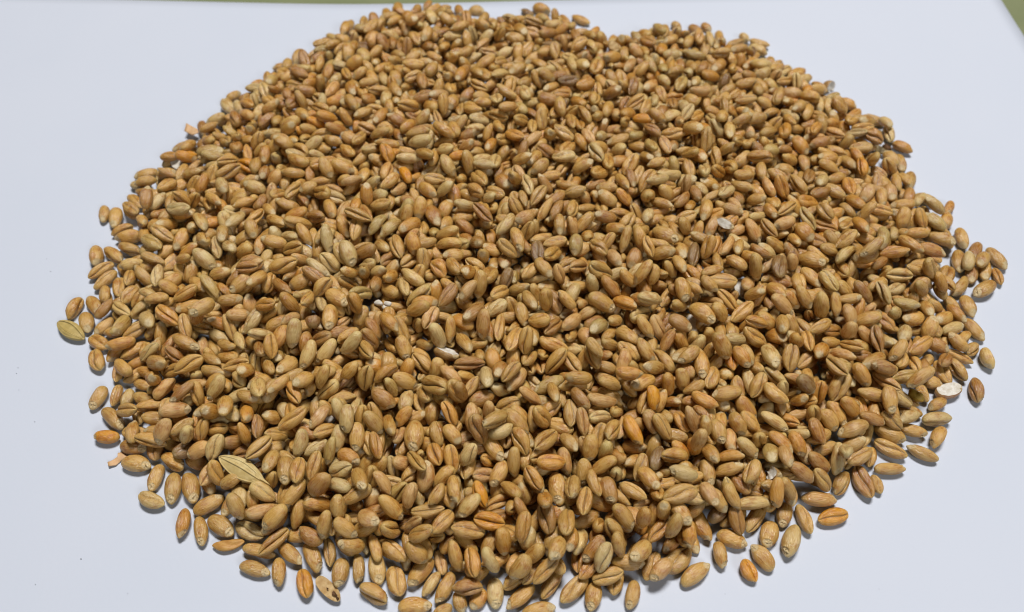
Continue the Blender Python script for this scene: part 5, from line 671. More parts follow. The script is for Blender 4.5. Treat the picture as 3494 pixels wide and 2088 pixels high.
1054,246,47,5,29,-50,65,37,0,18,-24,102,59,-15,17,61,36,0,-178,704,108,53,-53,-2,64,36,0,-336,1047,62,25,-17,-38,58,33,3,-348,622,111,30,-20,-37,54,30,0,151,1016,80,7,51,-52,65,31,2,37,726,114,42,-78,21,60,35,0,-262,945,76,-13,8,66,58,34,4,-85,669,105,21,14,2,60,33,0,-579,465,93,25,65,44,59,30,0,-597,764,76,37,34,8,70,35,2,782,577,101,53,-45,-10,56,29,0,-528,985,68,-5,14,-9,59,31,0,-306,-609,12,11,-8,-38,68,30,1,-856,-103,40,-43,-23,24,56,31,0,-739,347,62,-17,-88,-6,63,32,0,-698,909,36,-1,1,47,55,32,0,-634,-353,59,-6,10,5,60,33,1,-673,610,68,-24,-1,49,59,34,0,-605,-158,71,-46,-41,64,57,33,0,-611,75,86,16,6,-57,63,30,1,-538,461,73,-29,18,13,54,32,1,-422,-74,91,23,72,37,66,34,0,-340,-344,88,33,-50,-27,54,30,1,-326,-53,64,16,28,38,64,32,0,-343,85,100,73,-41,-12,59,35,0,-271,219,117,-1,54,-32,64,37,5,-305,731,89,-45,-6,37,67,30,0,-196,165,90,-44,-13,53,64,35,5,-40,945,75,27,75,-9,73,36,4,
44,-523,41,32,-73,-28,62,36,0,94,-496,53,-16,62,63,62,33,5,127,-541,71,46,-7,17,58,32,0,153,-21,106,-9,-35,-73,61,33,0,204,-215,98,-27,24,63,67,35,4,215,196,89,23,-10,29,62,33,0,250,-584,67,14,35,52,59,31,3,279,-313,71,63,23,11,60,33,0,311,682,79,87,-4,10,64,34,0,324,773,86,-44,-64,-4,64,37,0,280,984,73,10,36,2,59,36,0,472,705,74,-8,81,46,62,31,2,504,-480,61,-55,49,-15,61,34,1,776,785,56,16,15,72,55,35,5,0,536,111,-60,63,-7,73,31,0,-744,529,63,-3,48,61,59,35,0,-142,830,99,42,-38,61,56,34,0,746,461,96,-9,-43,-69,55,28,4,-519,757,100,52,30,22,51,31,1,-354,867,78,38,35,-4,59,32,0,237,562,129,45,45,-2,65,34,0,-134,343,103,41,48,-8,58,32,0,405,658,102,44,51,12,64,34,1,741,930,69,-61,-5,40,60,33,0,886,888,17,-26,89,-8,71,37,0,-765,-334,66,-65,61,-4,59,34,0,-721,249,73,87,10,-29,66,35,1,-739,662,54,-6,26,-56,64,32,1,-763,716,47,-53,47,21,55,30,1,-719,-304,58,14,33,25,54,31,1,
-684,247,78,33,-65,22,63,35,4,-720,283,82,26,-8,-81,57,33,0,-654,209,64,-64,-10,-2,65,35,0,-598,904,61,12,-26,-63,61,37,4,-530,-174,67,-81,43,-14,57,35,0,-512,843,77,-41,9,10,65,36,1,-464,-322,57,-54,50,-49,63,34,1,-467,-94,62,-12,2,-27,64,34,4,-344,-599,50,-8,32,-46,55,33,0,-400,-270,84,25,-21,-70,63,32,0,-372,403,71,-56,40,-23,62,35,0,-208,-581,37,-23,90,1,55,31,4,-239,326,96,32,-29,-48,62,35,0,-216,716,96,-16,49,-25,64,38,0,-207,930,84,-26,-1,40,58,32,0,-147,632,92,64,-66,16,68,35,0,-173,943,75,16,-29,14,60,33,0,-94,430,114,-7,-40,-51,58,33,0,-43,65,85,10,-25,-43,66,33,0,-6,693,123,-44,-40,11,61,36,0,128,788,114,-31,-76,-39,62,32,0,87,835,88,-25,12,-18,60,33,0,180,-347,87,33,-76,33,66,35,0,242,1001,74,-1,29,57,64,33,0,263,-579,38,1,-1,50,62,36,2,266,-474,38,20,-2,-3,65,32,0,268,-309,42,-91,25,1,58,38,1,294,591,108,-56,-31,43,61,35,3,344,900,77,-19,28,-43,60,37,0,372,-186,69,-37,-31,36,61,34,5,
488,70,80,0,-64,-22,58,33,4,547,-509,58,14,-71,51,60,36,0,590,284,91,-1,14,49,54,32,4,644,43,68,-21,88,-11,68,34,0,723,-206,65,0,45,19,64,37,4,782,-253,38,-3,2,58,55,33,0,802,581,71,-7,-82,10,58,32,0,847,256,62,34,2,9,57,33,0,841,453,63,23,28,8,67,37,0,848,529,75,-7,-3,90,61,35,3,987,229,48,78,26,-2,60,32,0,-602,39,94,31,-50,-58,64,39,1,-469,121,132,-20,43,-47,59,31,0,-876,-26,79,-39,12,-14,54,32,1,358,100,124,-23,-81,40,61,32,0,-635,56,109,0,-73,-45,56,33,4,-804,574,56,31,39,72,56,31,5,-655,484,91,22,15,-69,62,33,0,-587,433,102,-13,-81,-15,59,33,1,-630,583,84,8,72,-36,68,40,0,-34,849,92,34,-71,-4,59,33,0,324,638,103,-48,73,23,56,35,4,-207,576,103,-52,-72,-28,64,27,0,982,-175,14,7,2,21,55,30,0,-677,967,18,-26,30,-45,76,37,0,-258,-630,15,-76,33,-7,63,31,0,-833,-56,67,32,-50,-42,70,33,0,-829,567,46,68,18,-22,59,31,0,-649,781,57,-71,7,-8,64,34,0,-505,-500,58,-47,39,58,55,33,0,
-491,-175,70,36,-69,23,64,33,3,-430,-4,94,30,38,58,62,28,0,-436,707,95,74,-51,6,56,33,0,-357,927,58,-7,12,71,67,33,0,-425,1057,68,34,-43,-59,66,31,0,-264,-582,37,-1,1,34,63,35,2,-297,396,95,1,25,84,63,37,0,-145,744,87,-20,-27,-50,58,36,0,-89,223,66,55,-33,-18,52,37,2,-54,239,99,22,61,2,64,34,0,-15,-581,39,-11,2,-15,72,35,0,-13,185,110,-89,26,-1,66,33,0,143,-470,43,-40,-72,-9,58,34,0,169,-212,94,-11,-28,15,62,33,0,270,-203,101,-6,-26,68,61,32,0,299,-139,87,-70,-20,9,73,35,3,351,-604,40,-52,-53,19,64,33,0,478,-27,95,2,23,-70,62,33,1,509,117,92,46,-59,-33,59,36,2,539,-535,39,74,52,-8,58,31,0,541,839,81,-32,-31,52,62,33,0,585,375,75,-34,-27,18,54,31,0,591,481,94,-18,-78,19,61,35,0,806,-91,42,-1,-19,68,73,37,4,839,12,66,61,-52,-6,61,34,0,866,-153,71,31,-44,-9,71,36,1,859,596,64,-2,0,6,67,35,4,908,-44,41,-37,71,-29,61,35,0,887,95,59,5,-88,-27,64,36,2,-668,-349,89,-26,34,-70,56,32,0,
594,915,73,-30,-32,19,60,34,0,468,547,117,24,-50,-14,70,33,3,664,827,83,-65,-36,36,64,34,0,524,798,91,-32,5,-52,56,34,1,-647,686,98,48,-30,-30,55,34,4,600,656,104,7,61,-58,57,31,0,1000,582,67,-76,4,-16,61,28,0,-367,818,95,70,58,-26,60,32,0,-701,743,74,65,37,-27,57,28,4,1082,-116,17,22,-59,-50,69,34,0,-806,-203,40,78,-52,1,71,35,0,-809,703,38,19,-9,-32,62,31,1,-756,-9,55,-63,12,-8,60,33,0,-775,165,80,0,10,21,58,32,0,-717,-45,63,-1,-6,26,61,34,1,-651,-177,59,-15,-37,80,66,34,0,-613,526,70,20,-29,-18,74,39,0,-564,916,56,12,46,5,65,33,1,-484,-296,56,73,21,4,63,36,0,-472,618,89,-2,-90,22,65,35,0,-418,472,87,8,-7,-72,58,35,3,-389,631,89,-4,-79,-24,62,34,0,-412,759,98,7,1,-37,68,34,0,-329,232,84,-14,-2,-21,60,34,0,-297,1043,74,0,46,39,63,32,1,-283,-345,56,24,66,-29,70,36,0,-115,144,83,11,49,39,72,37,4,-127,89,98,6,-83,33,61,32,0,-43,-193,86,60,41,17,63,34,1,-26,307,93,-11,-39,66,71,36,4,
-38,13,77,16,55,6,60,38,4,19,339,119,-57,41,-6,65,33,3,33,84,68,-32,18,-49,62,32,0,175,-264,75,36,-53,-27,56,28,0,152,971,81,16,50,-78,61,33,4,273,-18,68,57,-12,52,57,34,2,588,-180,67,-28,-19,3,64,34,0,584,-45,101,-34,70,-9,65,35,2,635,104,88,10,-35,63,58,32,1,773,542,63,27,-30,-9,65,37,0,854,-62,56,-34,69,38,61,33,3,-593,144,101,44,-6,65,58,34,1,324,154,116,75,32,-27,67,40,0,383,-217,105,-5,-13,-72,59,34,0,462,931,76,-6,5,39,61,32,2,673,450,103,-14,-52,39,62,33,4,-10,1005,96,41,66,2,63,36,2,453,822,86,-5,18,43,70,33,5,326,715,109,12,-66,13,57,31,0,805,854,65,31,-81,14,62,35,0,720,1039,16,-48,-10,9,66,33,0,-546,-557,17,-51,4,-4,76,35,0,-788,332,65,62,24,-4,68,32,0,-766,274,65,-52,25,-27,61,37,2,-713,316,71,-13,-11,9,66,38,0,-727,375,67,9,-6,80,63,33,4,-777,791,39,5,93,0,62,30,1,-513,-284,81,73,-33,-19,58,34,6,-434,826,83,-50,36,-1,57,36,0,-417,875,67,-27,2,-47,67,35,0,
-323,272,95,46,61,20,67,33,0,-250,280,95,-24,-61,22,61,32,0,-275,586,96,-8,-75,-4,63,32,4,-150,-21,105,1,4,-25,58,30,0,-105,-526,38,61,-71,1,68,32,1,-121,-139,88,-5,-2,-29,62,34,0,-78,371,106,14,-2,-11,62,32,0,-13,-180,67,-51,-22,31,63,29,0,46,-388,62,68,-17,18,68,33,4,127,9,86,-23,-30,54,69,35,0,49,831,78,-22,23,-68,61,31,1,144,753,113,-16,0,4,60,34,4,194,-274,54,20,-82,32,56,32,4,232,244,98,-69,57,-27,65,32,0,201,1011,68,57,73,2,62,31,4,272,-378,79,41,33,-29,52,33,4,296,719,95,-42,28,-2,65,34,1,304,-65,111,3,31,69,59,35,4,360,19,105,50,-44,15,62,32,0,364,398,89,18,25,71,63,33,0,426,-358,89,-42,44,-40,65,36,1,415,213,78,26,-8,-14,60,35,0,460,-279,81,-74,33,-45,62,34,1,550,239,99,63,-3,-23,63,31,0,617,-102,86,-45,-43,0,65,31,1,632,648,74,-21,-67,18,60,36,2,667,-254,66,-33,33,-47,65,34,0,692,75,94,-34,56,-2,56,34,4,727,-133,54,-19,5,23,64,31,0,729,877,59,3,-6,-72,60,35,2,
924,233,69,-16,-44,63,57,35,0,925,318,57,40,12,49,74,37,0,1015,239,65,3,-44,60,69,31,0,-713,-273,71,13,43,-79,64,31,3,-399,229,113,36,-42,-36,61,37,2,398,-50,124,78,-9,-12,65,35,4,574,615,95,-32,15,0,53,31,3,-886,265,92,73,-59,1,66,34,0,175,857,94,-4,-77,-17,58,36,1,-397,1116,63,5,-24,-77,58,30,0,-82,755,116,-81,44,-14,60,35,0,-373,957,77,-57,40,-26,55,35,4,538,741,103,-4,-17,-56,63,30,1,799,672,86,-15,-16,-64,62,29,0,-102,-668,12,5,-60,-68,53,27,1,849,902,14,31,-88,-5,66,33,1,892,850,19,10,-45,-70,76,39,1,-835,-163,49,-11,-26,38,58,31,0,-805,272,40,-27,90,0,69,37,0,-780,595,40,47,80,-1,59,35,2,-697,477,77,35,-16,-77,54,31,0,-669,25,92,67,34,18,67,35,4,-626,251,82,7,26,-57,69,29,0,-479,-354,88,-64,55,-18,63,33,0,-465,956,64,7,93,-4,64,39,6,-369,-581,40,-62,-65,5,65,31,0,-375,110,91,-79,-22,4,64,34,0,-368,174,90,3,-9,-82,72,36,3,-404,410,75,21,59,-11,65,32,0,-390,839,76,-11,1,27,65,32,0,
-321,-212,89,7,-13,82,60,32,1,-278,-327,80,3,-37,-75,66,36,2,-227,479,116,23,-1,-50,59,32,1,-210,997,88,-49,-16,26,57,33,4,-158,-475,41,-46,-14,13,63,35,0,-182,375,114,-56,62,37,69,36,1,-133,117,97,-10,59,51,64,33,5,3,746,102,-10,-86,7,60,33,0,66,-329,87,11,1,88,57,37,5,124,599,110,40,-72,-6,64,33,0,143,-421,43,-64,-36,17,61,39,2,270,265,97,-61,-50,22,62,36,0,270,379,93,-69,-35,31,66,32,0,305,-236,87,-11,5,65,61,31,0,428,268,68,-84,-22,14,66,29,0,417,555,94,2,78,-24,63,29,0,478,462,86,-7,-46,-77,60,36,0,444,488,88,-39,26,-52,67,34,4,511,-397,67,-53,10,10,56,34,0,575,250,105,67,-44,-8,56,30,3,565,-212,68,0,-25,1,62,33,0,604,442,82,-68,-9,39,56,34,4,607,174,62,47,77,-23,62,36,0,700,105,84,-17,-46,45,62,29,4,684,803,67,0,2,6,58,32,0,735,-259,66,36,62,22,67,31,3,861,109,90,-24,15,-11,69,33,0,850,402,63,-7,-51,56,65,33,0,997,114,39,27,-48,-48,56,30,0,203,377,114,53,-69,-26,67,30,0,
314,544,124,-53,-14,38,52,29,0,-303,1081,77,22,-61,-50,65,36,4,234,439,125,38,-52,65,66,37,0,-545,648,105,-30,54,-11,53,31,1,-769,526,85,74,-34,33,56,30,0,690,472,95,-11,42,-1,66,35,0,753,1070,16,51,-28,-20,44,31,1,1014,695,18,-20,66,-48,62,36,2,1033,-121,16,-43,74,-17,75,34,0,-966,-89,15,-7,63,-63,51,31,0,-932,153,43,-24,-6,39,64,37,0,-961,283,39,50,-78,1,58,33,3,-874,-56,38,54,-53,-19,63,31,5,-789,-371,35,0,0,92,55,30,0,-803,-258,38,92,19,-2,65,33,5,-805,-99,38,51,-78,1,65,29,1,-732,-352,52,5,22,71,56,32,2,-711,-80,62,-75,-5,11,56,30,0,-661,-228,58,-1,-10,-7,66,40,0,-581,-253,72,46,-13,4,60,33,0,-623,2,78,55,-16,30,58,31,3,-521,-305,39,-27,47,-45,62,30,1,-447,673,86,-17,-77,34,62,32,4,-344,-478,56,0,-25,-41,64,33,0,-309,-123,102,63,-28,-64,58,31,3,-258,756,93,-86,15,4,70,37,0,-250,993,79,53,-5,-16,61,32,0,-226,-559,47,-13,35,64,58,29,2,-201,-169,80,53,-35,12,66,33,0,-160,-383,67,16,26,13,74,36,0,
-79,-201,75,31,58,5,62,35,0,-54,362,78,-69,-29,14,53,34,1,-36,-289,70,-62,-45,20,63,34,2,-12,417,78,15,-89,-12,62,29,2,99,-162,85,15,5,4,62,32,0,70,187,89,-40,-81,21,59,30,0,96,192,100,-30,-13,-57,61,35,0,84,973,70,-42,-14,63,54,32,0,143,-406,73,-58,-49,33,67,34,0,225,-470,53,-8,13,50,62,35,0,240,-75,91,36,-69,-46,58,34,0,388,30,72,0,11,35,59,31,2,499,513,88,-51,60,-45,64,35,0,561,583,101,39,60,12,56,32,1,635,-257,64,12,-27,17,62,33,2,657,245,80,-15,-88,-1,65,32,4,615,870,71,-27,-74,9,64,34,0,706,443,65,13,57,26,54,35,0,747,765,64,66,-38,-22,66,35,0,833,209,65,-32,43,-36,65,32,2,902,406,59,6,2,8,55,31,4,882,631,67,-79,28,-15,62,34,0,931,632,50,10,-30,40,63,35,0,975,-34,57,66,-22,-57,60,31,0,-306,776,101,-46,19,24,55,34,0,218,678,98,11,-57,-46,60,31,0,421,595,114,-8,-7,34,58,34,4,492,624,105,-13,-21,57,63,32,1,-479,1045,66,-23,0,-23,59,33,1,874,740,73,-4,16,31,61,35,7,
-4,1074,83,-10,-57,-58,61,29,1,232,-599,12,1,-7,-82,53,27,0,-738,-202,51,55,-12,-49,64,34,0,-576,12,68,-38,54,-29,61,31,4,-532,878,72,-37,61,-26,63,38,1,-480,-420,40,30,46,47,63,32,1,-500,147,87,39,-28,-37,65,35,0,-449,1119,44,22,-2,-44,63,39,4,-410,-463,54,-29,42,21,59,34,0,-369,-262,40,-88,-34,-2,62,33,4,-361,166,63,-53,-28,45,63,32,3,-344,518,109,15,61,10,54,35,2,-352,736,91,-44,49,11,63,31,2,-271,-18,83,-23,56,-4,59,37,0,-198,-241,66,72,44,-14,59,28,1,-206,-631,41,41,-31,-31,62,34,0,-131,-394,83,-27,83,-11,56,34,0,-115,455,119,-59,1,7,67,31,4,-66,-467,42,92,-20,2,68,37,3,-52,-160,66,-11,-1,-60,65,32,0,-1,-480,37,0,0,14,64,33,4,35,482,107,11,-5,23,71,35,4,51,165,99,-42,51,29,62,34,0,85,-414,84,13,66,63,66,33,4,118,336,95,42,-78,8,56,32,3,243,-216,92,38,-58,-7,70,33,0,296,20,99,-40,67,51,71,35,1,377,-325,58,38,-5,-51,66,34,0,359,779,84,-18,-15,70,63,32,2,439,-31,87,32,-42,-30,55,34,0,
482,436,69,-71,10,-6,62,34,0,525,-419,40,-19,4,-18,61,37,2,547,-128,90,-32,38,51,61,36,2,513,865,63,-11,-18,45,62,34,4,564,-403,58,-6,75,-43,65,32,5,639,178,72,69,17,-51,57,35,2,697,-311,39,13,18,46,64,33,3,694,-213,36,-1,1,24,57,31,3,744,509,74,-50,40,-59,70,37,0,710,670,58,3,-7,54,65,32,0,709,-50,101,6,-17,82,58,37,0,786,75,52,-23,47,-62,58,35,0,821,-262,43,-44,44,-26,62,35,4,981,-1,42,29,-22,-27,62,34,0,1066,490,37,0,0,57,62,35,0,-89,-368,101,22,-19,-82,54,30,0,-369,200,123,75,-45,-5,64,30,4,46,-513,86,2,0,-31,62,33,0,-664,-279,89,25,2,-77,56,33,0,-527,924,80,-56,-31,9,53,29,0,-445,338,100,-21,37,59,53,35,0,433,859,81,20,-47,17,64,34,1,-61,1032,90,27,48,26,61,31,0,-90,1108,65,54,41,14,60,37,0,50,-532,13,87,8,1,53,28,0,-975,-6,17,-11,33,-69,59,36,0,-743,-373,38,83,-43,2,63,30,0,-682,-57,71,-12,-43,42,61,29,4,-655,-83,70,-5,31,-42,66,32,0,-583,-327,62,11,1,39,66,35,0,
-579,116,78,23,62,-40,60,34,3,-542,-462,39,-88,-28,4,64,32,2,-487,-368,39,37,85,-1,64,35,0,-488,930,86,-4,5,43,58,34,0,-376,888,63,-82,25,21,60,31,2,-370,1169,42,24,56,60,60,34,2,-338,-437,60,4,-12,5,58,34,0,-313,-168,58,87,29,16,60,30,0,-321,602,94,-31,29,-24,58,35,0,-353,-241,93,-50,-10,17,59,33,0,-261,251,105,-16,13,-11,64,32,4,-254,363,90,43,-68,46,61,32,2,-268,853,81,4,-6,4,61,35,0,-262,1186,39,-38,85,1,70,32,0,-221,256,99,59,56,-3,62,32,0,-137,314,94,47,-26,17,59,33,0,-170,330,100,1,-3,33,67,37,0,-99,-313,69,4,-5,9,65,35,0,-72,-617,38,0,0,-14,59,36,0,-64,-572,63,-62,-68,-2,57,26,0,-58,-258,88,1,15,81,61,34,1,163,-393,90,-30,-39,43,59,35,0,167,334,98,43,34,19,60,31,2,130,473,82,30,20,-55,63,34,0,199,804,73,-30,25,-8,63,33,0,233,904,65,25,7,-22,60,35,4,256,135,65,-28,-4,1,63,32,0,280,552,81,11,50,-69,60,34,4,270,886,67,4,-22,40,64,33,2,314,300,86,-24,47,73,70,30,0,
382,177,98,-62,39,-42,62,35,0,394,1001,62,13,7,62,63,34,5,452,-502,43,-25,-78,-23,53,33,6,445,-424,62,36,-52,-44,57,29,0,461,-456,59,36,1,6,64,32,0,586,-87,83,69,-13,43,57,35,0,620,527,89,18,0,-89,62,35,2,711,309,85,-39,48,-5,57,33,0,743,-236,88,1,17,7,70,39,1,741,140,67,1,-62,21,64,34,0,770,235,91,-12,67,-47,55,31,0,762,-250,58,-6,-12,-37,59,32,1,865,-179,53,23,-62,27,63,34,4,875,471,72,82,-4,-18,68,31,0,938,-42,65,36,67,18,59,33,3,965,333,68,11,62,47,76,33,3,156,-439,92,-74,33,31,55,29,3,-328,412,125,87,14,11,61,31,7,24,108,112,-16,-19,66,67,33,4,386,449,108,0,6,-36,69,32,0,1014,169,79,82,-28,6,58,31,0,98,770,111,20,60,-50,69,36,1,3,430,109,-55,12,-51,69,29,3,-496,995,62,-67,-8,-49,58,33,3,404,912,81,3,24,49,65,30,0,-632,842,71,32,73,-29,62,36,1,-955,-50,17,-78,26,-6,66,34,5,-810,416,77,-50,-5,-12,55,32,1,-693,-194,57,58,5,-47,68,32,0,-700,862,39,89,-29,2,58,35,0,
-688,190,77,-42,-17,-33,65,34,3,-664,676,71,47,-4,-9,60,33,4,-581,-424,40,-58,-14,7,51,30,4,-606,801,66,1,3,35,60,32,2,-598,977,38,-20,-3,9,56,32,5,-488,369,79,-22,24,20,64,39,0,-481,1119,39,-55,-55,21,63,31,0,-432,-425,58,1,-2,47,62,37,0,-412,608,73,24,61,-36,56,36,3,-395,277,98,61,22,20,62,39,5,-297,192,93,-7,-46,48,63,35,0,-330,378,107,4,8,-14,58,32,4,-336,671,85,-3,-24,-24,49,34,0,-287,-412,66,-10,-12,45,67,32,0,-300,-30,63,-30,23,-45,65,35,0,-269,474,106,-8,-73,39,68,38,0,-179,269,84,51,52,38,61,35,4,-218,778,86,-52,30,-13,60,30,0,-152,-154,75,-79,39,-23,68,34,0,-147,-435,72,-69,-43,26,57,33,2,-9,-171,94,-37,-64,39,60,33,0,-24,149,100,-19,6,-47,60,33,0,8,651,109,84,-33,9,59,32,2,26,-409,77,-2,0,-26,61,32,0,98,-329,65,58,68,0,57,33,0,127,225,111,17,28,-70,63,34,4,234,601,108,25,-46,24,51,30,1,293,124,75,42,-48,48,62,33,4,265,512,92,-61,1,-3,61,32,0,265,621,103,-62,17,30,57,35,2,
327,290,67,62,42,9,59,35,6,330,828,83,-16,-37,-71,65,31,2,369,-357,63,35,-7,-27,64,34,4,370,93,70,-46,78,26,56,35,0,418,1025,62,-17,6,63,59,33,0,522,-43,86,-14,60,20,57,32,4,542,310,88,34,-34,62,63,28,0,590,958,63,-5,-16,47,57,32,0,623,-315,43,73,-15,-19,59,34,0,635,307,62,-58,-50,3,66,36,3,640,479,66,-22,57,-58,64,33,0,687,58,57,4,4,-54,60,35,0,716,51,66,57,-72,-19,64,31,0,663,998,51,-46,18,-61,68,29,0,749,713,63,-12,-5,-23,66,30,3,823,381,68,0,81,18,62,34,0,917,365,62,83,-8,16,63,35,3,957,-210,40,-39,-32,34,61,32,4,988,134,64,-41,26,-41,64,32,0,956,747,38,17,-58,-59,61,27,5,1024,79,68,-7,65,-66,63,36,0,401,307,117,-80,-4,13,63,28,0,520,1014,75,11,41,20,70,32,3,0,585,131,-62,-47,13,55,36,0,101,1096,71,-58,-45,43,53,33,1,-713,698,70,73,-39,5,58,35,0,-53,806,99,54,53,-22,74,36,0,-309,656,99,39,11,45,65,34,0,-906,635,17,32,-22,-32,64,35,4,-1029,305,14,85,-33,-2,68,33,0,
-955,427,39,19,4,6,55,34,0,-867,-5,60,-79,15,-17,61,35,0,-858,220,39,40,67,25,65,31,5,-793,508,41,1,65,-67,65,34,5,-750,610,52,73,-35,38,67,35,0,-757,750,38,1,2,-29,62,35,1,-734,74,68,10,-24,-18,58,29,4,-692,688,42,-33,-44,48,70,36,0,-635,-157,43,71,-14,-3,65,39,0,-650,-13,87,-26,71,38,54,32,0,-646,133,74,-39,12,25,69,35,0,-586,559,73,7,-77,15,67,35,7,-593,684,73,-15,-78,27,60,34,0,-554,-229,74,53,-7,-47,59,31,0,-492,282,69,13,-14,-46,61,38,2,-476,470,72,9,78,17,62,32,4,-504,694,81,25,-14,-75,67,38,0,-511,768,67,62,-32,24,64,33,0,-444,149,82,20,-9,-22,64,35,0,-404,128,82,-30,69,-18,66,34,0,-362,1052,44,-19,-37,-76,64,27,3,-327,160,90,4,8,37,55,34,2,-310,287,66,12,12,34,62,33,4,-286,936,59,85,-36,4,58,31,0,-260,-323,37,0,-1,-5,59,36,0,-262,43,72,-63,30,-7,54,37,0,-283,275,89,78,23,-14,55,34,1,-230,1075,65,64,47,14,67,33,4,-121,395,73,38,9,-11,64,35,0,-74,-4,59,60,-31,-7,68,35,0,
-80,135,92,36,-2,-45,59,30,0,19,790,82,10,-63,-60,66,33,2,7,1047,85,-53,1,42,59,34,4,97,35,86,39,-36,-56,57,35,1,58,363,107,-69,-43,29,62,38,5,46,526,102,-22,2,8,67,34,0,86,606,112,-52,-50,43,56,38,0,137,66,90,-10,10,-73,60,34,0,112,107,83,21,-11,-29,68,33,2,173,-628,39,70,-62,2,58,32,4,141,-561,62,64,-35,36,58,34,4,174,53,94,-18,12,-38,58,32,0,158,519,109,-36,9,16,59,33,0,154,702,96,-54,27,-29,68,36,4,225,141,87,-12,-26,69,61,34,1,176,385,108,52,39,32,58,33,0,259,-144,70,13,10,-51,61,36,3,219,-47,88,7,-27,39,61,34,0,200,-68,99,-55,38,-3,61,31,0,289,-495,67,-5,-19,-8,63,30,0,354,279,87,41,58,19,59,31,0,373,947,88,57,-55,20,69,36,4,420,-398,70,61,-46,4,70,35,0,413,-266,78,57,6,8,72,37,0,483,229,96,10,-53,-40,56,34,5,486,840,79,-59,-42,21,59,32,0,520,-266,68,-50,61,-2,65,37,0,519,-101,64,26,15,76,64,38,0,526,988,56,-34,3,-32,56,34,1,595,-235,82,11,24,-63,63,29,0,
576,-455,39,1,65,-65,66,31,5,643,396,77,-20,-42,65,54,36,0,752,294,83,16,-67,33,58,31,0,729,464,74,5,16,-25,67,31,0,787,645,66,-60,-33,14,64,33,2,820,312,66,-5,14,69,65,31,5,941,-52,37,5,5,47,54,32,5,951,657,42,-7,80,-30,58,36,2,1008,-96,40,-40,-84,-1,54,34,0,-77,-531,47,15,21,-12,60,31,0,359,-488,97,-23,-28,-49,53,31,0,49,305,119,7,-20,-79,56,32,0,-248,123,120,31,-51,-53,57,30,3,-116,621,109,-2,1,68,62,31,0,309,942,80,27,89,2,64,29,0,116,547,108,12,-48,-7,62,30,0,-334,1105,71,-4,9,49,59,38,0,157,-573,13,65,-57,-10,56,28,3,-1030,409,14,80,2,1,61,31,1,-946,563,12,-3,16,-80,72,30,0,-850,667,16,39,3,4,63,32,0,-723,922,12,0,3,-91,59,34,2,943,824,15,-30,14,-24,59,30,0,1077,365,13,0,0,-29,61,36,0,-845,279,37,0,1,20,56,34,1,-843,318,57,-58,29,1,63,33,0,-881,451,39,-43,-25,27,60,31,3,-770,145,53,-25,-32,-71,60,38,0,-774,640,39,13,11,12,67,29,4,-684,58,70,54,50,14,73,36,1,
-630,-103,60,-59,64,-30,64,37,0,-587,88,76,-32,-27,80,58,31,0,-591,269,68,53,9,5,58,34,0,-559,-21,69,55,52,-4,64,31,0,-374,-463,55,-28,28,39,63,35,1,-383,22,62,30,8,3,63,36,0,-332,-515,61,16,45,-40,63,38,0,-349,-11,88,39,-30,-34,65,30,2,-243,-223,87,11,-81,12,49,33,5,-207,276,68,-14,26,-48,75,35,0,-199,922,59,-52,-71,31,63,33,0,-204,974,72,65,14,11,58,38,0,-162,-580,36,-28,89,1,57,28,0,-166,-511,37,-9,19,-70,66,30,4,-201,-442,56,-30,34,50,65,30,0,-197,-383,60,65,12,-7,58,31,0,-179,53,98,5,-49,-77,66,33,2,-159,482,102,8,21,47,65,32,2,-105,-207,89,50,65,-24,58,31,0,-21,250,89,45,-20,-64,64,36,0,2,328,94,43,-56,52,53,33,0,-2,824,82,-14,10,-1,61,32,0,44,1000,68,-9,-25,62,57,31,0,101,-223,44,62,-3,-3,62,34,0,133,394,75,16,26,-28,62,31,0,183,-499,68,-7,-16,-63,63,34,0,163,-220,60,42,67,26,58,30,0,151,-143,62,80,12,7,66,34,0,172,96,76,24,0,5,63,31,5,181,958,65,6,85,-19,68,33,0,
191,1071,61,61,51,-11,63,32,0,256,-425,36,-1,1,71,61,31,0,259,314,110,-64,-44,4,55,33,0,259,582,93,34,-78,-22,64,37,0,260,802,77,21,-5,19,58,30,4,298,848,69,0,37,35,60,31,0,304,-409,49,-34,-40,0,58,36,1,395,843,81,-28,-76,-11,57,32,4,396,800,66,37,29,19,63,34,0,504,946,63,-3,10,39,62,33,3,471,979,57,-72,7,-8,60,32,5,505,-228,53,0,78,-22,64,34,0,548,1032,53,50,-49,28,66,31,2,568,709,93,29,12,47,59,33,0,631,-151,76,-12,21,-37,59,33,0,619,-478,37,0,1,-1,59,33,0,690,-201,62,-35,80,-13,53,31,2,678,546,63,35,-14,7,67,34,0,746,-331,38,0,0,-15,68,35,3,756,-306,49,-9,32,46,63,32,4,729,110,66,-92,15,-1,66,38,2,735,218,68,73,52,-17,64,35,4,776,731,68,-19,-23,-74,61,34,4,782,340,68,74,-19,24,62,29,0,849,-314,40,47,61,22,67,36,0,847,-117,61,-28,52,61,57,33,1,856,59,41,35,-39,-41,54,34,0,887,436,68,-25,-16,20,63,31,0,900,-206,39,67,64,-2,54,32,0,880,528,61,10,70,2,64,33,4,
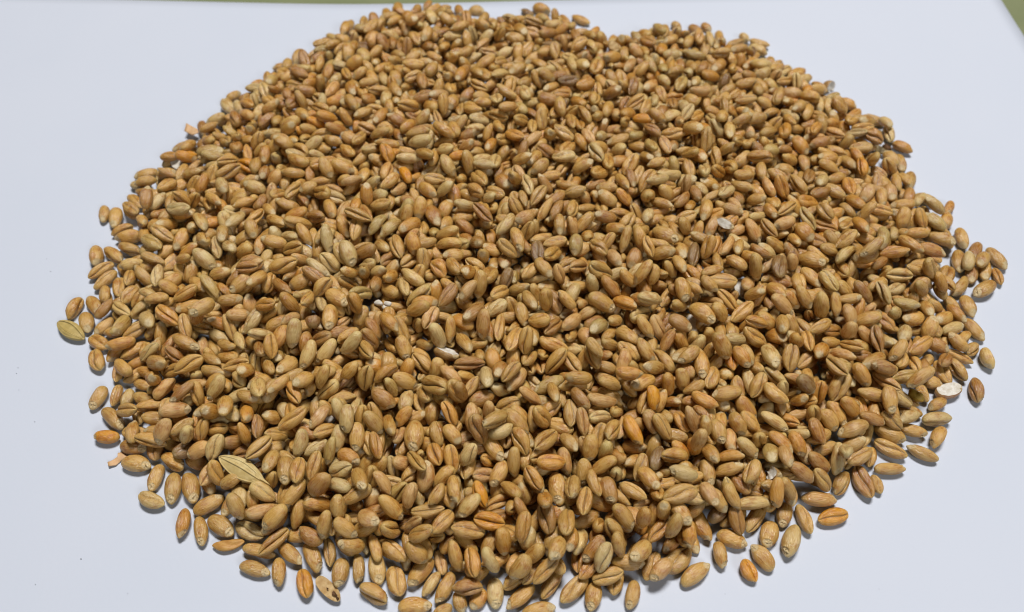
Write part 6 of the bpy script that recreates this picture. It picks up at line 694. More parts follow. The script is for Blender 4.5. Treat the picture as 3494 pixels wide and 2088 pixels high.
947,107,37,-1,-1,-37,64,34,1,957,247,66,13,-3,87,56,32,0,948,433,39,17,14,35,64,34,0,1018,30,55,-34,16,11,56,37,0,-335,-271,93,25,7,-37,59,27,0,1095,155,13,-80,47,-1,58,30,0,339,-398,13,71,55,5,57,29,0,-1007,377,16,41,-3,-4,65,33,0,-977,500,11,1,-2,-70,44,29,0,744,-427,14,-42,80,-9,62,29,0,-340,-622,18,76,-33,-7,63,37,0,-837,-366,16,91,-6,0,72,36,0,-986,98,13,-6,3,-23,73,31,0,-861,-164,39,57,-47,-17,59,30,0,-788,236,60,67,-1,-13,60,33,4,-745,829,41,-55,48,-13,62,34,0,-685,-391,53,-22,7,-18,61,33,4,-721,42,49,28,-15,34,60,33,0,-711,768,44,-13,72,-22,66,35,0,-554,-369,41,30,-44,-43,65,35,0,-552,679,86,-58,19,0,59,37,0,-459,433,84,-35,-87,2,61,33,3,-465,647,98,9,-14,86,62,32,1,-473,-523,58,70,48,23,58,30,0,-445,-30,100,30,-8,7,62,31,4,-341,-406,74,6,-75,47,64,36,0,-328,808,88,74,-23,-12,58,36,0,-261,-276,82,40,68,34,57,37,0,-264,343,70,-37,-21,60,58,32,0,-291,696,82,-33,-20,49,69,38,0,
-216,-350,59,-6,-87,-3,66,35,3,-240,596,95,-11,3,-27,57,33,0,-151,566,111,92,1,5,58,33,1,-139,-588,60,27,50,46,68,34,3,-69,587,106,47,56,-51,64,31,0,-76,-288,95,-77,-13,-6,59,32,0,-38,500,78,46,-55,-43,67,35,0,-71,522,74,16,-14,83,58,33,1,2,-445,75,-11,-21,-67,58,30,4,-3,-320,64,-4,-4,92,65,38,0,-33,548,85,26,15,-71,67,36,0,-11,884,65,-22,60,-42,62,36,0,44,228,100,-48,59,20,61,35,0,20,679,98,-37,53,-2,62,34,3,76,-438,60,-5,4,-28,61,37,0,114,-437,62,-14,2,55,61,34,0,136,-267,90,-17,-77,45,65,33,2,109,-213,72,19,4,-19,57,32,2,146,-113,78,-2,4,-7,61,38,5,174,-4,76,20,-15,8,56,37,4,141,163,114,-11,30,-60,66,37,3,151,215,87,44,-20,9,72,39,5,131,831,97,26,71,-22,66,33,3,219,-571,42,9,-63,-63,58,36,2,225,-592,58,22,13,-20,58,33,4,222,-422,49,14,47,45,55,35,0,254,-97,66,-65,66,9,62,36,1,320,99,100,-62,-55,-23,66,35,1,296,294,107,25,72,-48,59,28,4,319,429,91,-10,25,-27,62,33,0,
393,-513,52,-85,-24,29,56,35,0,393,-287,53,14,56,59,65,32,0,331,467,90,12,38,-50,63,37,4,533,-312,42,-59,43,-15,63,39,0,522,73,79,-58,11,-41,61,29,0,555,351,63,-6,-32,39,62,34,0,535,934,60,45,-63,26,60,35,0,601,556,91,-22,-38,3,72,36,0,580,733,71,73,-6,28,64,34,0,677,14,67,43,53,47,59,36,0,631,827,62,-20,81,-40,61,35,0,690,-50,68,68,-17,15,57,36,5,722,1,66,-24,-1,9,58,33,6,709,224,88,-26,-4,-9,57,35,1,740,-221,38,91,22,-2,60,30,1,804,-122,59,-6,-55,49,56,33,4,849,-227,58,19,31,-86,67,35,0,898,176,84,-1,-11,76,62,32,0,902,-89,37,-8,-21,75,65,31,0,935,-144,40,-39,-31,31,64,32,3,972,120,48,22,-48,-19,65,30,1,1007,545,39,-23,-78,30,67,30,2,1081,224,40,54,-76,1,62,36,0,20,836,100,24,32,24,65,31,3,18,1098,61,56,-8,5,65,34,0,-578,1073,13,53,-12,-10,58,29,5,-535,1123,17,-21,25,-47,76,36,0,713,-420,14,-7,11,-60,68,34,3,-949,43,13,-5,3,-37,57,33,0,-936,229,46,-30,-8,64,63,36,0,
-877,198,48,28,65,-20,59,34,0,-768,-208,44,-25,-63,29,64,34,4,-857,37,65,2,38,-69,56,32,1,-830,229,59,-55,-35,27,62,37,4,-815,608,40,-55,50,-18,59,34,0,-750,-280,41,-45,19,-20,69,34,4,-769,-119,55,-26,-62,58,66,35,0,-686,-307,45,-18,28,67,55,36,2,-723,150,71,5,-8,7,57,34,0,-682,715,55,13,16,71,57,30,2,-614,387,82,-73,5,45,60,33,0,-664,423,59,27,59,22,54,28,0,-617,163,86,-10,82,-10,64,33,0,-582,625,72,0,51,-69,59,29,2,-513,10,91,-39,59,4,68,34,2,-474,204,84,17,-72,-39,59,32,3,-455,-530,36,1,1,-57,61,33,4,-424,362,84,-53,49,12,68,35,0,-468,754,79,1,-13,-33,73,39,0,-381,1076,39,-2,17,-87,56,33,0,-311,-204,64,-3,10,-66,63,31,2,-331,-1,70,-42,30,-35,60,34,0,-354,969,53,53,-42,-20,59,31,4,-320,1162,41,25,-51,-50,63,34,4,-223,134,94,-1,-47,51,66,34,0,-268,161,97,25,-74,-4,62,35,4,-281,235,87,-15,8,-79,62,34,0,-273,651,88,12,3,20,58,33,0,-250,-384,59,29,-85,0,58,31,0,-206,618,87,61,-3,10,68,34,4,
-227,849,69,64,-37,-8,63,33,0,-234,1019,67,-8,-28,54,63,34,0,-125,254,79,-4,8,94,66,34,0,-165,892,90,0,94,2,56,32,0,-126,-498,50,-8,15,53,63,37,1,-125,-358,78,72,16,55,64,32,0,-128,-324,91,-40,62,29,58,34,2,-103,119,61,4,12,44,53,33,1,-142,788,101,-10,-8,36,61,34,4,11,250,113,-49,-67,-19,59,36,0,57,-328,62,-7,-82,0,61,37,0,41,113,85,29,69,26,66,33,0,25,376,99,57,-62,-10,61,33,1,101,-558,38,-2,7,-79,67,34,0,160,259,93,18,-65,-18,64,37,0,159,353,76,-48,-42,8,66,31,0,132,522,90,-79,-14,19,55,37,0,181,740,89,87,22,-12,62,34,3,184,178,100,-15,-8,-3,64,32,0,266,-632,39,-66,-32,11,64,31,2,235,-284,50,45,-32,23,54,31,2,333,-61,92,19,7,-56,56,32,0,342,853,88,-48,-5,-53,53,30,0,380,283,100,40,54,52,62,30,2,454,530,96,75,-11,-36,66,31,0,463,-376,60,-81,-16,-22,64,32,4,462,53,67,10,4,51,60,34,2,475,505,63,19,89,5,61,33,1,454,754,69,-15,-26,-54,53,35,4,541,-158,74,1,-43,31,53,31,1,
557,278,85,18,15,31,61,32,0,543,450,94,-14,-16,-55,60,36,0,542,656,61,-33,-5,-7,58,36,0,576,322,80,-32,-66,-16,59,37,0,609,313,77,29,33,40,57,30,0,654,350,73,-13,16,40,58,32,4,700,-278,64,-81,-23,-13,60,34,0,696,198,83,-5,-47,58,60,32,3,677,664,61,-18,-25,-4,62,31,0,771,-107,43,-41,16,-2,61,34,0,754,69,72,-65,-62,25,51,32,0,785,704,54,29,-30,8,68,36,4,1120,231,36,-2,1,67,57,32,0,-738,-83,93,-70,13,12,57,29,0,672,640,77,-24,-90,14,56,30,0,-524,622,92,3,67,-42,56,28,1,367,720,95,-47,42,-46,63,36,1,-169,-624,12,44,-82,-3,53,27,0,617,-431,14,72,-48,-7,63,32,0,-786,830,16,22,-43,-54,58,33,2,-284,1246,14,21,-30,-51,55,30,2,1072,678,12,-1,-3,78,72,32,0,-844,481,61,41,-62,-50,65,33,1,-807,-65,68,26,-67,30,57,29,6,-726,105,42,-40,-29,27,54,35,2,-697,-347,40,55,-54,-23,57,35,2,-704,830,45,-38,-12,-14,56,32,0,-652,-304,67,40,63,-31,57,30,1,-591,-311,40,-94,2,8,57,34,5,-580,-106,50,14,-62,25,57,36,0,
-610,135,68,55,-19,64,61,33,0,-610,871,45,20,40,24,60,30,0,-512,-527,39,-16,-84,33,64,32,3,-528,395,71,-28,-44,57,57,34,0,-463,-412,65,-61,52,-42,69,34,0,-455,-370,63,27,-4,-5,61,33,1,-387,-163,64,-7,16,-67,63,31,3,-385,76,77,-37,-22,-16,59,35,4,-325,-307,39,41,28,25,61,29,3,-330,-269,38,6,-15,-79,49,33,0,-320,-125,63,-16,9,-18,65,32,0,-321,-99,82,20,12,89,61,35,3,-373,665,73,5,-69,3,62,34,1,-330,1011,41,-89,30,1,68,36,0,-262,-147,90,10,40,75,62,31,4,-255,-125,79,-41,5,-14,62,30,0,-230,927,67,-47,38,-47,57,29,0,-274,1065,62,-32,-25,40,56,31,1,-217,69,97,-22,64,-26,65,35,3,-150,-102,69,27,-54,-63,67,34,0,-148,230,66,87,-18,-4,62,35,0,-78,-671,40,63,57,1,58,33,2,-130,-147,37,-1,1,48,62,33,0,-109,572,95,40,1,9,58,33,0,-84,-60,77,-18,55,-29,53,32,0,-37,-37,83,72,-5,19,55,32,3,-12,91,72,76,-21,-1,58,34,2,-10,359,98,-14,-15,34,55,33,0,45,199,112,-20,-17,18,59,31,0,65,931,66,18,-35,-65,57,34,5,
94,378,88,-59,-25,-3,62,32,0,164,-470,64,23,-77,18,62,33,4,159,-301,79,-12,-68,42,65,35,0,132,122,71,39,-31,-60,57,28,0,142,640,96,35,-22,-78,59,31,6,199,-409,81,-35,26,-12,63,35,0,207,-232,72,22,32,-79,59,36,3,212,4,81,44,-12,-28,60,30,0,218,389,69,-59,12,-42,69,34,5,208,420,104,15,-89,-14,57,32,0,169,471,92,23,-21,-7,57,32,1,196,728,63,-81,-40,3,63,35,0,271,82,90,48,49,-17,57,32,0,321,253,84,-2,-1,-22,63,27,3,374,-402,60,-2,20,73,58,32,2,360,-14,61,-83,-15,-16,61,32,4,381,520,73,14,3,61,66,35,2,399,508,98,-61,-53,14,63,35,0,420,-84,58,24,86,23,58,31,1,424,439,81,34,81,-17,53,32,2,458,1054,45,39,-19,2,58,36,1,521,-475,41,48,60,21,65,36,2,597,-59,66,15,39,77,63,37,0,604,-10,80,-76,-26,18,63,34,0,569,441,67,35,-8,-12,60,32,0,661,-165,59,40,80,12,63,30,5,759,19,93,-77,-14,-26,59,31,3,672,694,71,32,-24,42,52,33,3,746,361,72,-58,48,-6,64,31,4,856,504,54,-26,9,-33,56,36,0,
832,623,48,-68,-29,-25,56,36,0,953,289,64,-3,1,31,64,32,0,948,546,42,3,64,63,64,37,2,1009,7,38,46,81,-1,64,31,0,1004,480,39,16,-15,-37,50,33,1,654,-158,87,1,17,-7,56,29,1,847,140,110,-3,-25,-27,60,33,0,264,-274,138,17,38,-15,57,27,0,123,934,86,7,59,70,61,29,6,-232,1138,63,83,-25,32,63,30,0,910,-280,13,83,-22,-3,53,29,0,754,963,17,-28,90,0,75,38,0,1136,352,13,-7,2,-16,68,34,1,1114,235,12,-4,6,-59,70,31,0,1146,204,18,46,-47,-29,61,36,0,-974,245,18,-46,20,-19,74,38,0,-914,429,41,-34,40,-42,65,33,0,-875,535,38,4,0,-30,60,34,4,-861,253,60,80,10,12,65,35,3,-845,544,38,18,56,57,58,28,0,-796,174,64,48,-77,2,60,34,5,-785,360,68,32,-64,54,61,29,0,-790,733,38,-72,60,2,64,31,0,-676,361,49,-32,27,4,64,35,0,-644,-409,40,0,1,29,64,39,0,-624,477,45,-29,5,-57,63,31,0,-636,489,71,13,32,-68,59,30,0,-488,-89,84,3,-1,-42,58,30,0,-476,1021,41,-55,-49,15,65,33,0,-414,27,88,-86,-18,-17,64,31,1,
-439,300,67,57,-14,7,67,34,1,-369,-415,40,19,-4,-8,59,37,0,-380,-304,62,7,0,-67,57,32,3,-287,12,73,18,-82,34,60,35,0,-339,320,100,35,74,-15,59,33,1,-341,1080,48,-17,-66,-28,60,30,0,-222,-283,48,-81,-26,-32,62,34,1,-214,492,94,-38,-56,24,68,36,5,-225,538,90,-20,-59,-43,68,37,0,-192,-132,93,-57,43,-41,56,34,0,-74,156,73,-12,28,-36,63,33,1,-94,351,91,78,-21,-3,56,36,0,-115,747,103,18,-48,-37,62,32,0,-83,1018,64,-81,4,15,56,32,0,-90,5,106,11,-1,-46,64,37,0,-64,191,60,-22,73,23,65,34,0,-61,523,102,6,8,42,68,36,4,-47,603,96,0,5,-34,66,31,6,-48,721,73,-43,-27,0,64,31,4,-25,1110,43,-16,-73,23,59,34,4,20,-575,47,-33,-6,-62,56,34,4,-55,-77,81,-6,9,-67,61,38,0,-11,980,68,-50,40,-25,65,34,3,56,256,88,-90,-8,-9,64,34,0,133,279,105,-11,19,16,65,31,0,150,-507,56,32,-80,23,69,30,6,160,799,88,-57,69,-25,60,35,0,204,28,107,2,-11,-75,65,35,2,243,82,86,15,5,51,50,28,0,223,760,85,-27,17,-43,73,38,3,
284,53,79,5,18,-1,61,32,0,250,185,87,80,-32,23,57,30,1,288,151,88,-69,-20,14,64,33,5,275,481,84,-14,-7,22,58,31,3,331,189,87,65,-12,-29,60,32,0,356,159,80,52,-27,44,61,35,2,365,-265,69,-27,5,47,63,33,3,365,-48,71,44,27,11,68,34,0,413,-48,95,-6,6,-43,61,28,2,399,53,100,20,7,0,66,36,0,376,813,85,-83,-25,-26,58,33,0,438,-288,52,-45,23,14,56,36,0,384,344,118,-34,79,35,53,33,0,470,-110,65,47,15,17,60,35,1,479,923,54,-11,-54,63,53,27,2,473,1018,48,50,-56,22,63,31,0,515,4,106,-30,-70,51,59,31,3,540,102,76,-68,-6,-13,61,32,0,512,387,82,-15,1,58,58,30,0,519,428,88,-17,-12,55,60,29,0,578,764,70,31,18,-1,63,33,5,633,-158,37,-1,1,27,57,34,0,638,-23,97,-43,11,-34,61,34,3,642,972,47,-19,-14,-57,67,33,0,666,-87,56,4,69,-17,63,33,0,723,931,43,-50,44,-39,62,31,0,797,-44,38,88,33,-1,64,30,1,782,383,65,31,28,30,61,29,0,763,474,68,-9,-40,75,63,30,2,872,234,53,-15,-3,-77,58,33,1,
907,31,54,-22,14,-15,61,31,1,905,211,79,-2,-34,23,61,33,0,976,46,58,-67,-37,10,66,36,0,356,-530,96,-14,26,-38,56,29,4,-415,-493,78,-24,51,-30,63,33,1,-74,214,123,59,-55,5,73,36,0,229,820,82,48,35,12,53,29,0,787,883,48,64,-3,-24,68,36,1,611,683,91,50,12,18,52,32,0,667,606,84,23,-37,38,66,37,1,-578,-488,15,-3,0,1,64,32,0,-984,437,14,-36,37,-37,60,30,1,-628,977,17,31,-63,-39,67,33,0,-419,1185,17,-38,37,-35,70,36,0,601,1110,14,8,-4,-27,61,33,4,1067,437,16,-66,66,0,66,38,0,-955,136,16,-40,-6,8,72,33,0,-921,322,43,27,-20,-38,62,37,1,-811,0,57,42,60,23,58,31,0,-765,-171,41,-12,-36,84,63,34,0,-783,86,76,28,-15,14,64,35,1,-751,106,60,-36,-5,34,52,29,1,-678,299,69,-26,25,39,54,29,0,-712,592,39,93,-17,0,62,32,0,-693,802,39,94,-6,2,65,34,3,-618,-274,48,30,-69,-38,59,32,5,-646,16,42,-7,47,-69,59,34,0,-647,518,87,26,-8,-4,59,31,3,-614,-219,62,56,-28,-49,65,33,0,-587,219,61,17,17,-41,61,32,1,
-565,336,90,45,47,-1,59,34,0,-586,396,80,-21,37,-23,54,34,1,-521,185,76,-12,50,-44,66,36,0,-521,305,91,-13,-53,-74,58,32,0,-464,-238,59,46,68,18,57,32,0,-477,-56,99,-51,-67,16,58,29,0,-451,110,91,21,1,37,60,31,0,-469,401,76,29,15,71,59,33,2,-449,396,100,-38,19,17,66,35,1,-503,503,48,61,-47,37,56,31,5,-542,753,69,1,47,-34,54,32,0,-365,-88,56,70,4,-13,59,33,0,-369,265,77,26,68,-30,61,39,0,-393,539,59,-8,-22,52,55,33,2,-302,166,63,-8,-8,-75,64,38,1,-290,129,90,-25,-46,-74,56,34,0,-227,909,47,49,-68,25,67,35,0,-143,-293,89,26,34,-4,69,37,0,-114,-221,64,3,-56,-73,60,33,4,-85,231,92,-64,-36,32,63,27,0,-50,3,41,-55,-76,-4,64,35,0,-38,682,94,-23,59,-20,70,34,0,-20,50,70,-63,53,-12,58,36,0,29,954,72,2,-80,-3,71,37,0,53,-581,38,5,4,-57,58,33,0,53,-133,68,-69,23,-21,55,33,2,68,-541,54,-31,44,17,58,36,0,97,423,73,-28,-36,76,65,35,4,100,644,97,26,13,70,59,34,0,103,716,74,-23,7,1,62,35,0,
182,28,67,-46,-75,-9,64,35,1,189,381,55,-10,14,42,67,31,4,158,422,94,6,2,5,59,33,0,157,557,107,22,-57,-50,64,35,0,234,-526,43,74,-45,-30,57,32,0,190,690,88,58,42,-18,56,31,1,256,23,68,5,-4,-69,59,33,0,241,392,103,-8,5,-71,60,34,4,299,-340,55,-64,-14,-50,60,33,0,284,583,67,-26,-27,22,64,33,0,367,651,78,-24,-3,10,68,34,0,341,718,67,-15,5,-73,62,38,0,427,61,74,-28,73,1,60,38,0,438,231,67,23,10,-57,61,33,4,392,394,112,-10,-1,71,63,34,0,499,548,59,34,-71,-12,64,34,2,492,748,65,28,8,17,65,35,2,481,868,55,-36,-45,-11,67,32,0,455,885,59,-16,-1,-51,53,33,2,543,730,81,6,12,-83,59,31,1,536,752,70,20,-31,69,62,31,0,592,65,58,-19,85,-24,53,35,5,588,697,68,50,41,12,58,35,1,591,801,68,7,32,75,64,35,4,644,-241,40,18,-9,-27,68,37,0,619,942,50,15,-47,-22,66,33,0,686,-257,41,45,23,23,62,34,0,706,726,59,31,-63,-34,55,31,0,697,860,40,-67,27,-8,68,34,3,744,-262,38,-2,1,76,65,35,0,
723,-108,69,70,17,10,58,35,1,746,-61,39,3,-22,-79,57,33,3,777,106,65,25,-24,-9,64,31,4,821,147,73,33,-12,-57,58,32,1,810,252,77,-25,54,12,61,32,0,807,222,81,-17,56,15,58,37,0,774,500,62,86,11,30,67,36,4,840,103,67,-27,83,-33,57,35,0,960,-152,41,45,-60,-27,61,34,0,1010,358,46,20,12,-45,58,35,0,987,283,61,52,54,12,65,32,3,-96,-563,69,-3,12,-67,58,33,0,327,-586,66,-79,48,16,57,33,1,628,360,97,-5,2,-50,57,33,0,-112,1049,66,-42,72,40,56,34,0,-253,511,123,84,12,6,59,34,4,-190,1091,69,31,-31,-18,60,32,0,808,-273,13,39,-31,-31,55,29,0,1115,300,14,70,62,1,54,30,0,409,-432,12,6,93,10,53,27,0,-97,-636,13,13,-57,-61,53,28,4,-439,-560,13,42,1,1,53,28,0,-922,531,16,-9,38,-71,61,34,0,-803,772,16,-43,-14,15,51,34,4,-118,1218,13,8,0,-2,54,34,0,99,1218,19,42,-9,-11,66,40,0,836,931,16,27,-65,-42,44,32,0,948,-261,15,68,-61,-4,49,32,0,-958,332,43,27,-48,-48,65,39,0,-888,342,38,92,-21,2,65,31,0,
-864,587,38,82,-44,2,58,32,2,-783,-27,69,60,-54,-35,56,36,0,-812,656,38,-94,7,2,59,32,3,-754,407,68,-21,-1,-83,60,33,2,-751,439,68,4,75,-38,62,32,4,-675,-349,60,-29,-53,26,61,37,0,-684,-265,59,42,76,10,63,32,4,-685,448,66,-8,-20,-49,59,37,0,-721,633,47,-43,-48,-4,57,34,4,-662,174,71,-29,64,-20,62,33,4,-632,729,79,-51,-5,10,54,29,0,-587,13,39,-21,90,1,60,34,0,-579,313,64,3,1,59,67,40,0,-593,650,70,-71,16,11,54,34,0,-562,196,68,-13,-15,22,63,33,2,-540,322,69,-13,18,-51,70,38,3,-530,419,88,-26,1,-10,63,31,0,-504,1037,47,7,36,30,58,34,3,-498,-473,43,8,54,75,60,36,0,-420,-288,56,4,-84,10,49,32,0,-453,-212,41,32,-19,-38,52,31,2,-384,-507,60,92,-6,7,61,35,2,-388,573,90,5,-30,-75,61,35,1,-383,968,46,31,-65,-5,60,34,4,-410,928,64,-18,-33,54,53,32,2,-326,-176,79,-4,-10,30,62,36,0,-314,479,93,-7,-64,-60,57,32,6,-255,-201,69,91,1,-16,59,33,0,-275,302,65,7,25,-14,58,33,0,-299,785,61,27,35,53,69,33,0,
-275,816,70,19,52,-69,57,34,0,-253,973,57,84,-32,-7,65,31,3,-232,-241,59,10,-30,-14,59,35,2,-250,-82,73,39,32,-4,72,36,4,-239,-30,85,-10,-24,-53,64,36,0,-248,215,91,14,-8,-82,54,35,6,-171,-462,66,-22,20,39,62,33,0,-149,-184,60,76,2,-8,62,35,4,-146,158,93,-49,-56,47,62,32,0,-159,848,80,-43,44,2,59,33,0,-132,29,102,3,-31,84,59,33,3,-120,783,84,-24,78,15,64,35,0,-98,900,63,59,-12,-71,54,28,4,-47,-365,91,23,-90,-4,57,38,5,-34,276,71,-78,-33,11,64,36,6,-77,309,91,-66,23,-50,57,32,4,-63,438,87,-34,-41,25,65,38,0,-20,470,74,-6,-23,8,63,33,0,-56,773,76,-9,73,-3,62,37,6,-23,1065,63,-14,12,38,63,30,0,-71,1124,38,94,2,-2,59,29,0,-9,90,113,-20,16,-6,69,36,4,42,-289,67,-23,-71,48,58,36,4,48,-171,59,8,2,-20,62,30,0,34,-68,92,-33,29,-14,67,37,5,43,732,81,17,76,-26,65,33,0,92,-274,66,62,-34,-20,71,34,4,107,878,61,21,57,50,60,30,4,119,1008,43,-61,-65,29,64,33,2,153,-179,63,-62,-13,-16,56,32,5,
126,180,97,8,-5,30,66,34,3,154,912,61,48,79,-1,65,32,0,234,-333,53,39,28,29,59,30,0,194,384,87,61,41,16,66,32,0,199,434,78,0,-32,63,67,36,1,227,627,92,16,66,65,60,32,0,216,1061,40,-8,94,0,63,35,3,263,-400,54,-43,25,9,61,34,0,333,-476,39,-48,80,1,62,33,0,331,-436,50,-72,31,-40,69,36,0,308,11,41,-66,-29,10,59,34,5,329,46,92,11,-6,49,59,34,2,365,-481,61,-7,86,9,58,32,2,357,-371,38,63,-69,1,61,32,3,391,-65,84,-21,-19,-59,64,35,0,388,735,60,-53,-65,1,69,34,4,442,458,58,-27,27,-44,60,34,4,396,579,84,21,-37,-68,52,31,0,414,938,53,-36,-17,-26,68,31,2,446,948,50,-36,-51,-60,65,33,3,537,-69,74,2,-72,-51,59,31,2,514,-17,79,-31,-24,-5,57,30,0,552,585,70,-25,15,5,57,30,0,554,695,69,-51,-42,35,60,30,0,583,-305,38,84,42,-1,61,32,0,577,-161,41,12,-59,-59,68,35,0,576,-109,51,40,-22,13,67,37,3,585,520,63,7,4,-23,59,35,2,630,-360,39,34,86,-1,61,33,0,632,210,62,-10,78,-11,63,33,0,
665,-326,40,61,-71,1,59,36,2,690,-65,42,1,68,-61,54,35,1,681,372,76,31,70,10,60,33,1,675,973,40,-39,71,-27,63,34,2,786,21,78,-30,-11,48,61,36,2,710,158,66,68,55,-6,66,32,0,739,642,40,13,-92,0,63,34,4,808,280,65,-38,-73,-37,59,36,0,827,707,54,85,-22,7,69,32,2,837,490,38,20,-8,-26,56,32,0,851,591,40,56,-75,1,62,32,1,929,484,41,-11,31,-59,64,33,2,980,431,43,-51,-22,36,55,32,1,1006,64,37,1,0,76,57,32,4,1004,646,38,-1,0,-77,64,34,0,1057,137,60,-2,-20,75,60,33,4,85,564,97,-47,-20,-22,59,34,0,250,856,79,21,59,-4,67,34,5,-502,-160,14,2,2,39,59,31,5,951,-72,12,40,37,33,53,27,4,661,-479,13,-1,-5,85,56,28,0,-235,-579,12,78,36,5,52,28,0,248,-642,12,-50,79,-1,54,27,0,191,-592,13,-9,-4,24,56,29,4,422,-529,12,-86,0,0,52,26,1,1044,14,12,33,-22,-30,53,27,1,-823,378,41,-54,54,-22,65,36,3,-850,436,40,-47,-6,8,66,32,0,-782,464,56,21,30,84,58,37,0,-675,491,65,-51,45,20,65,30,0,
-697,563,56,-1,-18,-87,65,36,0,-605,454,85,73,-5,-18,62,30,2,-586,850,39,72,60,-2,66,34,0,-550,-300,77,49,39,8,65,37,0,-457,-140,61,-61,-63,26,54,36,4,-486,-136,73,11,-25,-42,56,35,2,-482,20,69,44,3,7,60,33,4,-492,566,88,-50,53,-54,64,33,0,-483,608,63,-13,90,-20,64,34,1,-490,800,71,-15,88,1,64,32,3,-419,213,70,-48,-49,38,55,37,1,-417,1125,40,-49,-61,25,57,33,1,-388,-59,59,-85,-30,-23,55,34,0,-328,17,38,0,0,64,64,35,0,-245,-183,87,24,67,23,65,29,3,-256,91,78,58,-36,-58,69,30,0,-285,612,81,-14,81,-11,64,32,0,-257,748,61,10,-70,16,59,34,0,-202,-1,76,21,-23,-13,60,36,1,-237,217,66,62,25,25,66,32,3,-241,443,94,-2,47,-2,61,30,4,-196,587,71,-15,-2,-47,63,34,1,-179,726,74,-23,82,-35,62,31,0,-203,1148,50,63,41,-50,57,34,3,-183,-499,59,34,-16,4,58,33,0,-112,-465,40,-28,13,-24,64,30,0,-137,-1,91,-89,30,-8,49,31,4,-109,620,83,-4,-6,-1,58,32,0,-65,-573,37,0,0,-33,58,35,0,-47,-197,58,38,-80,0,63,33,0,
-53,227,68,-21,-12,-26,61,35,0,-72,488,83,-2,49,39,59,32,0,-42,995,75,7,-9,-34,64,35,0,-12,-285,48,-15,-24,-16,57,34,1,47,691,89,38,3,41,57,31,0,92,-423,37,1,-1,55,51,31,4,125,129,98,44,72,-20,64,27,0,94,215,41,-29,35,-46,63,32,0,104,251,107,25,-3,75,61,30,0,102,537,71,60,65,13,69,39,0,105,605,82,-11,-1,-24,64,36,0,131,-309,63,75,-47,1,60,33,0,213,-613,37,-1,1,63,59,32,0,229,-125,65,15,8,-41,60,30,1,252,-46,70,-45,15,-21,63,39,0,317,-374,41,24,-80,-31,59,37,4,302,387,87,39,-66,-4,66,30,3,313,497,85,12,19,30,64,33,0,307,893,65,-30,-83,13,64,39,3,407,-299,80,4,89,-28,57,32,1,412,-238,82,30,-7,12,67,34,0,453,190,86,48,-75,-9,61,33,4,462,790,57,-67,-17,-22,62,34,0,538,494,110,-1,13,52,68,36,4,552,891,48,-2,-52,30,58,31,0,603,735,47,1,30,-39,65,33,0,614,-140,53,-13,-9,-49,64,34,0,673,428,71,-16,0,37,64,34,4,618,496,74,37,-5,19,64,32,0,647,672,53,-14,-34,-8,60,30,1,
564,864,66,37,35,20,60,30,0,681,319,72,-18,4,-40,59,34,0,712,513,72,46,-51,17,64,35,0,753,-373,39,-9,92,0,56,33,1,732,321,70,-72,47,1,57,34,0,721,355,88,-3,32,51,56,34,4,730,551,56,12,36,29,70,31,0,804,-200,41,-74,56,2,64,34,5,803,-56,63,-78,10,20,65,34,0,791,151,68,-23,23,-47,67,35,2,845,553,57,-27,42,-18,60,32,2,795,911,38,19,92,0,59,31,0,847,-151,40,57,-50,-22,54,32,0,872,1,54,70,-32,-42,60,32,4,869,343,61,9,-90,9,57,35,0,958,52,39,42,-72,-24,61,31,0,987,166,37,0,1,-8,60,34,0,1004,594,41,18,-3,-26,61,37,2,1045,579,43,-47,-8,26,62,32,0,-125,-545,12,52,73,9,55,28,0,1077,116,13,9,0,-3,54,29,4,-753,-191,15,0,0,-62,61,33,1,789,-68,13,8,-3,-21,52,28,0,-55,-482,12,36,53,37,55,27,0,-758,-242,14,2,0,8,55,30,5,-22,-652,13,6,-2,-23,56,29,4,667,-443,13,39,17,21,54,30,4,52,1208,14,-23,-70,41,52,28,6,228,1167,15,81,-27,-4,70,32,0,810,947,14,-47,82,-1,57,31,0,
-918,-85,15,45,-82,-2,67,34,1,-947,384,38,-1,1,32,58,34,2,-911,492,41,-47,-6,9,53,35,7,-848,171,41,9,-10,-9,59,36,4,-839,339,40,17,55,54,60,32,0,-815,-88,57,-27,3,53,58,30,0,-809,-37,40,-4,-27,77,64,36,0,-768,412,42,-38,72,38,54,29,3,-640,-326,54,20,-6,7,67,29,1,-545,233,83,13,28,3,63,28,3,-545,832,61,3,-85,30,64,34,4,-558,873,53,-62,-46,17,67,32,5,-509,-216,47,-20,59,-8,54,31,0,-523,-222,71,71,34,26,56,30,0,-439,-98,81,45,-20,-35,58,30,4,-448,-264,40,-51,57,-20,55,34,2,-464,146,104,-34,-17,80,60,35,0,-425,433,68,-36,-29,25,58,33,3,-451,552,62,14,18,79,65,31,2,-387,-427,63,23,-7,38,65,37,0,-380,-375,50,-27,-35,52,53,27,3,-377,-347,90,-28,56,22,60,33,0,-371,50,78,-16,-54,74,52,32,0,-401,316,71,-43,-40,44,64,32,3,-383,447,57,88,23,-12,66,34,0,-368,478,100,-39,-64,32,57,33,0,-314,111,76,-24,20,-65,61,31,0,-335,895,50,-17,-31,-11,55,31,3,-260,-292,51,26,76,-18,67,35,0,-223,-481,36,-1,-1,-33,60,32,0,
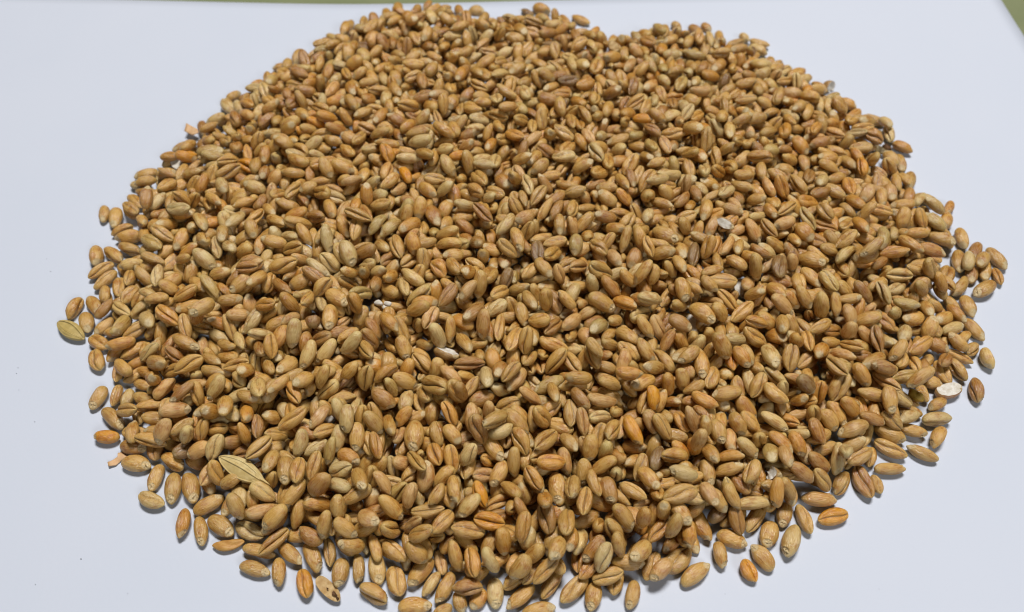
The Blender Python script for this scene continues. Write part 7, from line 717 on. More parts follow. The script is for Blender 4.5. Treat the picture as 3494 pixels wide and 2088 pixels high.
-199,341,64,-4,39,3,65,34,0,-215,435,68,20,-67,-41,63,31,0,-186,495,121,-15,-27,-53,57,31,0,-192,522,95,-6,18,-9,65,32,2,-177,766,64,-10,4,70,55,33,0,-187,-136,62,-31,0,52,60,30,0,-158,26,68,79,-31,2,62,30,0,-131,52,88,-61,41,3,58,32,0,-170,426,88,26,84,5,62,32,0,-141,533,91,5,-16,-55,58,33,1,-185,640,43,-16,4,-44,65,34,0,-166,645,67,69,-33,0,49,29,0,-179,1120,40,15,17,42,65,37,4,-86,-364,77,-81,-42,-17,56,33,0,-126,195,68,12,6,23,59,33,0,60,1068,65,-58,5,-8,65,32,0,-38,-131,86,66,-55,-26,52,28,0,-27,647,92,-2,-36,-56,58,33,0,-71,777,95,-22,-5,73,69,30,0,-72,921,71,-32,-19,82,60,36,0,-12,-264,84,-48,24,-24,67,36,0,-16,-193,41,-36,72,-29,60,35,2,39,32,72,62,-20,-31,55,32,1,5,108,86,64,-4,-16,54,31,0,-7,449,63,82,7,29,62,32,0,-6,697,86,-24,49,-31,70,38,0,56,-469,39,-32,-44,46,60,31,0,46,-215,40,47,-81,1,60,32,0,67,-146,42,37,-52,-34,54,34,2,45,286,95,-62,-29,46,57,31,0,
79,795,87,30,1,20,61,34,1,96,88,66,65,-45,-17,62,30,0,86,514,92,26,1,27,64,33,2,105,804,64,31,-43,-41,67,33,0,143,-77,76,28,-5,-10,57,35,4,155,-37,78,77,12,-33,58,38,0,189,306,99,21,-79,24,58,31,0,156,427,69,-37,75,-17,58,34,3,194,-371,71,-12,75,-31,64,36,0,228,-182,81,-56,-4,19,63,33,1,198,-80,68,15,85,26,62,35,0,212,107,68,14,69,3,59,34,0,227,170,60,11,-49,-54,66,33,0,208,596,89,-70,0,37,66,40,1,215,832,60,-84,-2,8,61,33,4,260,-534,51,36,-24,53,53,27,0,240,350,82,2,-46,77,61,32,1,265,433,92,13,-67,-11,57,30,0,241,648,80,-52,22,1,66,32,0,252,712,62,-41,-50,53,61,31,0,299,285,46,-57,64,35,64,34,0,310,586,79,-28,34,-58,55,31,4,324,986,57,-4,9,18,68,32,1,381,694,79,18,44,32,57,29,1,423,-113,40,15,92,0,64,34,0,419,622,92,11,-3,22,65,34,1,437,725,65,14,-82,26,64,38,0,481,216,70,76,-27,-7,63,33,0,502,401,54,69,-52,4,58,32,0,519,177,81,-49,-70,21,66,33,6,
531,234,74,-8,-36,-72,68,36,0,533,388,61,62,-54,41,60,33,0,479,400,79,20,-12,-38,60,35,0,533,552,95,45,64,-11,64,32,2,550,786,66,-11,-1,-91,54,35,3,541,821,56,-16,3,-13,56,33,1,546,-285,74,-38,55,-19,59,30,2,622,83,70,-40,-34,-71,65,30,1,577,160,68,36,71,-19,57,33,4,573,472,64,-3,-4,-10,68,37,0,591,844,67,4,22,42,57,37,3,562,993,59,-23,55,45,60,34,6,606,211,77,53,50,11,63,34,0,628,802,37,-1,0,-79,62,30,0,654,927,49,-82,-25,-39,61,33,4,688,-360,40,13,-90,-13,65,30,3,654,-88,84,-57,-68,-4,53,33,3,671,-29,83,-44,10,-62,62,35,4,685,802,41,-41,-26,24,69,33,3,669,839,44,-6,-22,36,65,36,4,729,-179,63,-44,7,-13,59,27,0,716,797,46,62,53,-18,64,38,2,774,-210,54,16,29,-29,61,32,0,790,-146,39,93,12,-3,60,34,5,781,209,39,89,29,-2,67,32,0,815,463,50,50,18,-23,62,33,0,811,628,72,65,-48,-37,62,33,0,817,822,39,-62,60,-7,66,32,5,854,-86,69,-14,77,3,57,30,6,898,-163,56,9,-21,60,54,32,0,
882,796,40,-9,-25,55,64,32,0,946,153,52,-7,54,-52,56,36,0,1003,276,37,1,-1,35,64,32,0,1048,51,64,-77,10,38,55,34,0,-548,-274,14,32,43,42,54,30,1,437,-481,13,86,-31,-2,54,28,0,-165,-333,14,-83,36,-3,55,30,5,-770,-272,13,1,73,59,57,30,4,-384,1220,14,-3,3,-48,76,37,0,541,1132,15,52,-24,-18,44,30,0,1057,614,16,-27,12,-23,64,34,2,1055,-50,13,-8,10,-56,69,32,3,-893,20,38,-20,-5,9,59,32,1,-900,166,40,55,54,22,59,34,0,-842,414,44,2,52,-50,54,31,0,-851,493,37,-3,24,-88,68,29,0,-748,492,41,22,-91,0,58,36,0,-692,228,56,-18,13,21,59,34,4,-669,330,53,61,-17,-63,60,32,4,-693,637,39,41,71,20,65,31,0,-670,877,43,34,62,12,58,31,0,-647,-369,37,0,1,21,62,31,0,-656,-120,38,20,-3,-6,67,32,2,-660,-46,59,8,-36,17,72,34,1,-672,388,67,-2,37,55,64,35,4,-643,807,41,23,77,30,64,35,0,-557,388,66,-29,45,-10,58,34,1,-610,421,63,-10,70,3,64,30,4,-602,643,38,-1,0,-84,69,35,0,-600,932,39,-36,86,1,68,33,2,
-537,4,41,-28,-82,36,57,33,2,-539,146,87,20,-77,17,54,33,3,-477,-107,37,-1,-1,-40,63,33,6,-447,77,100,14,-20,18,62,31,0,-472,252,85,-74,36,35,60,32,0,-487,654,69,-30,-47,58,62,37,0,-456,1003,52,-23,37,-31,65,33,0,-439,991,74,21,-54,-49,55,35,2,-444,-487,69,-74,-48,-30,55,35,1,-450,-422,35,-1,-1,-41,61,29,2,-438,-92,40,43,23,25,61,32,4,-441,467,59,19,3,-49,64,34,0,-453,915,67,33,60,46,58,31,0,-369,-119,68,-6,29,-70,54,32,6,-380,164,38,0,-1,-26,63,34,0,-367,536,76,66,44,-29,58,35,0,-353,591,75,35,3,-53,61,29,3,-363,698,72,17,32,-71,62,33,0,-405,698,60,74,56,-13,65,36,6,-316,348,93,0,23,85,62,29,0,-323,768,64,-64,9,-35,64,35,1,-300,1081,42,7,-11,31,59,37,4,-269,-235,67,-11,-3,73,65,35,4,-259,1107,58,-7,-88,9,62,34,1,-222,-527,41,-90,25,3,65,36,0,-213,-100,39,23,53,54,58,30,3,-239,-115,52,-47,58,38,71,39,0,-210,-84,88,-24,-26,31,65,31,1,-196,211,64,30,-67,-4,66,30,0,-224,668,85,11,8,20,62,36,3,
-209,879,46,32,69,-14,66,28,2,-223,1020,39,-94,2,3,61,35,2,-170,-425,44,-23,-21,13,61,32,0,-164,-357,39,46,13,10,50,30,1,-162,-230,65,73,46,16,67,34,0,-159,379,90,-31,-46,33,55,34,0,-166,439,113,33,74,-27,61,31,0,-160,962,63,-51,32,3,57,36,0,-166,1011,83,-73,35,-33,62,32,5,-145,-534,46,7,27,26,63,33,0,-119,-444,62,-75,-39,26,68,29,0,-110,-81,70,30,-44,2,59,32,0,-118,-48,39,-28,-89,-1,57,33,3,-102,-20,80,-5,9,36,53,33,3,-123,74,69,54,-64,-25,61,30,0,-100,649,85,-20,-36,-72,59,31,0,-124,928,57,-7,64,-8,63,33,0,-107,1024,41,-90,-26,-1,68,37,2,-66,47,71,-46,-61,13,60,36,5,-32,152,68,17,12,40,66,37,0,-39,799,61,-51,-48,0,59,35,0,-12,-130,74,-37,-47,35,58,35,0,11,50,62,-4,34,-37,54,33,0,8,210,94,-4,13,54,52,33,0,22,501,88,6,-79,-11,57,35,4,8,522,70,-18,-50,-65,60,32,0,25,186,81,-52,38,-46,61,34,0,55,727,55,-68,9,-20,63,33,1,86,750,75,0,-61,27,65,30,0,101,-598,42,21,-55,-57,71,37,4,
68,-122,104,67,-14,54,56,34,0,92,90,94,48,-25,-10,61,30,1,80,225,96,5,-35,-53,61,36,0,135,309,85,-59,-15,21,62,36,3,143,757,89,-91,-3,4,59,32,4,115,915,60,-84,12,25,55,32,4,108,1044,56,-91,11,12,62,33,4,100,1129,40,19,-7,-19,63,38,0,130,-105,53,-23,21,-39,61,31,4,199,59,78,41,-32,-24,59,34,0,170,396,68,5,-3,-68,60,31,0,145,570,83,17,12,-2,57,33,0,169,1069,42,-52,-56,21,66,37,4,143,1101,50,17,61,4,59,34,0,195,-317,55,18,-11,-28,61,32,1,192,-48,68,-46,39,18,65,32,5,231,471,96,4,71,48,60,34,4,221,708,71,27,43,-36,60,36,0,277,-362,40,-49,-60,25,67,34,1,272,726,63,8,52,7,55,31,3,268,927,53,14,52,7,60,33,0,269,954,63,-13,-39,-67,67,34,0,258,1014,49,16,69,-10,63,37,2,342,-327,42,18,-12,85,61,31,0,323,-300,67,-19,-6,30,66,35,0,317,140,88,13,-56,-4,56,31,0,373,-429,44,3,15,18,61,36,0,392,72,75,12,-63,-34,61,39,0,370,292,69,-20,75,-3,57,27,0,360,434,94,19,-46,74,62,32,1,
345,612,81,-31,9,19,62,30,0,422,-532,42,-31,-1,16,63,34,0,422,-145,58,8,47,-11,65,35,0,425,9,75,62,-2,-32,61,33,3,412,337,97,20,-51,-57,66,40,5,456,-326,47,9,-66,-16,57,32,0,478,-201,69,29,68,31,62,27,0,479,114,78,-35,38,-18,67,35,3,478,295,80,-5,-15,-29,60,32,4,449,419,65,7,-19,40,49,27,1,524,631,72,29,61,-45,58,34,1,476,637,78,39,23,82,58,32,0,484,810,41,72,-6,0,58,35,4,480,838,52,1,-28,85,56,32,0,491,1071,39,-61,70,2,64,32,0,512,-323,59,31,35,-73,62,35,3,546,281,60,73,45,-6,67,34,4,574,-433,57,-90,-8,-7,61,32,0,554,-246,63,-15,-7,-25,64,30,0,554,-95,78,-58,58,34,60,32,0,599,45,38,3,-25,-89,60,32,4,583,74,83,-80,0,-25,63,33,0,590,293,50,-11,27,76,62,33,0,598,664,60,3,-23,-83,61,32,3,579,963,37,3,2,60,56,31,0,631,-213,86,-63,62,-4,65,31,0,624,9,46,65,-22,-27,63,39,0,660,286,65,38,-50,-33,59,35,5,625,568,70,-42,-49,0,61,35,0,644,784,58,51,71,32,60,36,0,
692,99,55,15,-45,54,57,30,0,660,174,40,49,60,24,57,32,0,657,438,43,31,-28,-36,61,36,0,685,914,43,40,-78,-18,68,37,4,715,-28,79,23,59,-56,64,33,2,766,330,86,-5,-15,53,65,33,0,714,372,57,-44,-56,16,55,32,4,731,752,38,0,0,-43,62,36,0,749,870,39,-80,-48,-2,54,35,0,797,111,55,-69,-4,-39,71,31,6,807,353,58,1,46,47,63,32,0,818,554,43,-27,-70,19,55,35,1,831,665,75,-56,-20,59,60,36,3,910,134,63,-4,-2,-9,60,32,4,998,-50,37,44,-82,1,62,28,4,1016,323,40,46,13,11,60,31,0,1048,119,39,-26,-91,0,57,31,4,-294,902,69,44,70,38,57,33,0,-826,210,15,79,-36,-5,60,33,1,736,-215,12,41,44,33,53,27,0,-960,345,13,89,-25,-1,54,28,3,-900,256,13,92,-20,0,53,28,0,517,-513,13,-91,8,0,53,28,4,282,-590,12,7,9,52,53,27,2,-615,30,14,29,89,2,55,30,0,566,-443,12,3,0,3,53,27,0,738,-280,12,66,67,1,53,27,0,1063,204,13,18,61,54,53,28,3,-391,-583,13,41,48,34,56,28,0,54,-666,13,-27,89,-5,56,30,1,
-682,507,12,32,48,43,54,27,3,-866,614,13,6,-3,-31,49,31,0,1078,-74,12,2,-4,-62,64,32,0,-931,86,15,26,-10,-20,76,32,5,-844,10,41,25,49,47,62,35,4,-838,65,39,6,-1,57,64,33,5,-817,130,71,77,-14,23,55,32,0,-757,-313,40,-19,9,-20,59,35,0,-719,-267,41,11,59,61,62,33,1,-767,-90,69,1,67,-59,62,29,0,-730,9,66,-38,-29,59,63,33,0,-733,157,41,-44,22,-24,60,34,0,-668,-252,38,-92,-21,-2,57,32,0,-682,1,59,33,35,62,63,33,0,-698,212,38,-94,0,3,56,30,3,-708,284,60,14,74,0,64,35,0,-650,104,66,-89,15,-22,60,32,4,-634,438,41,13,-62,-62,60,35,0,-656,738,61,-65,-54,-29,55,32,4,-642,854,37,0,-1,28,61,33,2,-596,-188,48,-5,-29,17,61,33,1,-584,-17,41,-3,64,-66,59,34,5,-589,-42,61,-2,-80,28,66,37,4,-598,-70,83,23,5,-65,61,32,0,-611,29,60,53,59,23,63,34,0,-562,478,63,-44,-25,31,62,29,3,-606,565,49,-61,14,14,67,35,0,-575,588,69,-30,13,-18,60,27,4,-529,-383,39,-67,-32,14,56,31,1,-521,-146,86,-16,19,-58,57,35,0,
-515,-83,65,-5,-38,-66,58,36,0,-529,-38,66,-8,5,42,61,37,0,-534,21,64,76,7,2,55,34,0,-542,325,38,0,1,-2,67,35,2,-552,441,57,-27,-46,-48,71,35,0,-515,693,42,44,73,12,70,38,0,-526,1014,40,13,18,49,64,36,1,-466,44,91,80,2,-31,73,34,0,-490,235,60,79,-39,6,66,34,0,-473,279,52,57,59,25,49,29,5,-499,914,62,5,-11,-89,59,34,3,-412,-418,40,-54,51,-18,66,32,0,-403,-390,70,-55,31,10,58,32,0,-420,65,88,-28,73,39,61,33,3,-422,99,98,-44,60,40,57,36,0,-439,166,64,44,72,29,57,35,4,-434,257,73,27,7,32,64,37,0,-414,340,42,37,-5,-26,59,31,0,-401,375,39,-10,21,-49,57,34,2,-426,524,76,-3,3,32,71,33,2,-443,704,68,-4,0,18,61,33,1,-402,760,71,-42,-75,14,63,35,0,-435,741,71,87,-12,22,60,32,0,-405,1040,53,-32,14,-42,67,31,0,-428,1068,38,-42,68,-26,56,29,0,-361,-528,39,27,26,46,61,28,0,-381,-486,37,-2,16,-91,69,31,0,-354,-168,66,59,-58,-27,63,31,0,-382,207,91,23,-5,-66,63,34,0,-369,244,46,-9,-76,-12,58,33,0,
-343,487,82,49,-60,-31,67,29,0,-314,-388,52,-73,-22,-7,59,32,0,-339,-148,90,8,-38,-50,53,31,1,-310,430,66,-14,-37,-70,62,32,1,-335,645,66,-6,31,-85,68,37,0,-334,1112,39,0,2,-13,64,36,0,-270,-526,39,14,-16,-47,73,37,2,-273,371,40,87,32,-6,67,34,0,-280,729,58,37,-14,-15,61,30,1,-250,778,74,-38,-71,-46,59,34,3,-274,961,41,-29,-47,47,68,34,0,-224,-419,38,-48,81,0,62,31,1,-210,-314,41,-24,50,-48,72,34,0,-204,-251,38,2,0,-90,63,37,0,-222,-200,41,-74,-24,6,61,34,4,-226,29,85,-33,11,11,62,33,0,-220,169,64,-2,-15,-54,70,31,0,-209,426,96,-66,-62,-12,68,38,0,-213,739,77,-60,-10,-6,63,31,6,-181,138,77,0,-5,33,59,33,0,-167,428,59,-3,-6,72,64,36,0,-157,581,86,7,7,-35,65,30,3,-173,697,71,43,9,10,64,38,4,-107,-310,40,37,-35,-37,62,32,0,-112,-253,70,-32,65,-47,60,31,0,-117,-144,64,87,-22,-2,61,33,3,-100,62,76,31,-29,-50,68,33,2,-129,365,65,-13,-1,-13,62,34,4,-109,586,39,19,-9,-22,60,34,0,-67,682,66,-12,-38,-2,62,32,0,
-131,1115,37,0,0,17,63,33,0,-121,1076,45,-22,-29,29,66,35,0,-52,-315,42,26,-52,-55,63,34,2,-49,-339,64,-25,11,1,66,35,0,-55,-46,40,-63,39,-13,66,33,2,-61,93,39,-72,1,0,64,33,0,-73,896,39,-90,-26,-2,63,31,0,-50,977,45,49,45,44,64,34,1,-53,1018,38,27,90,0,60,32,3,-15,-59,67,38,-13,6,64,35,1,-1,145,83,-27,63,-21,61,35,1,8,370,45,27,1,-1,57,36,1,24,576,91,47,-72,0,68,30,1,-4,604,94,61,-8,8,61,36,5,7,854,69,-12,-3,9,66,33,1,21,919,75,20,26,-17,63,33,3,48,-310,41,4,-85,-33,60,35,4,63,105,56,59,39,19,56,36,0,52,475,85,-3,8,-49,57,30,0,46,639,75,-12,-3,-56,66,37,0,47,764,68,-15,-40,65,60,34,3,76,1095,46,44,13,-7,69,36,0,100,-327,38,34,72,27,59,30,0,91,-189,51,-12,69,0,69,38,3,82,-69,85,17,63,53,59,35,0,97,105,40,54,5,6,54,31,3,81,156,66,-13,55,-44,63,33,4,111,314,63,-43,31,-2,66,33,5,101,464,88,-47,-42,26,57,29,5,140,1141,45,22,13,-45,55,33,0,
142,-339,84,33,12,14,65,33,3,177,-105,57,0,6,65,70,32,2,157,165,72,-33,9,-7,70,34,1,131,444,89,-57,-2,17,64,33,4,142,590,65,3,18,-36,60,32,3,166,634,79,-7,26,-68,60,37,0,165,862,63,-52,-59,-24,62,36,2,141,836,68,74,-8,22,59,36,0,194,-429,38,-4,-3,63,61,33,0,214,-372,42,-39,-84,-1,72,40,0,221,-210,57,5,6,-35,58,31,0,220,207,61,0,-75,32,58,32,1,209,461,69,-84,15,-5,61,35,0,187,498,87,18,-16,-38,58,32,2,242,940,50,12,-56,-17,62,33,0,191,975,40,20,-3,-14,59,36,0,274,-262,38,0,0,-72,68,35,5,245,-13,88,-48,16,36,58,34,3,283,244,71,-11,45,69,56,37,0,248,270,71,55,-6,-5,56,30,0,273,324,83,-12,15,-59,61,33,0,260,1061,39,-24,50,-49,69,29,2,338,-556,55,26,88,2,54,34,2,331,-234,71,59,-32,-12,65,34,3,343,-177,52,-52,33,34,56,31,0,292,20,63,-15,-5,25,58,32,3,304,191,73,4,-75,-6,61,34,5,345,524,71,65,-47,24,60,35,0,375,-472,36,-1,0,68,65,32,3,391,-147,68,38,44,54,61,35,0,
373,-89,65,-12,12,-3,63,36,0,358,43,66,21,5,50,66,37,2,377,96,97,12,2,18,64,35,0,380,540,101,0,-14,-55,57,31,0,370,862,68,23,-10,60,62,35,1,368,993,52,60,13,-37,59,36,0,425,-477,40,-45,-32,30,59,32,0,409,-370,39,-18,-91,0,64,32,1,424,-204,87,38,-7,-26,60,34,0,402,-23,76,-10,7,2,56,29,1,440,168,61,8,3,54,65,33,0,445,271,87,26,-74,-7,57,31,3,413,678,67,-7,23,65,67,38,0,445,825,55,-26,29,-26,49,30,0,429,891,66,-1,-40,-11,58,33,4,479,-412,57,-8,3,45,63,30,4,494,-267,41,30,45,46,56,33,0,465,-19,65,77,-19,12,57,36,4,474,112,41,18,12,21,63,37,0,458,343,82,25,-15,-46,61,36,1,473,490,36,1,0,75,53,31,0,483,602,57,24,88,-4,67,34,4,490,571,79,-49,-18,12,62,34,0,506,673,77,-65,16,-27,70,38,0,504,-438,53,35,30,-65,63,35,5,513,-150,57,-22,-11,26,64,38,0,549,47,76,67,8,-11,58,33,0,519,304,63,-12,20,-74,67,33,0,516,345,67,-25,19,-74,61,37,7,550,617,54,-21,-13,28,66,33,4,
519,752,38,-3,1,77,57,34,0,525,913,41,21,-85,34,64,34,1,586,-352,42,51,76,17,53,35,4,595,38,84,-11,38,10,64,34,1,548,405,85,1,-7,-50,51,34,0,585,1057,37,-20,79,-30,51,27,1,649,705,41,84,20,5,65,36,2,726,214,40,-9,4,-29,68,38,0,781,416,39,-40,30,-31,69,30,3,747,696,40,-56,-50,21,66,32,0,799,-242,62,44,-43,-28,68,32,0,818,32,47,-86,18,28,65,34,0,865,134,73,20,0,71,63,31,2,777,581,46,9,-18,48,62,38,0,861,-252,39,15,91,0,61,34,1,868,675,54,-12,-64,-18,68,33,4,901,331,39,-1,-1,-62,66,38,0,901,432,42,-45,-16,18,61,35,0,958,574,39,10,44,-81,58,28,4,1012,394,40,11,25,74,62,35,0,-356,-557,60,-7,4,-47,55,33,0,-152,1100,64,-24,43,-44,75,33,0,209,936,93,18,30,46,61,34,0,307,-346,12,-1,-8,84,53,27,0,899,-107,14,52,-10,-9,60,30,1,-601,-416,13,0,0,-20,58,30,0,999,-100,13,26,40,49,57,29,0,778,473,13,-1,94,-2,53,28,7,-115,-491,13,34,-82,-14,58,29,0,584,-282,12,-3,9,-73,54,27,0,
815,500,12,37,17,21,53,27,5,-882,586,12,2,-1,-24,54,28,0,-741,859,16,41,-48,-34,58,32,0,943,767,15,79,-4,-1,69,33,0,174,-669,14,5,-8,-63,57,36,0,-831,118,39,39,-30,-28,58,30,0,-914,186,65,-43,49,-13,52,34,0,-791,397,58,73,-28,7,65,33,4,-729,227,51,10,-49,-21,59,34,0,-735,436,42,92,-9,17,62,33,2,-702,-38,38,-7,25,-69,65,32,0,-709,174,53,31,70,13,59,32,0,-692,747,39,-34,73,-25,60,32,1,-645,-19,52,10,59,5,60,31,0,-650,72,88,-7,-1,18,60,32,0,-633,275,38,20,3,21,54,31,1,-635,387,61,-12,26,-50,61,32,4,-660,601,47,-34,17,76,55,30,3,-599,-75,38,-1,-1,-59,63,37,2,-573,-71,67,37,-1,31,59,32,0,-560,151,60,-61,-47,21,63,36,0,-616,204,50,-45,-3,-39,62,34,0,-604,207,85,-89,17,-5,61,34,2,-573,357,55,-1,-68,30,58,36,0,-590,723,65,19,-78,11,64,37,0,-535,-151,40,88,-33,2,66,34,0,-555,57,60,-78,27,-15,65,31,0,-547,182,88,-32,66,-9,59,26,5,-539,508,44,-31,76,38,60,36,2,-530,543,70,-43,-15,-2,63,37,0,
-517,638,40,62,68,-3,60,36,0,-565,763,47,20,-11,47,60,36,0,-484,-255,40,83,-45,1,62,35,2,-486,-44,68,-72,-17,8,67,34,0,-475,332,66,-29,-68,-3,58,35,4,-464,507,69,-8,24,-39,61,35,4,-484,1068,36,1,0,85,66,29,4,-431,-237,63,-42,-73,23,61,36,0,-451,-180,62,70,21,2,59,33,0,-411,-148,61,23,-70,-9,53,34,1,-431,-43,71,1,-63,67,61,35,0,-454,-68,71,-21,-81,-23,66,29,4,-464,2,93,-77,36,8,58,36,0,-436,80,61,18,4,5,61,36,1,-420,172,40,67,-29,-13,55,32,3,-395,189,60,10,78,-1,66,29,1,-439,794,89,-70,5,2,65,33,0,-423,854,37,-1,-1,-42,56,32,0,-444,1079,57,47,20,16,65,36,0,-361,-371,72,-39,40,-50,58,33,0,-350,-215,66,20,-65,-18,62,28,0,-366,-40,90,-17,-32,33,53,30,0,-387,220,59,12,53,-45,61,32,0,-360,272,41,-47,5,-8,63,34,0,-357,401,42,72,2,3,64,37,4,-376,428,38,-94,-7,-2,66,30,0,-375,453,83,58,-29,-16,63,35,4,-377,814,65,3,-39,-48,61,37,0,-380,1120,37,1,1,-35,60,34,0,-312,-422,41,26,-58,-49,68,32,0,
-323,-358,67,44,18,21,65,38,0,-336,-259,65,60,-30,-3,56,33,0,-303,37,49,29,-65,1,67,34,0,-333,47,66,1,-16,11,66,34,2,-341,116,68,-49,-52,-2,62,36,0,-325,225,40,-16,16,-47,62,36,4,-328,318,73,-72,-11,-23,60,33,6,-334,438,97,25,-14,-11,57,32,0,-322,561,75,54,77,1,68,34,2,-323,717,67,-9,-1,42,66,35,0,-344,804,62,66,47,-9,59,36,5,-319,968,39,19,-8,-20,60,34,7,-270,-464,37,2,1,-63,59,33,0,-278,-163,65,43,29,39,56,32,1,-274,-40,42,-61,-43,19,65,36,0,-250,2,59,-36,81,-3,58,35,3,-287,101,57,20,-36,-23,59,36,4,-253,116,59,0,-67,-28,59,33,0,-260,145,72,-11,-2,86,60,32,4,-267,429,63,-21,-26,53,66,33,2,-278,1015,65,36,-86,5,66,34,0,-223,-160,41,25,14,23,59,35,0,-218,219,41,38,85,0,66,39,0,-227,343,42,49,79,-1,63,38,0,-219,318,77,24,65,-21,57,31,0,-258,693,94,-54,25,-46,58,35,0,-226,852,41,73,4,4,59,36,0,-213,962,40,22,-54,-55,66,32,0,-216,1068,38,4,2,-67,70,35,0,-173,-558,47,-26,7,50,63,32,0,
-188,-98,73,-53,-39,-32,58,33,1,-138,256,46,-18,-67,-54,66,35,2,-148,287,74,-18,-84,11,60,33,1,-125,316,61,19,-5,-44,65,34,2,-145,492,40,-13,19,-38,60,33,4,-153,804,39,-93,14,3,60,32,5,-179,1052,59,-12,-27,80,66,37,0,-103,-388,51,-18,-31,-71,59,32,0,-112,-360,39,21,-91,7,65,32,0,-107,-39,63,49,-59,4,64,29,4,-124,-5,65,-49,-31,19,66,35,1,-93,170,63,-33,-36,28,54,30,0,-114,532,55,-56,43,14,59,31,0,-99,686,75,45,-62,44,66,35,4,-85,740,75,-18,16,12,65,35,7,-124,847,65,88,10,19,61,33,1,-132,908,73,13,-28,29,66,31,4,-182,-609,58,-81,29,-34,58,32,3,-56,-400,90,15,-65,58,68,36,0,-63,-282,56,9,34,-15,65,35,0,-93,-157,41,-53,-72,13,66,33,0,-54,106,82,81,18,-3,62,30,6,-57,273,43,-4,-61,-69,63,36,0,-48,598,69,-70,-18,8,68,39,0,-43,1084,39,-79,36,-5,64,31,3,-4,-465,59,5,-26,-84,59,33,1,-25,-423,62,54,76,10,62,34,1,11,-196,67,-14,2,38,56,35,0,-11,-35,63,-6,67,52,62,32,0,-10,190,77,22,-36,74,58,31,5,
-5,751,75,83,-38,-3,60,32,6,-9,925,63,-31,-9,27,66,35,0,37,-479,54,-62,38,-21,63,29,3,29,-415,54,80,-36,12,61,29,0,40,-150,84,5,-1,-28,60,33,0,32,-185,90,-2,24,-22,59,35,0,67,-102,39,-24,-7,28,61,31,0,59,-1,66,17,16,0,59,33,4,50,177,63,-18,-10,1,62,33,0,44,333,67,-31,-13,9,62,34,2,39,416,93,-31,38,56,56,29,0,61,756,40,-86,36,3,54,35,3,52,837,39,65,28,14,55,31,0,53,894,59,22,1,4,62,34,2,96,-468,40,13,93,0,64,34,0,98,-368,39,19,5,10,60,34,0,110,-53,100,-15,-42,-81,64,38,1,109,168,44,52,-41,-35,65,37,1,85,217,69,74,46,4,61,35,3,96,285,91,-13,-17,68,65,33,1,111,538,39,-5,-5,33,65,36,2,119,908,85,-9,-81,-8,64,32,0,177,8,40,64,-57,-13,59,30,2,147,107,53,10,-23,18,67,31,5,147,143,58,90,-25,8,63,32,0,194,917,59,34,-4,-55,63,33,0,159,991,62,-27,87,16,64,31,4,187,-244,39,-67,-60,-9,62,29,0,207,-155,68,-74,50,9,65,32,0,198,124,86,68,-32,32,67,35,0,
221,238,73,28,-73,-15,57,31,0,207,497,68,-49,10,-25,55,33,0,181,553,79,-53,-25,22,70,38,0,187,674,60,-38,-77,-1,62,36,0,203,1012,39,13,20,60,68,35,0,280,-274,72,67,30,54,61,35,0,265,62,65,19,-75,-25,59,29,0,295,-202,64,-33,81,-1,62,33,4,311,-154,53,38,13,-79,58,34,0,327,-44,68,-4,9,14,56,34,4,298,172,49,-58,-32,54,63,32,0,317,325,76,-61,-3,0,59,35,1,331,388,88,55,-1,-48,67,33,4,326,633,70,-83,32,24,60,32,0,320,804,67,-83,39,5,63,36,0,318,910,37,-2,0,93,59,33,0,331,935,55,-15,-48,76,61,31,0,322,1020,40,-62,-47,18,60,35,0,389,-221,63,-68,-37,-19,63,34,6,368,210,40,68,-22,-7,54,33,0,370,316,37,0,1,12,61,35,0,443,-71,72,-24,7,-43,68,34,0,407,232,50,-52,-50,-49,59,36,1,415,489,71,75,19,-9,70,31,2,426,762,48,2,-77,-27,54,36,0,399,881,61,52,-43,-10,67,38,0,392,961,52,-30,-19,-37,62,33,3,429,981,64,26,-49,-50,56,31,0,440,1021,42,26,-19,-29,70,35,0,479,-471,39,-90,-28,-2,56,31,0,
508,111,53,-80,-46,3,59,30,0,472,267,65,-2,-13,-61,58,31,5,456,380,60,-9,-9,-67,57,31,1,479,439,38,0,1,1,52,35,0,486,462,53,3,32,80,62,31,3,485,602,81,-5,-7,-70,63,30,0,462,676,71,75,-20,7,63,31,0,483,774,45,-1,73,-32,70,33,0,510,-209,85,-25,42,-35,54,31,0,543,-31,56,-6,-78,33,57,31,1,557,82,53,-85,-7,12,67,35,0,541,496,80,-14,-9,-78,66,34,0,572,-289,59,-31,44,75,65,34,0,576,-246,40,13,2,16,64,36,3,600,-212,63,12,-8,-63,57,36,2,572,110,65,18,-22,-18,58,30,0,591,586,88,14,-9,16,59,31,0,584,915,40,-13,93,0,66,36,0,650,-284,42,13,-16,-9,59,31,0,599,-266,54,-42,43,38,58,32,2,631,-104,37,31,89,0,59,29,0,629,405,36,0,1,2,56,31,3,627,434,55,-41,38,-43,61,35,0,628,520,58,-21,69,18,67,39,1,624,699,63,-10,4,61,60,34,0,642,888,39,11,38,65,57,29,4,694,167,41,37,-33,-29,66,32,0,665,140,58,-22,83,38,61,37,0,698,220,61,4,7,63,62,32,4,720,263,76,-75,-22,28,63,36,2,
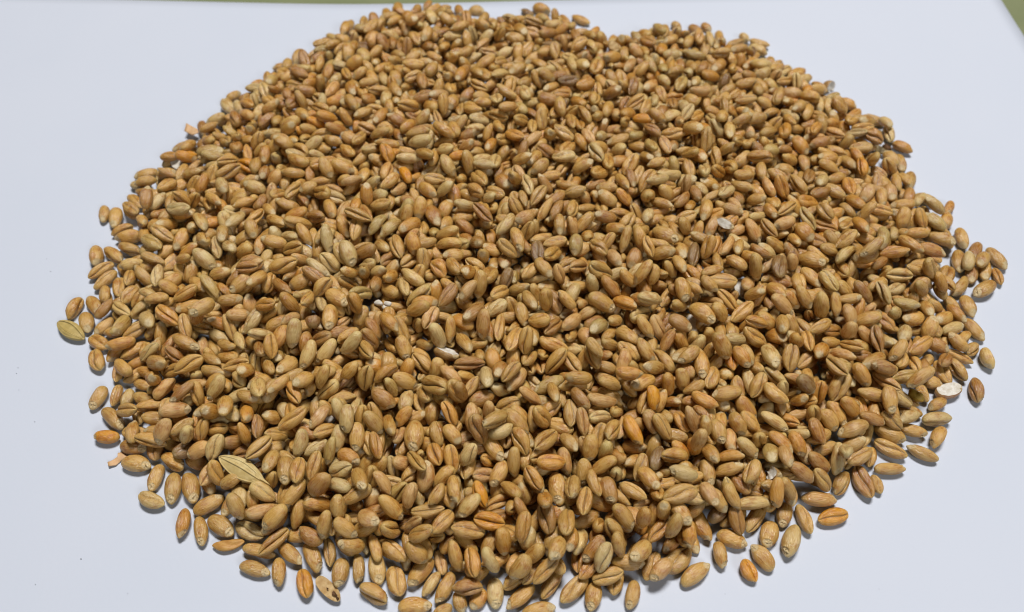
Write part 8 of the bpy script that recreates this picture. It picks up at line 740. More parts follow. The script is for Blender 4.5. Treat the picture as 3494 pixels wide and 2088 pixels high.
651,571,48,13,28,-46,61,35,4,738,-46,66,-36,69,-51,66,36,0,739,177,75,11,-45,6,58,31,0,809,425,44,-17,8,42,66,30,0,791,480,41,-58,-9,4,61,33,2,813,517,60,-41,-74,38,67,37,0,810,595,41,46,-15,-18,57,34,1,863,-98,40,70,-15,-4,63,34,6,847,157,61,-57,72,6,65,35,0,844,231,39,74,-28,-9,67,32,0,846,803,39,75,56,-2,63,32,0,900,6,40,-53,-58,26,65,32,0,898,542,39,90,-27,2,61,31,0,895,741,39,3,3,89,68,40,0,948,-4,39,80,-48,2,68,34,5,945,249,42,-92,14,10,65,37,0,971,352,44,-76,30,14,65,32,0,1045,273,40,-72,-9,6,59,35,0,117,684,98,51,40,0,63,34,1,767,688,14,45,-11,-11,58,31,3,-896,-12,14,83,22,3,60,31,5,-515,-438,13,-6,-7,51,53,29,1,-869,-81,12,-1,-12,88,55,27,0,29,-604,14,-59,71,-3,62,31,0,272,-537,14,51,-21,-16,63,32,0,-146,-437,13,91,12,1,53,28,0,237,-457,13,3,-6,-61,52,29,3,633,-386,14,-11,-92,11,62,31,2,769,587,13,-80,-36,4,56,30,2,-416,-534,13,31,85,12,52,29,0,
-522,-335,13,33,43,41,57,28,0,-587,959,13,30,29,39,55,29,0,-688,633,13,-2,-12,83,57,30,0,837,135,13,-83,-38,2,53,29,0,998,95,14,88,29,1,61,30,0,673,-219,14,32,-56,-41,60,30,0,-452,-262,13,44,24,24,55,28,0,-658,-282,14,-7,0,4,62,32,0,-317,1016,13,-93,-7,0,55,29,1,-228,1224,16,-51,-11,10,56,32,0,-174,1212,17,43,-29,-26,59,35,2,672,1065,15,26,-27,-42,76,31,0,-904,223,38,-3,-3,24,61,34,0,-895,265,40,13,-29,-68,63,34,0,-849,-38,42,-34,-39,39,62,35,3,-802,-145,37,-16,92,0,63,30,0,-801,70,40,10,60,60,56,33,0,-802,171,37,0,1,27,64,33,0,-797,318,40,38,-85,1,62,33,3,-785,540,39,91,-24,2,65,32,0,-741,-148,36,0,0,68,59,30,4,-762,675,39,94,7,-3,63,35,1,-726,697,38,-20,13,-33,60,30,0,-705,-89,38,64,67,-2,60,30,0,-706,4,39,-9,8,-12,58,31,0,-681,118,38,-10,-3,15,65,33,0,-691,131,61,6,-17,-87,64,35,4,-641,335,53,9,-29,-48,58,34,2,-697,384,39,38,-85,1,61,32,5,-697,538,36,1,1,-61,50,29,0,
-643,-307,38,17,92,0,58,31,0,-665,-86,41,-82,17,2,57,35,0,-634,119,40,47,-80,1,63,35,1,-651,491,36,-1,-1,-40,57,30,3,-657,636,38,36,85,-1,66,32,0,-641,651,53,-19,-8,-61,57,34,0,-638,695,66,-16,19,-17,62,33,2,-643,909,39,-76,-54,-2,57,33,0,-569,-203,41,-46,75,5,60,36,0,-585,48,40,71,-4,0,63,33,0,-594,67,59,40,59,-29,59,33,0,-561,99,60,21,-28,-79,71,34,0,-591,276,41,-82,-32,1,65,34,0,-599,383,39,0,1,-6,67,36,0,-570,405,47,-16,-74,-23,64,32,0,-592,449,55,46,78,-23,64,31,0,-603,764,38,0,-1,12,51,36,0,-587,796,41,-47,7,-10,56,34,0,-523,-262,57,17,-23,76,59,35,4,-533,-203,43,-43,-25,32,59,38,4,-529,-45,37,-2,1,70,66,35,2,-558,-71,44,-84,-35,-21,60,33,4,-524,548,40,-89,-29,-2,58,34,1,-528,866,42,77,44,7,61,37,0,-527,917,39,40,30,27,61,30,7,-557,988,49,40,51,2,68,36,0,-483,-195,41,34,38,36,62,34,0,-510,275,42,8,-82,33,60,35,7,-496,406,62,-9,-74,28,69,33,0,-474,526,40,0,9,76,62,38,0,
-473,584,41,-68,30,-18,54,35,0,-485,642,40,58,73,-2,64,34,0,-467,755,39,34,70,27,60,31,0,-501,726,71,-36,-3,0,64,31,4,-487,825,52,-43,41,62,61,32,1,-468,886,62,-8,-42,10,57,31,0,-541,939,52,-18,-37,-20,55,34,0,-425,-200,41,-33,-71,28,53,35,0,-437,56,37,0,0,85,58,35,0,-446,346,64,58,-39,-12,66,33,4,-410,484,61,22,7,49,66,31,5,-422,562,41,-23,-71,39,56,33,0,-408,582,61,57,29,-3,54,37,0,-421,755,43,-52,9,-2,66,36,3,-440,787,61,-20,92,3,65,37,6,-451,841,51,10,45,-49,68,37,0,-434,917,40,-1,16,90,61,36,5,-423,958,39,-2,1,75,66,37,0,-410,977,64,-40,-14,64,60,34,1,-377,-308,39,30,88,-1,66,34,0,-371,-175,39,-19,11,-27,64,33,4,-372,116,40,-41,79,4,58,31,0,-337,174,68,43,-32,-44,61,27,0,-367,208,40,-24,80,-31,60,35,4,-360,337,63,-56,-25,-14,69,35,4,-374,317,76,19,-18,46,61,30,0,-378,360,66,-48,-27,-22,54,34,3,-359,759,62,-14,5,-24,66,38,0,-405,820,50,-55,22,-66,54,33,0,-381,914,41,-44,18,-16,60,35,0,
-375,1020,38,-1,-1,-37,59,36,0,-304,-510,40,-64,67,2,64,36,1,-299,-310,51,74,41,-28,60,34,0,-291,-291,67,-1,7,79,61,30,0,-311,-56,38,-1,-1,-54,65,35,1,-323,64,38,-1,3,21,55,33,6,-307,71,64,31,84,14,63,31,0,-351,74,74,39,-41,-4,52,29,4,-328,94,40,-18,70,-40,60,29,4,-310,208,65,-5,5,37,58,35,0,-305,269,41,54,75,-2,70,35,0,-310,346,65,56,-15,3,67,35,4,-315,381,40,-5,-1,14,67,37,0,-336,376,83,-68,28,2,60,33,0,-337,548,55,55,-65,12,56,31,0,-310,589,50,-37,-39,31,64,34,1,-308,858,64,3,-88,3,59,30,1,-267,-151,38,-13,-1,1,65,30,2,-283,-107,37,74,-57,1,55,28,3,-288,-83,63,6,-25,-24,54,33,0,-273,63,42,-23,-54,50,61,36,1,-269,327,43,-20,10,-3,69,38,4,-279,391,64,38,-25,-20,57,35,4,-293,367,82,-82,5,-39,68,31,2,-263,441,39,-34,84,1,54,32,0,-275,512,90,-20,-11,78,58,33,2,-256,600,63,15,-86,9,58,34,0,-250,924,57,25,-58,-15,55,30,6,-271,1126,39,-90,-26,-2,60,33,0,-207,-201,72,43,-13,-19,59,38,0,
-209,57,67,-67,17,-15,69,33,0,-198,228,85,1,-81,26,59,33,0,-234,569,73,-62,0,-30,55,35,0,-232,654,57,24,49,29,65,33,0,-193,654,90,-56,-48,-12,63,37,0,-197,827,42,89,4,11,69,33,4,-224,782,52,-38,62,32,62,36,0,-178,-399,40,-46,-11,6,55,32,0,-144,-256,74,48,-50,-42,57,32,2,-148,-49,67,16,-29,88,58,32,3,-170,53,43,38,-2,-11,65,35,4,-153,68,66,51,-62,32,66,31,1,-163,154,39,-21,-81,33,60,30,0,-159,280,36,7,-27,-81,61,28,0,-171,762,39,-92,-19,-2,60,35,0,-148,732,43,-65,18,9,57,34,0,-181,813,67,-49,70,15,58,34,0,-122,-409,39,20,2,0,63,34,0,-110,-207,40,27,88,13,63,33,4,-97,205,40,-61,0,-6,56,29,6,-96,245,39,-64,-43,17,57,32,0,-66,289,75,-39,-22,-9,67,32,2,-111,477,96,24,-87,10,57,34,0,-131,498,83,23,25,-60,59,32,0,-100,811,72,-75,47,25,68,33,3,-121,959,52,27,77,37,56,31,0,-86,955,62,-10,-73,15,61,31,4,-80,-418,48,-36,-30,35,57,36,3,-40,-234,66,-82,-29,2,63,37,0,-55,-160,40,-65,-39,21,64,34,4,
-57,-120,68,39,-66,-42,66,32,2,-85,15,81,18,90,-18,61,33,0,-47,55,41,17,-20,-73,60,36,0,-43,237,36,12,21,64,58,29,2,-62,392,86,-14,0,10,61,33,0,-78,566,79,-13,77,20,57,33,2,-39,744,59,-52,62,21,55,30,1,-52,849,63,-2,1,-29,60,31,2,-58,889,64,18,-7,-6,60,31,3,-47,928,49,49,54,-35,58,35,0,-78,986,40,-32,-42,41,59,32,0,-48,1048,51,42,43,-28,54,33,0,-71,1059,62,-48,-23,6,62,30,3,-4,-419,36,0,1,-6,66,31,0,-19,-369,68,11,14,38,60,33,0,20,-144,42,-23,54,-55,68,35,4,-5,-128,40,-23,-7,12,59,34,1,-15,-91,60,2,0,-11,59,31,2,26,-94,56,-20,-44,23,55,31,2,35,-106,82,-4,-66,-65,56,30,0,-3,-8,68,-9,-31,88,65,31,0,13,264,88,-50,70,12,66,35,0,10,336,39,5,1,-83,59,36,4,13,489,63,45,-58,9,59,37,0,-12,821,55,45,65,-45,68,30,0,60,-407,40,-12,25,-60,58,35,0,47,-262,38,44,-64,-25,63,29,0,25,-189,38,-3,-2,-67,72,35,0,63,69,78,-39,70,-31,63,33,4,46,124,36,1,1,-62,54,32,0,
42,229,66,12,21,77,60,32,0,70,306,66,-38,84,-14,55,35,0,38,364,75,-24,67,-41,61,35,0,59,403,89,60,15,18,59,31,0,34,442,102,44,53,-28,55,32,1,30,617,55,57,62,8,56,35,2,77,784,54,30,-52,-26,58,33,1,71,1052,39,-4,-93,0,61,34,3,104,-631,40,24,-52,-54,52,33,0,115,-389,56,22,4,-39,58,35,4,88,-258,37,0,1,14,64,35,2,125,-198,42,31,78,-5,60,32,0,92,-144,62,4,-1,-31,57,36,0,108,-51,65,-31,69,-22,67,32,4,119,0,53,-3,29,47,62,34,0,135,29,64,14,89,19,63,37,2,119,51,40,-63,39,-15,55,33,2,83,341,92,32,-15,-61,58,32,0,84,389,114,51,52,4,60,31,1,110,480,38,-4,2,68,61,34,4,79,467,72,-57,59,35,62,30,0,102,582,60,10,-16,-77,61,28,0,75,662,84,-55,-59,27,61,33,0,88,855,61,0,-9,-10,66,35,3,100,953,57,-19,-3,39,57,31,0,89,999,39,14,21,59,63,34,0,124,1068,38,-79,49,2,65,30,0,146,-356,40,65,58,5,62,33,5,163,-217,35,0,1,11,60,28,2,162,-158,38,-14,-6,19,49,31,1,
158,130,94,32,-33,-42,63,36,0,173,314,75,5,11,36,65,32,0,178,495,48,34,-36,-29,65,36,0,151,651,61,-11,-6,-78,54,32,0,159,744,39,6,-90,-22,58,30,0,156,731,62,16,-43,-71,61,34,0,190,773,70,35,20,-12,62,38,3,154,1038,63,-31,71,5,61,35,5,196,-520,42,-43,21,-18,64,36,4,199,-478,39,45,82,-1,61,34,0,214,-308,39,-77,53,1,59,32,0,224,30,69,-13,-23,25,56,34,0,259,216,67,3,-8,-24,64,39,0,193,254,58,-62,11,4,62,32,0,204,326,37,2,0,-86,68,33,4,212,318,66,21,28,67,58,34,4,212,551,92,42,-76,3,55,33,0,182,604,67,89,11,-9,55,33,0,199,635,40,-26,-75,29,65,33,0,245,-232,66,-48,-26,28,55,27,3,267,-235,79,5,6,35,60,32,6,274,-185,77,29,70,-38,56,31,1,264,-48,38,0,-1,18,64,35,0,264,17,41,31,43,41,61,34,3,248,98,60,-36,-39,5,62,35,4,294,92,63,-50,7,-44,63,35,0,260,154,39,-1,0,84,58,36,4,267,171,63,-14,22,37,59,37,5,240,427,82,-55,-45,22,71,34,0,219,528,74,42,68,-7,59,33,5,
278,458,65,-40,-20,-7,59,32,2,270,540,38,-18,-12,30,59,32,1,253,759,65,80,46,-6,62,31,0,259,901,38,93,-13,2,58,32,0,267,979,39,20,85,33,56,30,1,308,-568,41,72,-56,6,63,34,0,321,-528,41,-47,0,3,53,34,0,311,-48,42,42,-24,-22,56,35,0,349,113,89,-61,-53,4,61,32,0,319,146,38,-21,-2,-5,66,30,3,298,431,75,22,-51,-24,60,33,1,310,471,57,20,7,-72,54,32,3,320,663,59,8,-88,31,60,32,3,316,698,41,-15,-10,26,73,39,0,293,713,51,-38,11,58,59,30,1,308,739,67,6,-87,0,52,32,0,301,805,40,29,-45,-44,64,31,0,311,864,38,-36,-38,40,56,29,2,350,-275,46,36,62,-13,54,30,0,383,-202,39,-90,25,2,64,33,1,373,5,40,-49,76,4,62,35,0,361,108,42,-41,12,-9,59,35,4,373,234,56,36,-22,-10,54,33,0,371,320,66,8,-83,-31,59,33,1,361,318,95,7,83,38,53,34,0,387,455,80,-64,-22,-14,60,32,3,370,590,74,75,5,-46,63,33,0,355,672,93,-23,-1,31,51,33,0,364,801,36,-1,1,43,62,32,2,373,928,65,24,36,22,62,32,4,
359,953,40,68,63,-2,60,34,0,415,-327,64,12,-25,-70,63,34,3,445,-258,41,83,9,4,59,34,1,453,-227,44,30,-13,11,56,28,0,421,-37,55,61,33,17,65,31,5,404,62,42,6,11,20,70,38,3,410,120,40,68,62,-4,65,34,0,441,92,65,-21,76,37,65,35,0,406,155,54,65,-24,17,56,31,0,436,361,43,46,74,-5,72,37,4,422,403,65,63,-37,-24,66,32,0,406,383,83,-38,34,-22,65,33,0,401,453,51,23,-5,25,67,36,0,426,521,54,-14,79,-28,59,31,0,461,-425,40,-65,-59,6,64,32,0,475,-288,53,68,6,50,61,34,0,486,-196,41,-41,-27,25,62,35,0,489,-62,80,13,-18,-51,70,34,0,492,33,82,-12,9,1,63,35,0,494,546,94,12,0,-80,56,30,0,457,536,38,39,57,25,57,26,0,477,637,42,94,0,7,64,39,0,450,635,60,15,-9,-63,59,32,0,497,945,38,-3,-21,80,70,32,0,520,-370,40,40,-31,-31,64,32,0,500,-366,58,26,7,41,58,26,0,530,-258,40,-74,56,2,58,34,4,521,491,64,-39,-79,26,56,29,0,542,566,54,-30,19,4,57,35,0,536,778,41,29,-5,-16,65,33,4,
529,966,37,1,-19,-89,57,30,4,493,1000,37,-1,-1,-65,51,32,4,582,-206,40,-19,-87,-2,57,34,2,561,-138,58,59,-2,11,60,36,0,588,-47,38,-20,-91,0,63,32,5,591,-23,54,30,20,3,62,29,1,579,16,40,-93,10,9,61,35,1,574,200,59,-56,-42,-8,59,30,1,584,263,70,-16,-6,-27,55,35,3,598,343,57,3,-83,14,59,34,0,570,398,68,-28,-22,21,63,32,4,587,638,74,-3,-27,63,60,29,1,597,888,46,47,-4,19,65,33,1,566,929,59,14,-32,-37,61,31,0,580,1013,40,18,-11,-29,58,35,0,637,-195,39,15,4,7,58,34,3,637,-105,62,-60,-71,-1,69,33,0,647,104,53,-31,50,3,64,29,0,664,80,66,-22,-29,-1,54,34,0,626,267,38,2,2,13,66,34,0,641,248,55,-70,4,15,67,34,6,647,379,44,-32,-21,9,56,33,3,654,457,73,-25,48,-69,63,33,0,630,1021,36,0,1,-19,63,31,1,621,995,44,9,66,-28,52,27,4,740,34,71,-29,-65,-31,64,31,4,680,118,39,-21,90,1,57,33,2,675,354,51,-76,6,-21,60,30,0,697,408,57,-89,-12,5,67,30,0,681,570,51,-30,52,1,62,31,0,
767,-2,59,-45,-55,17,56,37,0,719,61,40,-86,36,5,62,34,4,740,109,38,32,-89,0,59,32,2,742,470,43,62,-24,-10,61,37,1,752,806,41,40,27,22,64,32,5,746,911,40,67,29,11,56,32,3,786,323,42,25,-49,-47,60,36,2,850,423,39,0,2,-17,61,39,0,792,650,37,1,-1,19,59,31,0,770,847,48,-2,25,-10,62,34,6,851,273,40,6,-93,0,66,35,3,853,649,40,-91,24,3,59,35,2,857,709,39,58,48,20,63,31,2,844,756,38,1,-2,19,59,35,6,890,-144,36,0,-1,-11,63,33,5,912,115,40,-66,43,-15,58,34,6,904,594,40,19,8,5,63,35,2,915,697,36,0,-1,15,58,32,3,946,190,41,-37,67,-22,64,34,5,963,483,42,-26,-2,40,59,32,4,1009,209,38,-33,87,1,64,32,0,-300,1138,43,-38,-11,34,53,34,0,520,897,12,2,-11,-84,54,27,0,282,928,14,-9,93,-4,61,31,0,114,1089,13,71,57,4,58,30,0,-822,109,14,8,3,19,59,30,1,745,-102,15,80,40,4,60,33,4,-71,1022,12,-92,-5,0,54,27,0,1038,52,13,0,-4,-93,54,28,3,1020,-43,14,42,-46,-32,57,32,0,
961,469,14,8,-93,-6,57,32,2,504,1091,12,-87,-18,2,53,27,0,-634,-148,13,33,56,40,56,29,4,737,837,15,73,-52,-5,60,32,0,730,988,13,1,-56,-74,52,28,1,-781,-98,13,1,-2,-76,54,30,2,861,484,12,8,-92,-13,52,26,0,-734,532,14,21,-56,-52,56,30,0,-481,-302,16,34,-23,-30,64,35,0,-283,-345,13,-92,-8,0,56,30,0,-616,237,12,-87,22,-2,55,28,0,1035,153,13,69,-63,-1,54,28,0,-849,342,13,-1,-2,60,52,29,0,884,-238,12,6,-3,-23,55,28,0,-176,-572,12,47,-18,-17,53,27,2,-795,627,15,54,-5,-4,59,32,0,-650,467,12,26,51,49,54,28,5,-198,-356,13,0,-4,92,52,28,4,-605,-461,13,-5,93,-12,53,28,1,172,1164,14,48,74,12,60,32,2,-609,-302,13,57,-9,-6,58,29,2,875,98,12,-51,-73,10,52,28,1,963,312,13,26,-87,-13,56,29,2,168,-436,14,-85,16,-2,63,32,4,1017,440,12,47,74,13,53,27,0,-583,825,14,-4,10,-68,61,31,5,912,-217,12,-7,3,-22,54,27,0,-517,-103,12,15,-92,-6,52,27,1,-894,135,13,20,47,56,52,29,0,297,979,13,-32,-84,12,53,28,2,
-954,425,12,-73,56,-3,52,28,5,-849,154,13,13,-69,-52,55,30,2,-448,-477,13,-80,-31,5,56,29,0,-713,-94,13,46,21,20,54,28,0,-503,-399,14,20,64,49,59,31,3,181,1109,13,-78,48,-3,53,29,3,285,773,14,60,71,2,57,31,0,-55,-537,13,27,-60,-44,53,29,0,-821,-77,13,-83,29,-3,55,29,0,1077,295,12,44,35,29,54,27,2,-757,-63,12,12,71,52,54,27,1,462,-322,13,-83,-24,3,54,28,3,-686,-186,13,41,-4,-5,54,29,0,-331,1080,12,-46,75,-13,52,28,5,477,-494,12,-61,70,-2,52,28,0,-222,946,13,18,-90,-14,55,28,0,-505,518,12,44,-7,-7,53,28,1,-396,1143,12,73,55,4,52,27,1,-356,-572,12,3,-4,-52,52,28,0,414,-399,13,22,-91,-3,54,29,0,966,556,14,9,-6,-32,61,32,3,-811,725,12,30,33,41,55,28,2,714,282,13,-30,87,-10,54,28,2,-681,691,12,3,0,0,53,27,4,-299,1195,14,92,20,0,56,31,1,621,-64,15,32,-27,-36,63,33,0,236,-305,15,-84,43,0,60,33,0,526,-264,13,-49,78,-5,53,28,2,-642,928,13,51,11,9,55,28,4,-976,304,13,38,-7,-10,53,29,0,
61,1039,14,-87,8,-1,59,30,0,-874,-39,13,1,-3,-70,55,28,0,902,-165,13,-85,-1,0,54,29,0,-591,1043,15,19,46,57,67,31,4,-320,1226,12,0,0,-55,53,32,0,638,1127,13,5,-3,-29,44,30,2,-491,-593,12,-9,8,-41,65,31,0,-878,306,38,0,-1,7,63,35,1,-873,52,41,41,-11,-3,56,32,4,-889,294,64,-5,-9,72,64,36,5,-860,380,46,89,13,25,62,36,0,-791,9,40,38,-35,-37,63,32,3,-800,117,45,23,-31,-40,65,39,1,-742,57,40,-45,-15,13,57,33,4,-760,187,55,83,23,26,58,35,4,-694,438,39,9,14,51,62,34,0,-661,227,85,5,-38,-43,59,30,2,-651,272,63,75,-21,2,64,32,2,-590,-133,66,-6,-58,53,57,33,0,-551,70,84,41,-81,9,63,32,4,-555,250,63,-71,-49,3,63,38,0,-498,440,71,-48,25,-39,63,29,0,-528,574,57,-92,-5,-9,70,35,3,-485,-253,73,-70,13,-27,63,37,0,-485,113,43,42,24,21,68,38,0,-482,167,67,38,-26,-26,63,33,2,-432,-479,41,58,-39,-22,58,35,0,-400,157,63,-33,38,-5,56,31,0,-401,241,78,58,-54,9,57,34,5,-370,-63,110,-5,-26,43,63,32,1,
-407,-13,66,73,-30,-8,70,36,1,-314,-241,72,5,21,10,57,30,0,-308,1033,48,-14,26,41,56,34,0,-258,1059,40,-14,-10,41,54,36,0,-217,-44,74,44,7,20,60,34,0,-226,95,71,-26,56,31,65,36,4,-184,-283,65,-49,-67,-41,57,32,0,-164,-13,74,-41,9,-29,62,36,4,-162,100,70,-17,8,80,62,38,0,-153,604,69,-1,-88,-7,63,29,4,-127,728,70,53,-62,28,63,31,0,-169,899,41,6,65,65,61,34,0,-94,-341,56,-11,-7,-68,62,29,0,-91,342,59,-18,-18,-60,63,36,0,-103,307,82,6,45,-3,51,28,0,-110,407,102,77,10,-21,62,36,0,-86,722,52,65,2,-23,60,33,0,-88,-95,102,26,-44,-47,62,34,0,2,-531,41,36,37,39,66,34,0,10,-261,41,43,69,20,67,35,0,4,-239,67,75,-25,18,53,33,0,13,13,57,-8,18,-9,52,29,0,6,656,60,-2,0,-1,63,37,3,3,635,83,-9,27,-80,56,31,1,-15,1030,64,11,-88,17,62,36,4,4,1127,38,1,2,-25,51,37,0,55,-361,66,-5,61,59,65,35,0,70,281,109,-64,49,-25,54,32,0,63,600,70,14,15,26,67,37,0,51,976,42,25,-87,-19,59,36,4,
51,1125,40,54,-76,1,62,34,0,119,-262,61,-26,-40,61,51,30,0,96,-24,45,13,-81,-6,67,35,5,126,-348,57,9,26,43,55,30,2,146,-250,65,-2,1,-31,52,33,0,161,236,70,6,55,55,60,32,0,126,218,40,63,61,0,59,33,3,173,-418,61,-12,-1,41,66,37,0,217,73,59,4,52,43,60,35,0,218,356,56,22,4,18,54,33,0,269,698,40,11,56,52,53,31,2,316,-376,71,51,-7,-13,66,32,0,341,-204,67,-18,49,25,59,36,2,290,-164,64,-30,5,75,57,28,0,290,-47,78,-48,39,-51,60,34,0,324,-12,45,-43,-49,1,58,31,0,329,67,69,-4,7,-61,60,33,0,301,339,101,61,44,-5,68,34,3,360,-513,40,54,75,-2,65,33,0,397,-366,83,63,-55,-7,60,33,0,361,-134,59,58,55,3,62,33,1,392,145,82,-60,-60,26,62,33,0,415,-406,42,-21,-79,31,68,37,0,404,13,56,76,50,-15,66,34,0,452,607,90,-26,8,35,63,34,5,478,-150,65,-72,-59,-3,65,28,0,464,7,95,62,5,40,64,32,0,505,257,65,16,-31,-57,61,34,1,524,-195,60,18,-49,-72,67,34,0,543,535,75,35,71,-43,66,34,4,
524,702,63,-46,-63,28,61,33,0,534,809,36,-1,-8,77,59,29,0,590,-410,37,1,-4,17,63,32,0,552,70,89,15,48,48,53,30,1,624,365,68,14,27,42,61,36,0,592,384,45,-31,-83,19,69,40,1,645,-206,61,15,1,9,58,29,3,644,-54,68,-79,26,1,64,37,0,665,198,71,51,-60,47,64,29,0,728,831,52,66,14,-14,64,33,0,701,301,54,92,9,-2,56,29,0,684,500,63,15,-52,-26,61,34,0,740,-159,44,-37,74,42,65,33,0,758,192,65,49,57,-55,53,26,0,775,228,60,-21,30,-69,63,33,0,767,-180,46,-26,-19,1,61,36,0,813,-3,61,-11,11,-29,63,33,4,816,684,38,94,-7,2,64,32,2,861,-207,39,4,21,73,59,33,1,844,-40,38,2,-4,22,64,33,4,919,570,54,-24,82,-23,62,32,0,1023,174,48,-67,-53,36,57,33,1,1044,303,45,-23,1,3,61,32,2,-572,-150,87,79,0,-23,59,29,0,525,1062,43,-35,37,-56,61,31,0,-800,-338,13,-29,-86,12,57,29,2,847,-288,13,-83,-39,2,53,29,4,-559,-393,14,-13,91,-14,57,30,0,579,-496,13,-25,88,-12,58,30,1,113,-577,13,7,-8,-49,53,29,0,
686,-369,13,-4,-94,1,52,29,0,-695,-373,14,-90,-5,0,56,30,0,-881,409,13,-83,-39,2,52,28,1,-241,-398,13,44,34,28,54,28,1,-881,77,14,28,57,45,60,30,0,
]
NVAR = 22
TONES = [[0.6, 0.335, 0.082], [0.66, 0.445, 0.165], [0.6, 0.285, 0.048], [0.63, 0.35, 0.112], [0.45, 0.212, 0.046], [0.56, 0.365, 0.108], [0.28, 0.145, 0.042], [0.7, 0.29, 0.012]]
# one grain per nine numbers: x y z (tenths of a millimetre), rotation vector (thirtieths of a radian),
# length and width (tenths of a millimetre), tone
REC = np.array(DATA, dtype=float).reshape(-1, 9)
def decode(r):
    v = Vector(r[3:6]) / 30.0
    q = Quaternion(v.normalized(), v.length) if v.length > 1e-6 else Quaternion()
    return Vector(r[0:3]) / 10000.0, q, [r[6] / 10000, r[7] / 10000, r[7] * .915 / 10000]
def tint_of(i, t):
    r = random.Random(i * 17 + 3)
    c = TONES[t]; k = r.uniform(.88, 1.12); h = r.uniform(-.06, .06)
    return [min(.8, c[0] * k * (1 + h * .3)), c[1] * k * (1 - h * .4), c[2] * k * (1 - h * 2.2)]
def build_grains():
    hi = []
    for v in range(NVAR):
        pts, mask, gp, F, T = grain_arrays(v, 1)
        me = raw_mesh('wheat_grain', pts, F, T); put_attr(me, 'mask', mask); put_attr(me, 'gpos', gp)
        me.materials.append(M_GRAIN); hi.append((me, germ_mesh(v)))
    n_ind = len(LABELS)
    for i in range(n_ind):
        p, q, d = decode(REC[i]); v = (i * 5 + i // 7) % NVAR
        body, germ = hi[v]
        o = bpy.data.objects.new('wheat_grain', body); sc.collection.objects.link(o)
        o.rotation_mode = 'QUATERNION'; o.rotation_quaternion = q; o.location = p; o.scale = [x / 2 for x in d]
        t = tint_of(i, int(REC[i][8])); o['tint'] = t; o['seed'] = float(i % 97) * 1.37
        o['label'] = LABELS[i]; o['category'] = 'wheat grain'; o['group'] = 'wheat grains of the heap'
        g = bpy.data.objects.new('germ', germ); sc.collection.objects.link(g); g.parent = o
        g['tint'] = t; g['seed'] = o['seed']
    lo = [[grain_arrays(v, k) for v in range(NVAR)] for k in (0, 2)]
    P, MK, GP, TI, SE, FQ, FT = [], [], [], [], [], [], []; n = 0
    for i in range(n_ind, len(REC)):
        p, q, d = decode(REC[i]); pts, mask, gp, F, T = lo[i >= LOD3_FROM][(i * 5 + i // 7) % NVAR]
        R = np.array(q.to_matrix())
        P.append((pts * np.array(d) / 2) @ R.T + np.array(p)); MK.append(mask); GP.append(gp)
        TI.append(np.repeat([tint_of(i, int(REC[i][8]))], len(pts), 0)); SE.append(np.full(len(pts), float(i % 97) * 1.37))
        FQ.append(F + n); FT.append(T + n); n += len(pts)
    me = raw_mesh('wheat_heap', np.concatenate(P), np.concatenate(FQ), np.concatenate(FT))
    put_attr(me, 'mask', np.concatenate(MK)); put_attr(me, 'gpos', np.concatenate(GP))
    put_attr(me, 'tint', np.concatenate(TI)); put_attr(me, 'seed', np.concatenate(SE))
    link('wheat_heap', me, M_GRAIN, kind='stuff', label='heap of light brown wheat grains on the white paper', cat='wheat')

